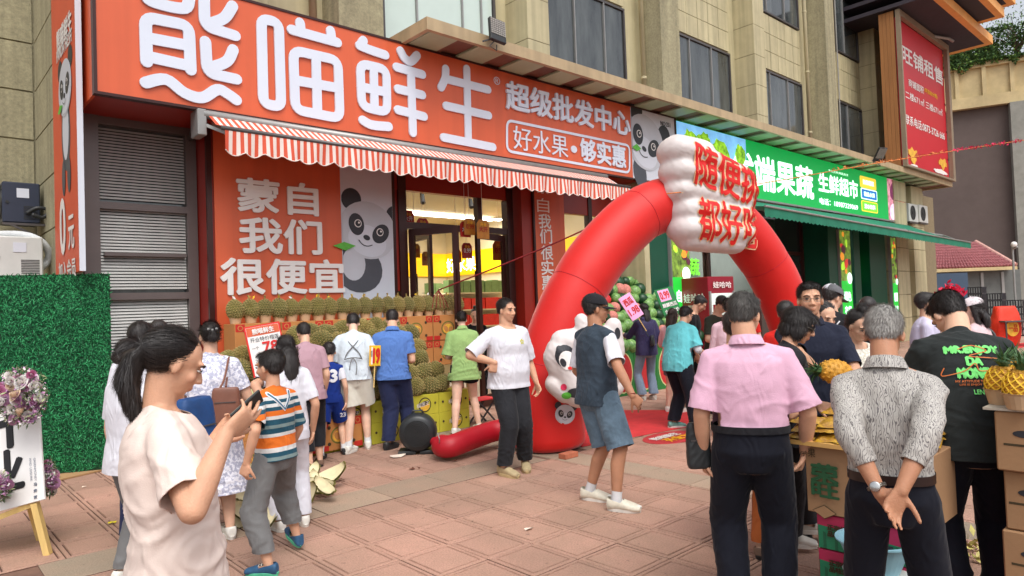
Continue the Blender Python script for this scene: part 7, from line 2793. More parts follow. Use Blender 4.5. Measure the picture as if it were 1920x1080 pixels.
# ================================================================== easel with flowers at the left edge
ez=empty('welcome_easel',(.62,5.4,0),'pale wooden easel holding a white opening board at the left edge','easel')
EDp=4.75
def ep(x,y,d=0.0):return at(x,y,EDp+d)
ebar=[((-30,985),(62,958)),((-30,958),(66,944))]
MB().bar(ep(-40,985),ep(64,944,.02),.05,.035).build('ledge',m_wood,ez)
l0,l1=gz(90,1040),ep(66,945)
MB().bar(l0,l1+(l1-l0)*.02,.05,.04).build('leg',m_wood,ez)
l2=gz(76,1012);MB().bar(l2,ep(58,950,.25),.04,.035).build('leg',m_wood,ez)
l3=gz(-60,1062);MB().bar(l3,ep(-40,960),.05,.04).build('leg',m_wood,ez)
pTL,pTR,pBR,pBL=ep(-60,730,.22),ep(72,722,.22),ep(85,936,-.02),ep(-60,975,-.02)
bd=empty('opening_board',pBR,'white board with black brush characters standing on the easel','sign board')
bu=unit(pBR-pBL);bv_=unit((pTR+pTL)/2-(pBR+pBL)/2);bn_=unit(np.cross(bu,bv_));bv_=np.cross(bn_,bu)
wB,hB=.78,.86
bc_=pBR-bu*wB/2+bv_*hB/2
MB().obox(bc_,bu*wB/2,bv_*hB/2,bn_*.008).build('board',m_board_w,bd,bevel=.002)
m_ink=mat('ink_black',srgb(28,28,32),.7,0)
def bpt2(x,y):
 d=ray(x,y);t=(bn_@(bc_+bn_*.009-CC))/(bn_@d);return CC+d*t
text('开',bpt2(2,800),.30,.32,m_ink,bd,u=bu,v=bv_,weight=.07,lift=.002)
text('业',bpt2(4,885),.30,.27,m_ink,bd,u=bu,v=bv_,weight=.07,lift=.002)
text('GREENMONEY',bpt2(66,880),.16,.016,m_mgrey_print,bd,u=-bv_,v=bu,weight=.0,lift=.002)
text('AND LEISURE',bpt2(58,880),.16,.016,m_mgrey_print,bd,u=-bv_,v=bu,weight=.0,lift=.002)
for k,ch in enumerate('马烨贺'):
 text(ch,bpt2(67,908+k*12),.022,.022,m_mgrey_print,bd,u=bu,v=bv_,weight=.03,lift=.002)
m_petal=[mat('petal_mauve',srgb(190,140,178),.7,.15,40,sss=.1),mat('petal_white',srgb(232,226,222),.7,.06,40,sss=.1),mat('petal_cream',srgb(222,196,170),.7,.1,40),mat('petal_pink',srgb(206,130,168),.7,.15,40)]
m_gl=[mat('bouquet_leaf',srgb(70,96,60),.6,.3,30),mat('bouquet_leaf_light',srgb(150,160,116),.6,.3,30)]
def rose(c,r,m,parent,facing,seed):
 r_=np.random.RandomState(seed)
 s_,u_,d_=frame(facing)
 V,F=[],[]
 for layer in range(5):
  rr=r*(.25+.2*layer);n=4+layer
  for k in range(n):
   a=2*math.pi*(k+.5*(layer%2))/n+r_.rand()*.4
   wd=math.pi/n*1.35
   n0=len(V)
   for i in range(4):
    for j in range(3):
     aa=a+wd*(i/3-.5)*2*(1-.25*(j==2)*abs(i/3-.5)*2)
     rad=rr*(.45+.55*j/2);h=r*(.75-.16*layer)*(j/2)-r*.1*layer*.5+r_.normal()*r*.02
     V.append(np.asarray(c)+(s_*math.cos(aa)+u_*math.sin(aa))*rad+d_*h)
   for i in range(3):
    for j in range(2):
     q=n0+i*3+j;F.append((q,q+1,q+4,q+3))
 link_mesh('rose',V,F,m,parent,smooth=True)
def bouquet(name,label,centre,sz,nros,seed,dep,base):
 e=empty('flower_spray',base,label,'flowers')
 r_=np.random.RandomState(seed)
 fac=unit(np.array([-.7,-.7,.1]))
 for i in range(nros):
  a_=r_.uniform(0,6.28);q_=1.35*r_.rand()**.6;x,y=centre[0]+math.cos(a_)*q_*sz[0],centre[1]+math.sin(a_)*q_*sz[1]
  rose(at(x,y,dep-.06+r_.normal()*.03),r_.uniform(.024,.052),m_petal[r_.choice(4,p=(.33,.37,.1,.2))],e,unit(fac+r_.normal(size=3)*.45),seed*50+i)
 V,F,M_=[],[],[]
 for i in range(1600):
  a_=r_.uniform(0,6.28);q_=1.6*r_.rand()**.6;x,y=centre[0]+math.cos(a_)*q_*sz[0],centre[1]+math.sin(a_)*q_*sz[1]
  p=at(x,y,dep+r_.normal()*.05)
  a=unit(r_.normal(size=3)+np.array([0,0,-.3]));b=unit(np.cross(a,r_.normal(size=3)))
  L=r_.uniform(.015,.05);n0=len(V)
  V+=[p,p+a*L*.5+b*L*.13,p+a*L,p+a*L*.5-b*L*.13];F.append((n0,n0+1,n0+2,n0+3));M_.append(int(r_.rand()<.35))
 link_mesh('leaves',V,F,m_gl,e,M_)
 V,F,M_=[],[],[]
 for i in range(500):
  a_=r_.uniform(0,6.28);q_=1.6*r_.rand()**.6;x,y=centre[0]+math.cos(a_)*q_*sz[0],centre[1]+math.sin(a_)*q_*sz[1]
  p=at(x,y,dep-.03+r_.normal()*.05);s=.006+.006*r_.rand()
  a,b=unit(r_.normal(size=3))*s,unit(r_.normal(size=3))*s
  n0=len(V);V+=[p-a,p+b,p+a,p-b];F.append((n0,n0+1,n0+2,n0+3));M_.append(int(r_.rand()<.5))
 link_mesh('small_blossoms',V,F,[m_petal[1],m_petal[0]],e,M_)
bouquet('flowers','big spray of mauve and white roses on the top corner of the board',(38,742),(34,34),44,3,4.72,ep(40,745))
bouquet('flowers','drooping pink flowers at the lower left of the board',(-2,912),(12,16),9,4,4.66,ep(4,900))
bouquet('flowers','mauve flowers hanging behind the lower right edge of the board',(93,895),(6,20),9,5,5.0,ep(92,900))
# ================================================================== fruit table at the right
m_brownb=mat('table_carton',srgb(166,128,92),.85,.07,3,.12,50,dirt=.12)
m_gink=mat('green_ink',srgb(36,84,50),.8,.1,20)
m_crimson=mat('crimson_print',srgb(176,36,78),.6,.08,5)
m_cgreen=mat('crate_green_print',srgb(30,122,84),.6,.08,5)
m_cgreen2=mat('crate_green_stripe',srgb(20,92,62),.6,.08,5)
TX=3.42
TY1=pxx(1508,835,TX)[1];TY0=1.14
UF=np.array([0,-1.,0])
def sidept(x,y):return pxx(x,y,TX)
zt1=float(pxx(1508,833,TX)[2])
for i,(ya,yb,lb) in enumerate(((TY1,1.22,'far one with the green brush characters'),(1.295,TY0-.1,'near one, mostly hidden by the grey-haired man'))):
 e=empty('cardboard_box',(TX+.2,(ya+yb)/2,.50),'brown cardboard box under the stall board, '+lb,'box')
 MB().box((TX+.004,yb,.519),(TX+.40,ya,zt1)).build('box',m_brownb,e,bevel=.004)
 cc=np.array([TX,(ya+yb)/2,(zt1+.519)/2])
 text('荣',cc+np.array([0,.09,.035]),.13,.09,m_gink,e,u=UF,weight=.09)
 text('旺',cc+np.array([0,.09,-.045]),.13,.07,m_gink,e,u=UF,weight=.09)
 flat([(-.06,0),(0,.035),(.06,0),(0,-.035)],cc+np.array([0,.1,-.155]),UF,UZ,m_cart_dk,e,.001)
 flat([(-.055,0),(0,.031),(.055,0),(0,-.031)],cc+np.array([0,.1,-.155]),UF,UZ,m_brownb,e,.003)
 text('净果',cc+np.array([0,.17,.13]),.08,.045,m_cart_dk,e,u=UF,weight=.0)
for r_i,z in enumerate((.345,.172,0.0)):
 for i,(ya,yb) in enumerate(((TY1-.04,TY0),)):
  e=empty('fruit_crate',(TX+.2,(ya+yb)/2,z),'crimson and green printed fruit crate, %s layer, %s'%(('top','middle','bottom')[r_i],'below the brown box'),'crate','printed fruit crates under the table')
  MB().box((TX+.012,yb,z+.001),(TX+.38,ya,z+.168)).build('box',m_crimson,e,bevel=.004)
  w=ya-yb
  cc=np.array([TX+.012,(ya+yb)/2,z+.085])
  flat([(-w/2+.005,-.082),(w/2-.005,-.082),(w/2-.005,.0),(w*.1,.012),(-w/2+.005,.03)],cc,UF,UZ,m_cgreen,e,.001)
  for k in range(7):
   xx=-w/2+.03+k*w/7.4
   flat([(xx,-.081),(xx+.014,-.081),(xx+.014,-.006),(xx,.002)],cc,UF,UZ,m_cgreen2,e,.0026)
  text('正宗绿提',cc+UF*-w*.22+np.array([0,0,.028]),w*.3,.028,m_cart_dk,e,u=UF,weight=.08,lift=.005)
  text('品味鲜果',cc+UF*-w*.22+np.array([0,0,-.004]),w*.3,.028,m_cart_dk,e,u=UF,weight=.08,lift=.005)
  for k in range(3):flat([(-.012,-.012),(.012,-.012),(.012,.012),(-.012,.012)],cc+UF*(w*(.08+.1*k))+np.array([0,0,.055]),UF,UZ,m_white_print,e,.002)
  flat([(-.03,-.012),(.03,-.012),(.03,.012),(-.03,.012)],cc+UF*w*.28+np.array([0,0,-.015]),UF,UZ,m_black_print,e,.005)
tag(MB().box((TX-.03,TY0-.06,zt1+.001),(TX+.74,TY1+.12,zt1+.022)).build('table_board',mat('board_wood',srgb(214,168,96),.6,.1,3,stretch=(6,1,6)),None,base=(TX+.3,1.4,zt1)),'thin wooden board on the cardboard boxes of the fruit stall','table board')
tag(MB().box((TX+.42,TY0,0),(TX+.66,TY1,zt1)).build('rear_box',m_brownb,None,base=(TX+.6,1.4,0)),'plain brown box at the back of the fruit stall','box')
m_pk=mat('fruit_packet',srgb(206,164,30),.3,.3,26,.7,60,col2=srgb(150,104,60),coat=.4)
def packet_mesh(seed):
 V,F=[],[]
 n,m=12,7
 for i in range(n+1):
  for j in range(m+1):
   u_,v_=i/n*2-1,j/m*2-1
   h=(max(0,1-u_*u_)**.5)*(max(0,1-v_*v_)**.5)*.028
   h+=.009*noise.noise(Vector((u_*4+seed,v_*3,seed)))*(1-abs(u_))+.004*math.sin(u_*9+v_*5)
   V.append((u_*.105,v_*.062,max(h,.001)))
 for i in range(n):
  for j in range(m):
   k=i*(m+1)+j;F.append((k,k+m+1,k+m+2,k+1))
 b=len(V);V+=[(x,y,0) for x,y in((-.105,-.062),(.105,-.062),(.105,.062),(-.105,.062))];F.append((b+3,b+2,b+1,b))
 me=bpy.data.meshes.new('fruit_packet');me.from_pydata(V,[],F);me.materials.append(m_pk)
 me.polygons.foreach_set('use_smooth',[True]*len(me.polygons));return me
pkm=[packet_mesh(i*2.3) for i in range(3)]
for lay in range(3):
 for ix in range(4):
  for iy in range(5):
   y=TY1+.03-iy*.125+rnd.uniform(-.01,.01)
   x=TX+.08+ix*.18+lay*.03+rnd.uniform(-.01,.01)
   if lay==2 and rnd.random()<.3:continue
   o=bpy.data.objects.new('fruit_packet',pkm[rnd.randrange(3)]);COL.objects.link(o)
   o.location=(x,y,zt1+.024+lay*.032+rnd.uniform(0,.004));o.rotation_euler=(rnd.uniform(-.1,.1),rnd.uniform(-.1,.1),rnd.uniform(-.25,.25))
   tag(o,'shiny yellow packet of cut fruit in the heap on the stall board','packet','yellow packets on the fruit stall')
bb_=at(1640,1035,3.15)
bs=MB();bs.lathe([(.10,0),(.15,.13),(.165,.135),(.165,.142),(.148,.142),(.095,.012),(.001,.012)],(bb_[0],bb_[1],bb_[2]-.08),28)
tag(bs.build('plastic_basin',mat('pale_blue_plastic',srgb(140,190,206),.4,.05,5),None,smooth=False,base=(bb_[0],bb_[1],bb_[2]-.08)),'pale blue plastic basin on a stool beside the printed crates','basin')
stl=empty('low_stool',(bb_[0],bb_[1],0),'low plastic stool under the pale blue basin','stool')
MB().lathe([(.13,bb_[2]-.11),(.14,bb_[2]-.085)],(bb_[0],bb_[1],0),16).build('seat',m_white_h,stl)
for a in range(4):
 MB().bar((bb_[0]+.09*math.cos(a*1.57+.7),bb_[1]+.09*math.sin(a*1.57+.7),bb_[2]-.1),(bb_[0]+.12*math.cos(a*1.57+.7),bb_[1]+.12*math.sin(a*1.57+.7),0),.03).build('leg',m_white_h,stl)
m_pine=mat('pineapple_skin',srgb(206,150,50),.6,.25,14,.5,60)
m_pine_g=mat('pineapple_eye',srgb(132,110,50),.7,.3,20)
m_pleaf=mat('pineapple_leaf',srgb(70,104,62),.6,.3,12)
m_netf=mat('foam_net_yellow',srgb(240,196,50),.7,.06,10)
def pineapple(c,axis,s,label,net=False,group=None,crown=1.0):
 e=empty('pineapple',c,label,'pineapple',group)
 sx,sy,d=frame(axis);c=np.array(c,float)
 bd_=MB()
 L,r0=.17*s,.068*s
 prof_=[(r0*math.sin(math.pi*(.08+.84*t))**.55,(t-.5)*L) for t in np.linspace(0,1,12)]
 bd_.lathe(prof_,c,20,ax=d)
 bd_.build('fruit',m_pine,e,smooth=True)
 ey=MB()
 rows_=8
 for j in range(rows_):
  t=(j+.5)/rows_
  rr=r0*math.sin(math.pi*(.08+.84*t))**.55
  for k in range(10):
   a=2*math.pi*(k+.5*(j%2))/10
   rad=sx*math.cos(a)+sy*math.sin(a)
   p=c+d*(t-.5)*L+rad*rr*.985
   tt=np.cross(d,rad)
   w_,h_=rr*.26,L/rows_*.5
   n0=len(ey.V)
   ey.add([p-tt*w_,p-d*h_,p+tt*w_,p+d*h_,p+rad*.009*s],[(0,1,4),(1,2,4),(2,3,4),(3,0,4)],0)
 ey.build('eyes',m_pine,e)
 lf=MB()
 r_=random.Random(int(abs(c[0]*1000))+3)
 for k in range(46):
  a=r_.uniform(0,6.28);rad=sx*math.cos(a)+sy*math.sin(a)
  b0=c+d*L*.5+rad*r_.uniform(.005,.024)*s
  up=r_.uniform(.3,1.0);out_=(1.15-up)*1.0
  l_=r_.uniform(.06,.13)*s*crown
  p1=b0+(d*up+rad*out_*.6)*l_*.55;p2=b0+(d*up*.9+rad*out_*1.3)*l_
  tt=unit(np.cross(d,rad))*.0075*s
  lf.add([b0-tt,b0+tt,p1+tt*.8,p1-tt*.8,p2],[(0,1,2,3),(3,2,4)])
 lf.build('leaf_crown',m_pleaf,e)
 if net:
  nt_=MB()
  for sg in(-1,1):
   for k in range(11):
    P=[]
    for t in np.linspace(.08,.92,10):
     a=2*math.pi*k/11+sg*t*2.6
     rr=r0*math.sin(math.pi*(.08+.84*t))**.55+.004
     P.append(c+d*(t-.5)*L+(sx*math.cos(a)+sy*math.sin(a))*rr)
    nt_.tube(P,.0038*s,4)
  nt_.build('foam_net',m_netf,e)
 return e
hp0=at(1566,697,3.9)
pineapple(hp0,unit(CR*-1+CU*.12),1.0,'ripe pineapple held sideways over the fruit stall')
RX=3.55
def rp(x,y,d=3.05):return at(x,y,d)
zc_=[1.06,.78,.52,.26,.0]
bx0=rp(1872,770);
for i in range(4):
 zt_,zb_=1.06-i*.265,1.06-(i+1)*.265
 e=empty('brown_carton',(3.95,.75,zb_),'brown carton with a dark grip hole at the right edge, %s'%('topmost','second from the top','third from the top','lowest')[i],'carton','brown cartons stacked at the right edge')
 xo_=3.66+.012*((i*3)%4-1)
 MB().box((xo_,.25,zb_+.002),(4.05,.83-.015*(i%2),zt_-.002)).build('box',m_brownb,e,bevel=.006)
 MB().box((xo_-.0012,.26,zb_+.115),(xo_-.0002,.80,zb_+.125)).build('flap_gap',m_cart_dk,e)
 MB().box((xo_-.0018,.34,zb_+.004),(xo_-.0004,.40,zt_-.004)).build('tape',mat('clear_tape',srgb(196,172,130),.3,.08,5),e)
 flat(ell(0,0,.045,.016),(xo_,.72,zb_+.17),UF,UZ,m_black_print,e,.001,'grip_hole')
MB_=MB().box((3.64,.22,1.062),(4.07,.87,1.072))
tag(MB_.build('newspaper_sheet',mat('newsprint',srgb(186,176,160),.85,.2,30),None,base=(3.8,.5,1.06)),'sheet of paper spread on the top carton under the baskets','paper')
for i,(x,y,d) in enumerate(((1880,738,3.15),(1915,742,3.0),(1905,728,3.35),(1935,735,3.2))):
 p=at(x,y,d)
 lb=('left front','right front, cut by the picture edge','back','far right back')[i]
 mb=MB();mb.lathe([(.055,0),(.072,.07),(.076,.07),(.07,.062),(.052,.006),(.001,.006)],(p[0],p[1],1.073),18)
 tag(mb.build('paper_pot',m_pot,None,base=(p[0],p[1],1.073)),'kraft pot under a netted pineapple, '+lb,'pot')
 pineapple((p[0],p[1],1.073+.092),unit((rnd.uniform(-.15,.15),rnd.uniform(-.15,.15),1)),.95,'pineapple in a yellow foam net, '+lb,True,'netted pineapples at the right edge',1.05)
V,F,_=leaf_cloud(260,lambda r2:(gz(1895,1050)+np.array([r2.normal()*.12,r2.normal()*.1,abs(r2.normal())*.05+.01]),0),.03,61)
tag(link_mesh('peel_heap',V,F,mat('peel',srgb(190,180,100),.6,.3,20),None,base=gz(1895,1050)),'heap of wet pineapple peel and net scraps on the ground at the right corner','peel heap',kind='stuff')
# ================================================================== the people
C_=cloth
M_PINKCREAM=C_('cream_pink_cotton',srgb(226,208,198),bump=.15)
M_GREYPANT=C_('grey_cotton',srgb(112,112,112))
M_LPANT=C_('pale_grey_cotton',srgb(186,190,180))
M_WHITE=C_('white_cotton',srgb(214,214,222),bump=.15)
M_BLACK=C_('black_cotton',srgb(34,34,38))
M_NAVY=C_('navy_twill',srgb(36,42,72))
M_DNAVY=C_('dark_navy_wool',srgb(22,24,34),bump=.12)
M_MAUVE=C_('mauve_cotton',srgb(172,138,148))
M_BLUEJ=C_('royal_blue_mesh',srgb(22,48,124))
M_APRON=C_('pale_blue_linen',srgb(200,210,218))
M_CREAM=C_('cream_twill',srgb(222,220,206))
M_BLUES=C_('blue_work_cotton',srgb(84,120,184))
M_GREEN=C_('sage_cotton',srgb(146,178,112))
M_JEANB=C_('black_denim',srgb(38,39,43),var=.25)
M_DENIM=C_('dark_denim',srgb(56,68,80),var=.35)
M_DENIML=C_('washed_denim',srgb(94,114,130),var=.35)
M_JEANL=C_('light_denim',srgb(128,144,164),var=.2)
M_PURP=C_('purple_nylon',srgb(54,50,84),rough=.5)
M_PINKT=C_('pink_cotton',srgb(222,176,182))
M_PLAID=C_('plaid_cotton',srgb(60,56,80),var=.4)
M_CYAN=C_('cyan_jersey',srgb(104,196,204))
M_OLIVE=C_('olive_cotton',srgb(58,62,52))
M_PALEP=C_('pale_pink_cotton',srgb(212,180,190))
M_RED=C_('red_cotton',srgb(206,40,34))
M_POLO=C_('pink_pique',srgb(216,172,194),bump=.3)
M_ORPANT=C_('rust_cotton',srgb(176,96,50))
M_NPOLO=C_('navy_pique',srgb(32,36,52))
M_LAV=C_('lavender_cotton',srgb(200,196,220))
M_SWEAT=C_('washed_black_fleece',srgb(40,44,44),var=.15)
M_PJACK=C_('pale_pink_nylon',srgb(214,186,190),rough=.5)
M_LACE=C_('white_lace',srgb(198,194,180),var=.25,bump=.9,bscale=70)
M_DRESS=C_('lilac_lace',srgb(176,178,198),var=.2,bump=.8,bscale=60)
def speckle(col2,scale,lo=.5,hi=.56,stretch=None,wave=False):
 def fn(nt,tc,src,b):
  mp=nt.nodes.new('ShaderNodeMapping');nt.links.new(tc.outputs['Object'],mp.inputs[0])
  if stretch:mp.inputs['Scale'].default_value=stretch
  if wave:
   n=nt.nodes.new('ShaderNodeTexWave');n.inputs['Scale'].default_value=scale;n.inputs['Distortion'].default_value=14;n.inputs['Detail'].default_value=1.5;n.inputs['Detail Scale'].default_value=1.6
  else:
   n=nt.nodes.new('ShaderNodeTexNoise');n.inputs['Scale'].default_value=scale;n.inputs['Detail'].default_value=2
  nt.links.new(mp.outputs[0],n.inputs[0])
  r_=nt.nodes.new('ShaderNodeMapRange');r_.inputs[1].default_value,r_.inputs[2].default_value=lo,hi
  nt.links.new(n.outputs['Fac' if wave else 0],r_.inputs[0])
  mx=nt.nodes.new('ShaderNodeMix');mx.data_type='RGBA'
  nt.links.new(r_.outputs[0],mx.inputs[0]);nt.links.new(src,mx.inputs[6]);mx.inputs[7].default_value=tuple(col2)+(1,)
  return mx.outputs[2]
 return fn
add_pattern(M_DRESS,speckle(srgb(230,230,240),46,.46,.54))
add_pattern(M_LACE,speckle(srgb(232,228,218),60,.46,.54))
M_GSHIRT=C_('grey_patterned_silk',srgb(176,172,166),rough=.5)
add_pattern(M_GSHIRT,speckle(srgb(112,108,108),30,.72,.86,(1.3,1.3,.5),True))
add_pattern(M_PLAID,speckle(srgb(130,110,120),60,.5,.52))
M_STRIPE=C_('striped_jersey',(1,1,1))
def stripes(nt,tc,src,b):
 sx=nt.nodes.new('ShaderNodeSeparateXYZ');nt.links.new(tc.outputs['Object'],sx.inputs[0])
 mr=nt.nodes.new('ShaderNodeMapRange');mr.inputs[1].default_value,mr.inputs[2].default_value=.62,1.18
 nt.links.new(sx.outputs['Z'],mr.inputs[0])
 cr=nt.nodes.new('ShaderNodeValToRGB');cr.color_ramp.interpolation='CONSTANT'
 W,O,T,G=srgb(206,206,204),srgb(216,110,40),srgb(36,78,96),srgb(120,140,140)
 st=[(0,W),(.05,T),(.10,G),(.14,T),(.19,W),(.24,O),(.36,W),(.40,T),(.46,G),(.50,T),(.56,W),(.60,O),(.66,T),(.70,W),(.74,T),(.78,W),(.82,O)]
 el=cr.color_ramp.elements
 el[0].position,el[0].color=0,W+(1,)
 el[1].position,el[1].color=st[1][0],st[1][1]+(1,)
 for p_,c in st[2:]:
  e=el.new(p_);e.color=c+(1,)
 nt.links.new(mr.outputs[0],cr.inputs[0])
 return cr.outputs[0]
add_pattern(M_STRIPE,stripes)
S_W=(M_RUB,M_RUB)
S_BK=(M_RUBD,M_RUBD)
S_TAN=(mat('shoe_tan',srgb(170,152,116),.7,.2,20),mat('sole_tan',srgb(196,176,130),.7,.1,20))
S_BLUE=(mat('shoe_blue',srgb(40,84,120),.6,.4,20),mat('sole_green',srgb(86,190,150),.5,.2,20))
S_TEAL=(mat('shoe_teal',srgb(110,160,150),.6,.2,20),M_RUB)
S_FLAT=(mat('flat_white',srgb(206,200,190),.5,.1,9),M_RUB,'flat')
S_SAND=(mat('sandal_brown',srgb(120,96,80),.6,.1,9),M_RUBD,'flat')
SOCK=mat('sock_white',srgb(214,214,216),.9,.05,20,.2,200)
M_TEXTW=mat('shirt_print_white',srgb(220,222,228),.7,0)
M_GREENP=mat('shirt_print_green',srgb(120,226,120),.7,.1,40)
M_ORP=mat('shirt_print_orange',srgb(206,110,50),.7,.1,40)
def XY(x,dep,y=560):p=at(x,y,dep);return(p[0],p[1])
def G(x,y):p=gz(x,y);return(p[0],p[1])
T=lambda m,**k:dict(m=m,**k)
JEANS=lambda m,**k:dict(m=m,**k)
SHORTS=lambda m,ln,r=(.058,.056,.05),**k:dict(kind='shorts',name='shorts',len=ln,m=m,r=r,**k)
def fgx(i):
 kn,fd,nn,sd,k=i['hdat'][1]
 wp=np.array(i['loc'])+i['Rw']@(kn+nn*.03+fd*.02)
 tohead=unit(np.array(i['loc'])+i['Rw']@i['hc']-wp)
 u_=unit(i['Rw']@fd);u_=unit(u_-tohead*(u_@tohead));v_=np.cross(tohead,u_)
 ph=MB().obox(wp,u_*.058,v_*.028,np.cross(u_,v_)*.004).build('phone',m_lampblk,None,base=wp,bevel=.002)
 tag(ph,'slim dark mobile phone held up by the foreground woman','phone')
 MB().obox(wp+np.cross(u_,v_)*.0045,u_*.054,v_*.026,np.cross(u_,v_)*.0004).build('screen',mat('phone_screen',srgb(120,134,120),.1,.3,30,emit=.3),ph)
person('foreground woman in a cream pink T-shirt with a long ponytail looking at her phone',XY(322,2.24,800),82,1.565,1.16,-7,head=(32,0,0),skin=SK_TAN,female=True,near=3,hands={1:dict(t=('px',424,812,2.06),f=(-.12,.80,.52),n=(-.9,-.25,.45),spread=6,curl=((10,14,10),(14,18,12),(20,22,16),(26,28,20)),thumb=(55,5),pole=(.55,-.35,-1)),-1:dict(t=('px',404,824,2.28),f=(.3,.6,.55),n=(.9,-.1,.5),curl=(30,40,30),pole=(-.5,-.4,-1))},top=T(M_PINKCREAM,sleeve=.80,sleeve_w=.010,hem=.14,loose=.9,ease=.024,amp=.013,f0=7.,flare=.05),bottom=JEANS(M_LPANT),shoes=S_W,hair=('ponytail',H_BLACK,[(0,-.095,.0),(0,-.14,-.015),(0,-.165,-.08),(0,-.155,-.17),(0,-.135,-.235)]),extras=fgx)
person('dark-haired woman with a fringe, head showing behind the foreground woman',XY(262,4.9),20,1.60,1.0,female=True,near=2,top=T(M_WHITE,hem=.1),bottom=JEANS(M_NAVY),shoes=S_W,hair=('bob',H_BLACK))
person('short woman in a white top half hidden behind the ponytail of the foreground woman',XY(236,4.2),60,1.49,1.0,female=True,near=2,head=(10,10,0),top=T(M_WHITE,hem=.1,sleeve=.7),bottom=JEANS(M_GREYPANT),shoes=S_W,hair=('lowbun',H_BLACK))
person('person with short black hair farthest back beside the shutter window',XY(296,5.6),0,1.60,1.0,near=1,top=T(M_BLACK,hem=.1),bottom=JEANS(M_NAVY),shoes=S_BK)
person('teenager in blue standing hidden behind the foreground woman, facing the turf board',XY(322,3.4),-80,1.40,.9,near=2,top=T(M_BLUEJ,hem=.08),bottom=JEANS(M_NAVY),shoes=S_W)
bp0=at(364,815,3.3)
bag(bp0,.22,.16,.36,mat('backpack_blue',srgb(22,66,120),.6,.25,9,.2,60),'bright blue backpack behind the foreground woman',[bp0+np.array([-.08,.04,.17]),bp0+np.array([-.16,.05,.16]),bp0+np.array([-.2,.04,-.05])],'backpack','backpack',rz=.5)
def lacex(i):
 L,Rw=i['loc'],i['Rw']
 c=at(424,762,4.86)
 shp=L+Rw@(i['sh'][1]+np.array([-.03,-.05,.055]));shf=L+Rw@(i['sh'][1]+np.array([-.03,.08,.0]))
 bag(c,.20,.10,.27,mat('bag_leather',srgb(122,78,62),.45,.1,12),'brown leather shoulder bag hanging at the side of the lace dress woman',[c+np.array([-.05,0,.12]),(c+shp)/2+np.array([-.03,-.02,.02]),shp,shf,c+np.array([.03,.08,.13])],rz=-.5)
 cl=MB()
 for q in(-.03,0,.03):cl.ball(i['hp'](q,-.122,.03+abs(q)*.3),.011)
 i['child'](cl,'hair_clip',m_alu_lt,True)
person('woman in a pale lilac lace dress seen from behind with her hair in a bun',G(402,1000),0,1.57,1.18,4,head=(14,12,0),female=True,near=2,feet={1:('px',432,1000,10),-1:('px',398,1004,-20)},hands={1:dict(t=('sh',-.02,.13,-.2),pole=(.8,-.6,-.6)),-1:dict(t=('sh',.02,.15,-.18))},top=T(M_DRESS,hem=.12,sleeve=.72,loose=.6,ease=.018,name='dress_top',flare=.08),bottom=dict(kind='skirt',name='dress_skirt',len=.50,flare=.12,m=M_DRESS,amp=.012),shoes=S_W,hair=('lowbun',H_BLACK),extras=lacex)
def boyx(i):
 V,F=[],[]
 pts=[(-.085,.05),(0,-.055),(.085,.05)]
 for off,m_,w in((0,M_TEXTW,.030),(0,mat('chevron_teal',srgb(44,96,120),.7,0),.012)):
  V2,F2=stroke2d([np.array(p) for p in pts],w)
  decal(i,'',i['chs']+np.array([0,-.2,.075]),1,1,m_,(0,1,0),polys=(V2,F2),name='chevron',eps=.004 if w>.02 else .008)
person('boy in an orange, white and teal striped T-shirt and grey trousers walking away',G(522,1052),-42,1.38,.95,2,head=(4,12,0),skin=SK_TAN,near=3,child=True,feet={-1:('px',504,1070,20),1:('px',556,1020,-20,.035,-18)},hands={-1:dict(t=('px',462,868,4.2),curl=(30,40,30),pole=(-.6,-.8,-.3)),1:dict(t=('sh',.06,.1,-.28))},top=T(M_STRIPE,hem=.04,sleeve=.85,sleeve_w=.008,loose=.9,ease=.020,amp=.008),bottom=JEANS(M_GREYPANT,len=1.74,r=(.066,.062,.050),amp=.012),shoes=S_BLUE,hair=('short',H_BLACK),extras=boyx)
person('long-haired girl in white T-shirt and white trousers behind the striped boy',G(548,990),-18,1.45,.88,3,head=(14,10,0),skin=SK_TAN,female=True,near=2,hands={1:dict(t=('sh',.04,.02,-.3)),-1:dict(t=('px',500,770,4.8),pole=(-.6,-.8,-.3))},top=T(M_WHITE,hem=.10,sleeve=.8,loose=.8),bottom=JEANS(M_WHITE,r=(.056,.05,.046)),shoes=S_W,hair=('long',H_BLACK,.28))
pb_=at(496,752,4.7)
V,F,_=leaf_cloud(26,lambda r2:(pb_+r2.normal(size=3)*.025,0),.045,71)
tag(link_mesh('plastic_bag',V,F,mat('thin_plastic',srgb(196,206,220),.3,.05,9),None,base=pb_),'small crumpled pale plastic bag held by the girl behind the striped boy','plastic bag')
person('stooping woman in a mauve T-shirt and black cropped trousers looking over the durians',G(580,876),-8,1.53,1.16,12,head=(24,14,0),female=True,near=2,feet={1:('px',600,868,0),-1:('px',582,880,0)},hands={1:dict(t=('sh',.02,.08,-.29)),-1:dict(t=('sh',.0,.2,-.14))},top=T(M_MAUVE,hem=.10,sleeve=.74,loose=.9,ease=.02,flare=.03),bottom=JEANS(M_BLACK,len=1.62,r=(.062,.056,.046)),shoes=S_SAND,hair=('short',H_BLACK))
def j23(i):
 decal(i,'23',i['chs']+np.array([0.0,-.2,.0]),.17,.13,M_TEXTW,(0,1,0),weight=.12)
 decal(i,'23',i['knee'][1]+np.array([.03,-.25,.11]),.06,.045,M_TEXTW,(0,1,0),target='bottom',weight=.1)
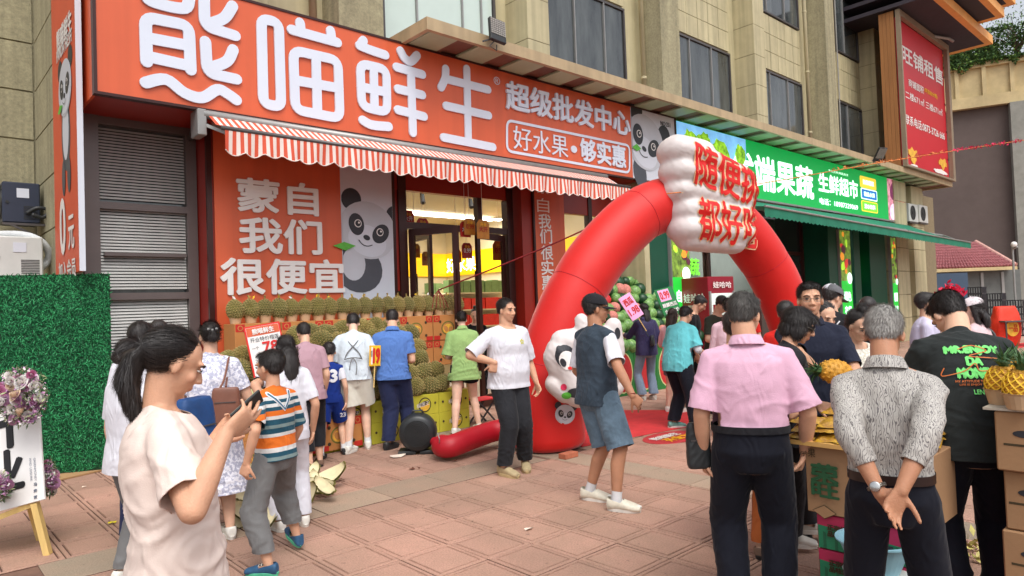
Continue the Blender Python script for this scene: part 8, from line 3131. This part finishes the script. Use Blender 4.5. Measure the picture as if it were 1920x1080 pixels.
person('small boy in a blue basketball jersey with number 23 and blue shorts',G(622,852),4,1.27,.92,5,head=(18,10,0),near=2,child=True,feet={1:('px',645,846,5),-1:('px',602,857,-15)},top=[T(M_WHITE,sleeve=.6,hem=.0,ease=.008,name='undershirt'),T(M_BLUEJ,sleeve=0,hem=.06,ease=.016,name='jersey',loose=.8)],bottom=SHORTS(M_BLUEJ,.86,(.072,.074,.06)),shoes=S_BK,socks=(SOCK,.09),extras=j23,hands={1:dict(t=('sh',.04,.02,-.3)),-1:dict(t=('sh',.0,.2,-.16))})
def apx(i):
 c=i['chs'];P=lambda x,y,z:c+i['R3']@np.array([x,y,z])
 for q in(-1,1):tube_on(i,[P(q*.09,-.085,.12),P(q*.03,-.135,.02),P(-q*.06,-.135,-.08),P(-q*.10,-.10,-.16)],.006,M_GREYPANT,'apron_strap')
 tube_on(i,[P(.1,-.13,-.16),P(0,-.15,-.15),P(-.1,-.13,-.16)],.007,M_GREYPANT,'apron_tie')
 tube_on(i,[P(.0,-.155,-.15),P(.04,-.17,-.24),P(.03,-.16,-.36)],.006,M_GREYPANT,'apron_tie')
 tube_on(i,[P(.0,-.155,-.15),P(-.03,-.17,-.22),P(-.04,-.16,-.30)],.006,M_GREYPANT,'apron_tie')
person('shopper in a pale blouse with crossed apron strings and white shorts at the durians',G(668,843),2,1.64,1.08,20,head=(32,0,0),skin=SK_LIGHT,female=True,near=2,feet={1:('px',690,836,5),-1:('px',654,845,-25)},hands={1:dict(t=('sh',.03,.16,-.17)),-1:dict(t=('sh',-.03,.16,-.17))},top=T(M_APRON,hem=.05,sleeve=.95,sleeve_w=.018,loose=1.0,ease=.024,amp=.013,flare=.08),bottom=SHORTS(M_CREAM,.78,(.072,.078,.06)),shoes=S_W,socks=(SOCK,.12),hair=('short',H_BLACK),extras=apx)
person('man in a blue work shirt and navy trousers choosing durians',G(742,836),3,1.63,1.17,8,head=(26,0,0),near=2,feet={1:('px',770,830,5),-1:('px',728,838,-35)},hands={1:dict(t=('sh',-.03,.14,-.16)),-1:dict(t=('sh',.02,.16,-.17))},top=T(M_BLUES,hem=.07,sleeve=.72,collar=True,loose=.9,ease=.024,amp=.014,flare=.02),bottom=JEANS(M_NAVY,r=(.064,.055,.048),amp=.013),shoes=S_BK,hair=('short',H_BLACK))
person('woman in a loose sage green blouse and short black shorts with her back turned',G(874,808),-6,1.58,1.12,10,head=(26,0,0),skin=SK_LIGHT,female=True,near=2,feet={1:('px',898,802,10),-1:('px',853,812,-20)},hands={1:dict(t=('sh',-.03,.15,-.16)),-1:dict(t=('sh',.02,.15,-.16))},top=T(M_GREEN,hem=.16,sleeve=.95,sleeve_w=.022,collar=True,loose=1.0,ease=.030,flare=.10,amp=.014),bottom=SHORTS(M_BLACK,.42,(.060,.06,.05)),shoes=S_W,hair=('lowbun',H_BLACK))
person('shop assistant in black with a high hair bun behind the green blouse',XY(889,11.6),178,1.60,1.0,4,head=(18,0,0),skin=SK_LIGHT,female=True,near=1,top=T(M_BLACK,sleeve=1.8,hem=.1),bottom=JEANS(M_BLACK),shoes=S_BK,hair=('highbun',H_BLACK))
person('shadowy figure in black inside the shop behind the open glass door',XY(803,11.3),-70,1.62,1.0,6,near=1,face=False,female=True,top=T(M_BLACK,sleeve=1.8,hem=.1),bottom=JEANS(M_BLACK),shoes=S_BK,hair=('long',H_BLACK,.3))
fs=empty('folding_stool',(*G(905,795),0),'low folding stool with crossed black legs and a red seat behind the sandals','stool')
gx,gy_=G(905,795)
for q in(-1,1):
 MB().bar((gx-.16,gy_+q*.1,.01),(gx+.16,gy_+q*.1,.34),.018).build('leg',m_lampblk,fs)
 MB().bar((gx+.16,gy_+q*.12,.01),(gx-.16,gy_+q*.12,.34),.018).build('leg',m_lampblk,fs)
MB().box((gx-.18,gy_-.14,.34),(gx+.18,gy_+.14,.36)).build('seat',m_carpet,fs,bevel=.005)
def wm(i):
 decal(i,'✿',i['chs']+np.array([-.075,.2,.045]),.05,.05,mat('logo_yellow',srgb(196,190,70),.7,0),(0,-1,0),weight=.0,name='chest_logo')
person('heavy-set man in a white T-shirt and black jeans, hand on hip',G(960,882),146,1.69,1.22,-2,head=(6,12,0),skin=SK_TAN,near=3,feet={1:('px',945,886,12),-1:('px',985,874,-30)},hands={1:dict(t=('px',928,680,6.55),f=(.25,-.1,-.95),n=(-.2,-1,0),curl=(55,60,40),pole=(1.2,-.5,.1)),-1:dict(t=('sh',-.07,.02,-.3),curl=(25,35,25))},top=T(M_WHITE,hem=.08,sleeve=.95,sleeve_w=.014,loose=1.0,ease=.022,belly=.030,amp=.010,f0=7.),bottom=JEANS(M_JEANB,r=(.060,.050,.043),amp=.012),shoes=S_TAN,hair=('crop',H_BLACK),extras=wm)
def capx(i):
 add_cap(i,M_BLACK)
 P=lambda x,y,z:i['knee'][1]+np.array([x,y,z])
 tube_on(i,[i['wr'][1]+np.array([.024,0,.02]),i['wr'][1]+np.array([0,.024,.02]),i['wr'][1]+np.array([-.024,0,.02]),i['wr'][1]+np.array([0,-.024,.02])],.003,m_rope,'bracelet',closed=True)
person('man in a black cap, dark denim vest and wide denim shorts',G(1128,940),50,1.68,1.02,1,head=(2,-32,0),skin=SK_BROWN,near=3,feet={-1:('px',1106,930,-60),1:('px',1156,950,-55)},hands={1:dict(t=('px',1186,742,5.15),f=(.2,.5,-.6),curl=((16,22,16),(24,30,20),(30,36,26),(34,40,30)),spread=9,thumb=(45,5),pole=(.6,-.9,-.2)),-1:dict(t=('sh',-.02,.1,-.27))},top=[T(M_WHITE,sleeve=.88,sleeve_w=.012,hem=.0,ease=.014,name='undershirt'),T(M_DENIM,sleeve=0,hem=.10,ease=.030,loose=1.0,flare=.04,name='denim_vest',amp=.012)],bottom=SHORTS(M_DENIML,1.0,(.068,.067,.06),amp=.014),shoes=(mat('shoe_chunky',srgb(216,210,192),.6,.12,30),M_RUB,'chunky'),socks=(SOCK,.07),hair=('crop',H_BLACK),extras=capx)
def purx(i):
 c=i['loc']+i['Rw']@(i['pel']+np.array([.02,-.17,.14]))
 s1=i['loc']+i['Rw']@(i['sh'][-1]+np.array([.03,-.06,.05]))
 bag(c,.26,.09,.17,m_blk,'small black shoulder bag on the back of the purple jacket',[c+np.array([-.1,0,.07]),s1],rz=.6)
person('woman in a dark purple jacket and pale flared jeans reaching to the melons',G(1216,750),-28,1.58,1.02,4,head=(14,22,0),skin=SK_LIGHT,female=True,near=2,hands={-1:dict(t=('sh',-.03,.25,-.1),pole=(-.5,-.4,-1)),1:dict(t=('sh',.03,.12,-.22))},top=T(M_PURP,sleeve=1.75,hem=.10,loose=1.0,ease=.026,hood=True,amp=.013),bottom=JEANS(M_JEANL,r=(.056,.044,.052)),shoes=S_FLAT,hair=('long',H_BLACK,.26),extras=purx)
person('girl in a pink T-shirt and plaid shorts with long brown hair',XY(1256,9.9),28,1.50,.92,6,head=(14,-10,0),skin=SK_LIGHT,female=True,near=2,top=T(M_PINKT,hem=.05,sleeve=.9,loose=.8),bottom=SHORTS(M_PLAID,.62),shoes=S_W,hair=('long',H_BROWN,.22),hands={-1:dict(t=('sh',-.02,.2,-.15)),1:dict(t=('sh',.02,.2,-.15))})
person('woman in a bright cyan shirt and navy trousers bending towards the stand',G(1278,802),32,1.58,1.12,24,head=(12,-18,0),female=True,near=2,feet={1:('px',1306,808,-20),-1:('px',1262,798,-30)},hands={-1:dict(t=('sh',-.0,.2,-.18)),1:dict(t=('sh',.02,.18,-.12))},top=[T(M_WHITE,sleeve=1.3,hem=0,ease=.010,name='undershirt'),T(M_CYAN,hem=.12,sleeve=.85,sleeve_w=.012,loose=.9,ease=.024,amp=.013)],bottom=JEANS(M_DNAVY,r=(.064,.056,.05)),shoes=S_TEAL,hair=('short',H_BLACK))
person('man in a black shirt with bowed head beside the green poster',XY(1294,10.4),95,1.68,1.0,8,head=(34,0,0),near=2,top=T(M_BLACK,hem=.1),bottom=JEANS(M_BLACK),shoes=S_BK)
def lany(i):
 c=i['chs'];P=lambda x,y,z:c+i['R3']@np.array([x,y,z])
 tube_on(i,[P(-.07,.02,.16),P(-.05,.12,.05),P(0,.145,-.06),P(.05,.12,.05),P(.07,.02,.16)],.006,m_yel,'lanyard')
 mb=MB();mb.obox(P(0,.15,-.1),(.03,0,0),(0,0,.045),(0,.003,0));i['child'](mb,'name_card',m_board_w,False)
person('young man in an olive shirt with a lanyard looking down by the fridge',XY(1338,9.7),128,1.66,1.05,8,head=(32,0,0),near=2,top=T(M_OLIVE,hem=.1,sleeve=.8),bottom=JEANS(M_BLACK),shoes=S_BK,hands={-1:dict(t=('sh',-.02,.2,-.15)),1:dict(t=('sh',.02,.2,-.15))},extras=lany)
def clipx(i):
 mb=MB()
 for q in(-1,1):mb.tube([i['hp'](q*.016,-.115,.06),i['hp'](q*.014,-.125,.01),i['hp'](q*.016,-.12,-.03)],.005,6)
 mb.tube([i['hp'](-.015,-.122,.02),i['hp'](.015,-.122,.02)],.005,6)
 i['child'](mb,'hair_clip',m_board_w,True)
person('woman in a pale pink blouse with a silver hair clip seen from behind',XY(1366,7.9),6,1.61,1.02,5,head=(16,0,0),female=True,near=2,top=T(M_PALEP,hem=.1,sleeve=1.7,collar=True),bottom=JEANS(M_NAVY),shoes=S_W,hair=('lowbun',H_BLACK),extras=clipx)
person('woman in red with loose hair facing the camera beside the fridges',XY(1392,10.3),165,1.66,1.0,6,head=(18,0,0),skin=SK_LIGHT,female=True,near=1,top=T(M_RED,hem=.1,sleeve=.8),bottom=JEANS(M_BLACK),shoes=S_BK,hair=('long',H_BLACK,.2))
def polx(i):
 c=i['loc']+i['Rw']@(i['pel']+np.array([-.26,.02,-.02]))
 bag(c,.13,.07,.24,m_blk,'small black bag hanging at the left hip of the pink polo man',[c+np.array([0,0,.1]),c+np.array([0,0,.26])],rz=-.7)
person('broad man in a pink polo shirt and dark trousers seen from behind in the foreground',XY(1402,3.5,700),-3,1.63,1.14,1,head=(14,-26,0),skin=SK_TAN,near=3,hands={-1:dict(t=('sh',-.035,.03,-.305),curl=(35,45,30)),1:dict(t=('sh',.050,.05,-.295),f=(-.25,.15,-.95),curl=(40,50,30),pole=(.8,-1,-.1))},top=T(M_POLO,hem=-.085,sleeve=.92,sleeve_w=.016,collar=True,loose=1.0,ease=.018,amp=.012,f0=7.5),bottom=JEANS(M_DNAVY,waist=.082,r=(.062,.054,.050),belt=M_BLACK,ease=.014,amp=.011),shoes=S_BK,hair=('short',H_SALT),extras=polx)
person('person in rust-coloured trousers hidden behind the pink polo man',G(1396,1040),8,1.53,1.0,near=2,top=T(M_BLACK,hem=.05),bottom=JEANS(M_ORPANT),shoes=S_SAND)
person('dark-haired person in a red top right of the pink polo, half hidden',XY(1470,6.0),14,1.57,1.0,5,near=2,female=True,top=T(M_RED,hem=.1,sleeve=.8),bottom=JEANS(M_BLACK),shoes=S_BK,hair=('short',H_BLACK))
M_WIRE=mat('wire_frame',srgb(120,116,108),.3,.1,9,metal=.8)
def gwx(i):
 add_glasses(i,M_WIRE)
 for k in range(3):
  w=i['wr'][1];mb=MB();mb.tube([w+np.array([.02*math.cos(a),.02*math.sin(a),.012*k]) for a in np.linspace(0,6.28,10,endpoint=False)],.003,5,closed=True);i['child'](mb,'bracelet',M_WIRE,True)
person('woman in black with a short black bob and glasses leaning over the fruit stall',XY(1458,4.15,640),66,1.56,1.04,12,head=(18,-26,0),skin=SK_TAN,female=True,near=3,feet={1:('px',1476,1022,-20),-1:('px',1515,1006,-10)},hands={1:dict(t=('px',1476,758,3.9),f=(.0,.5,-.8),curl=(30,40,30)),-1:dict(t=('sh',-.0,.2,-.16))},top=T(M_BLACK,hem=.1,sleeve=.9,loose=.9,ease=.022),bottom=JEANS(M_BLACK,r=(.060,.056,.062),ease=.014),shoes=S_FLAT,hair=('bob',H_BLACK),extras=gwx)
def gmx(i):
 add_glasses(i,M_WIRE)
person('tall man with wire glasses in a navy polo facing the camera and holding a pineapple',XY(1518,4.62),168,1.695,1.0,0,head=(-2,-4,0),skin=SK_TAN,near=3,hands={1:dict(t=('px',1543,706,4.08),f=('w',*(CR*.9+CU*-.1)),n=('w',*(CU*1.0)),curl=(26,34,26),pole=(.7,-.4,-1)),-1:dict(t=('px',1592,712,4.2),f=('w',*(CR*-.75+CU*.1)),n=('w',*(CU*.8)),curl=(28,36,28),pole=(-.8,-.6,-1))},top=T(M_NPOLO,hem=.08,sleeve=.85,collar=True,loose=.7,ease=.02),bottom=JEANS(M_DNAVY),shoes=S_BK,hair=('short',H_BLACK),extras=gmx)
def stx(i):
 add_cap(i,M_WHITE,mat('cap_grey',srgb(96,96,100),.8,.1,9),panel=(0,1,2,3,18,19,20,21))
 c=i['chs'];P=lambda x,y,z:c+i['R3']@np.array([x,y,z])
 for q in(-1,1):tube_on(i,[P(q*.11,-.09,.13),P(q*.03,-.145,.0),P(-q*.08,-.14,-.14)],.006,M_TEXTW,'apron_strap')
 decal(i,'STAYFUN',c+np.array([0,-.3,.055]),.26,.045,M_TEXTW,(0,1,0),weight=.1)
person('shop worker in a white and grey cap and black T-shirt with white crossed straps',XY(1556,6.5),22,1.70,1.0,3,head=(16,-30,0),near=2,top=T(M_BLACK,hem=.1,sleeve=.8,ease=.022),bottom=JEANS(M_BLACK),shoes=S_BK,hair=('short',H_BLACK),extras=stx)
person('woman whose downcast face shows between the glasses man and the crossed straps',XY(1536,5.5),148,1.55,1.0,3,head=(22,0,0),skin=SK_MID,female=True,near=2,top=T(M_RED,hem=.1),bottom=JEANS(M_BLACK),shoes=S_BK,hair=('lowbun',H_BLACK))
person('older woman in a white lace top with dark hair pinned up at the stall',XY(1598,4.85,640),150,1.50,1.08,6,head=(26,4,0),skin=SK_MID,female=True,near=3,hands={-1:dict(t=('px',1600,738,4.3)),1:dict(t=('sh',-.02,.2,-.14))},top=T(M_LACE,hem=.1,sleeve=1.6,ease=.02,loose=.8),bottom=JEANS(M_BLACK),shoes=S_FLAT,hair=('highbun',H_BLACK))
person('person with bushy black hair behind the lace top woman',XY(1626,6.8),0,1.58,1.0,near=1,face=False,top=T(M_BLACK,hem=.1),bottom=JEANS(M_BLACK),shoes=S_BK,hair=('bob',H_BLACK))
def grx(i):
 w=i['wr'][-1];e=i['elb'][-1];d=unit(e-w);s_,u_,_=frame(d)
 for k in range(2):
  mb=MB();mb.tube([w+d*(.022+.006*k)+(s_*math.cos(a)+u_*math.sin(a))*.0305 for a in np.linspace(0,6.28,14,endpoint=False)],.005,6,closed=True);i['child'](mb,'watch_strap',M_WIRE,True)
 b=-np.array([0,1.,0]);b=unit(b-d*(b@d))
 mb=MB();mb.lathe([(.019,0),(.019,.007),(.016,.009),(.001,.009)],w+d*.025+b*.028,16,ax=b);i['child'](mb,'watch_face',mat('watch_steel',srgb(190,190,188),.25,.05,9,metal=.9),True)
person('grey-haired old man in a wavy patterned grey shirt clasping his hands behind his back',XY(1660,2.74,700),2,1.55,.94,5,head=(28,-6,0),skin=SK_BROWN,near=3,hands={-1:dict(t=('px',1650,925,2.52),f=('w',*(CR*.72-CU*.55)),n=('w',*(-np.array([math.cos(.8),math.sin(.8),0])*-1)),curl=(30,45,35),pole=(-.3,-1,.1)),1:dict(t=('px',1690,920,2.44),f=('w',*(CR*-.42-CU*.9)),n=('w',*(-np.array([math.cos(.75),math.sin(.75),0]))),curl=((16,24,18),(22,30,22),(26,36,26),(30,40,30)),thumb=(60,5),pole=(.3,-1,.1))},top=T(M_GSHIRT,hem=-.062,sleeve=1.52,sleeve_w=.004,collar=True,loose=.9,ease=.019,amp=.017,f0=7.5),bottom=JEANS(M_DNAVY,waist=.058,r=(.062,.054,.050),belt=mat('belt_leather',srgb(40,24,20),.4,.1,9),ease=.014),shoes=S_BK,hair=('short',H_GREY),extras=grx)
def swx(i):
 c=i['chs']
 for tx,z,w,h,m,wt in[(a_,.2+(b_-.2)*.85,c_*.76,d_*.85,e_,f_) for a_,b_,c_,d_,e_,f_ in(('MR.ENJOY',.275,.30,.058,M_GREENP,.16),('DA',.205,.085,.052,M_GREENP,.16),('MONEY',.13,.20,.060,M_GREENP,.16),('MY ATTITUDE TOWARDS',.080,.24,.014,M_ORP,.04),('LIFE IS ENJOY MONEY',.058,.20,.014,M_ORP,.04),('LEN',.015,.055,.028,M_GREENP,.05))]:
  decal(i,tx,c+np.array([.01,-.5,z]),w,h,m,(0,1,-.35),weight=wt)
 for pts in([(-.06,.03),(0,.05),(.06,.02),(-.02,-.01),(.1,-.02)],[(-.13,-.07),(-.14,-.11),(-.05,-.09),(.0,-.05),(.02,-.09),(.12,-.07)]):
  V2,F2=stroke2d(catmull([np.array(p) for p in pts],False,5),.0045)
  decal(i,'',c+np.array([.01,-.5,.24]),1,1,M_ORP,(0,1,-.35),polys=(V2,F2),name='script_print',eps=.010)
 for s in(-1,1):
  for o_ in(.0,.022):
   P=[]
   bt=i['bottom'].data
   bv=BVHTree.FromPolygons([v.co for v in bt.vertices],[tuple(p.vertices) for p in bt.polygons])
   for t in np.linspace(0,1,16):
    a=i['pel']+np.array([s*.02,0,-.05]);q=(i['knee'][s] if t>.5 else a);q2=(i['ank'][s] if t>.5 else i['knee'][s])
    tt=(t-.5)*2 if t>.5 else t*2
    p=q*(1-tt)+q2*tt+np.array([0,o_-.055,0])
    h=bv.ray_cast(Vector(p+np.array([s*.5,0,0])),Vector((-s,0,0)))
    if h[0] is not None:P.append(np.array(h[0])+np.array([s*.002,0,0]))
   if len(P)>2:
    mb=MB();mb.tube(P,.0045,4);i['child'](mb,'side_piping',M_TEXTW,True)
person('young man in a black sweatshirt with bright green lettering bending over the stall',XY(1815,3.4,700),-16,1.66,1.02,22,head=(38,22,0),skin=SK_MID,near=3,hands={-1:dict(t=('sh',-.0,.24,-.16),pole=(-.8,-.8,-.4)),1:dict(t=('sh',-.02,.22,-.14),pole=(.9,-.8,-.3))},top=T(M_SWEAT,hem=.10,sleeve=1.8,sleeve_w=.014,loose=1.0,ease=.032,flare=.04,amp=.014,f0=6.5),bottom=JEANS(M_DNAVY,r=(.066,.060,.056),ease=.014,amp=.012),shoes=S_BK,hair=('short',H_BLACK),extras=swx)
person('person in a long pale lavender shirt behind the black sweatshirt',XY(1728,6.6),80,1.60,1.0,4,near=2,female=True,top=T(M_LAV,hem=.25,sleeve=1.7,ease=.024),bottom=JEANS(M_DNAVY),shoes=S_W,hair=('short',H_BLACK))
def mkx(i):
 add_cap(i,mat('cap_white',srgb(222,212,216),.8,.05,9))
 hp=i['hp'];mb=MB();mb.ball(hp(0,.070,-.045),(.05*i['hs'],.042*i['hs'],.048*i['hs']),14,8,ax=i['Rh'].T);i['child'](mb,'face_mask',mat('mask_white',srgb(214,214,210),.8,.05,20),True)
 c=i['chs'];P=lambda x,y,z:c+i['R3']@np.array([x,y,z])
 tube_on(i,[P(.07,.06,.15),P(.10,.0,.17),P(.10,-.11,.08),P(.04,-.14,-.12)],.012,m_blk,'bag_strap')
person('woman in a white cap and face mask with a pale pink jacket walking left',XY(1830,6.4),-76,1.53,1.0,2,head=(6,8,0),skin=SK_LIGHT,female=True,near=2,top=T(M_PJACK,hem=.12,sleeve=1.75,ease=.026,loose=1.0),bottom=JEANS(M_JEANL),shoes=S_W,hair=('long',H_BLACK,.16),extras=mkx)
bpy.data.scenes.remove(TMP)
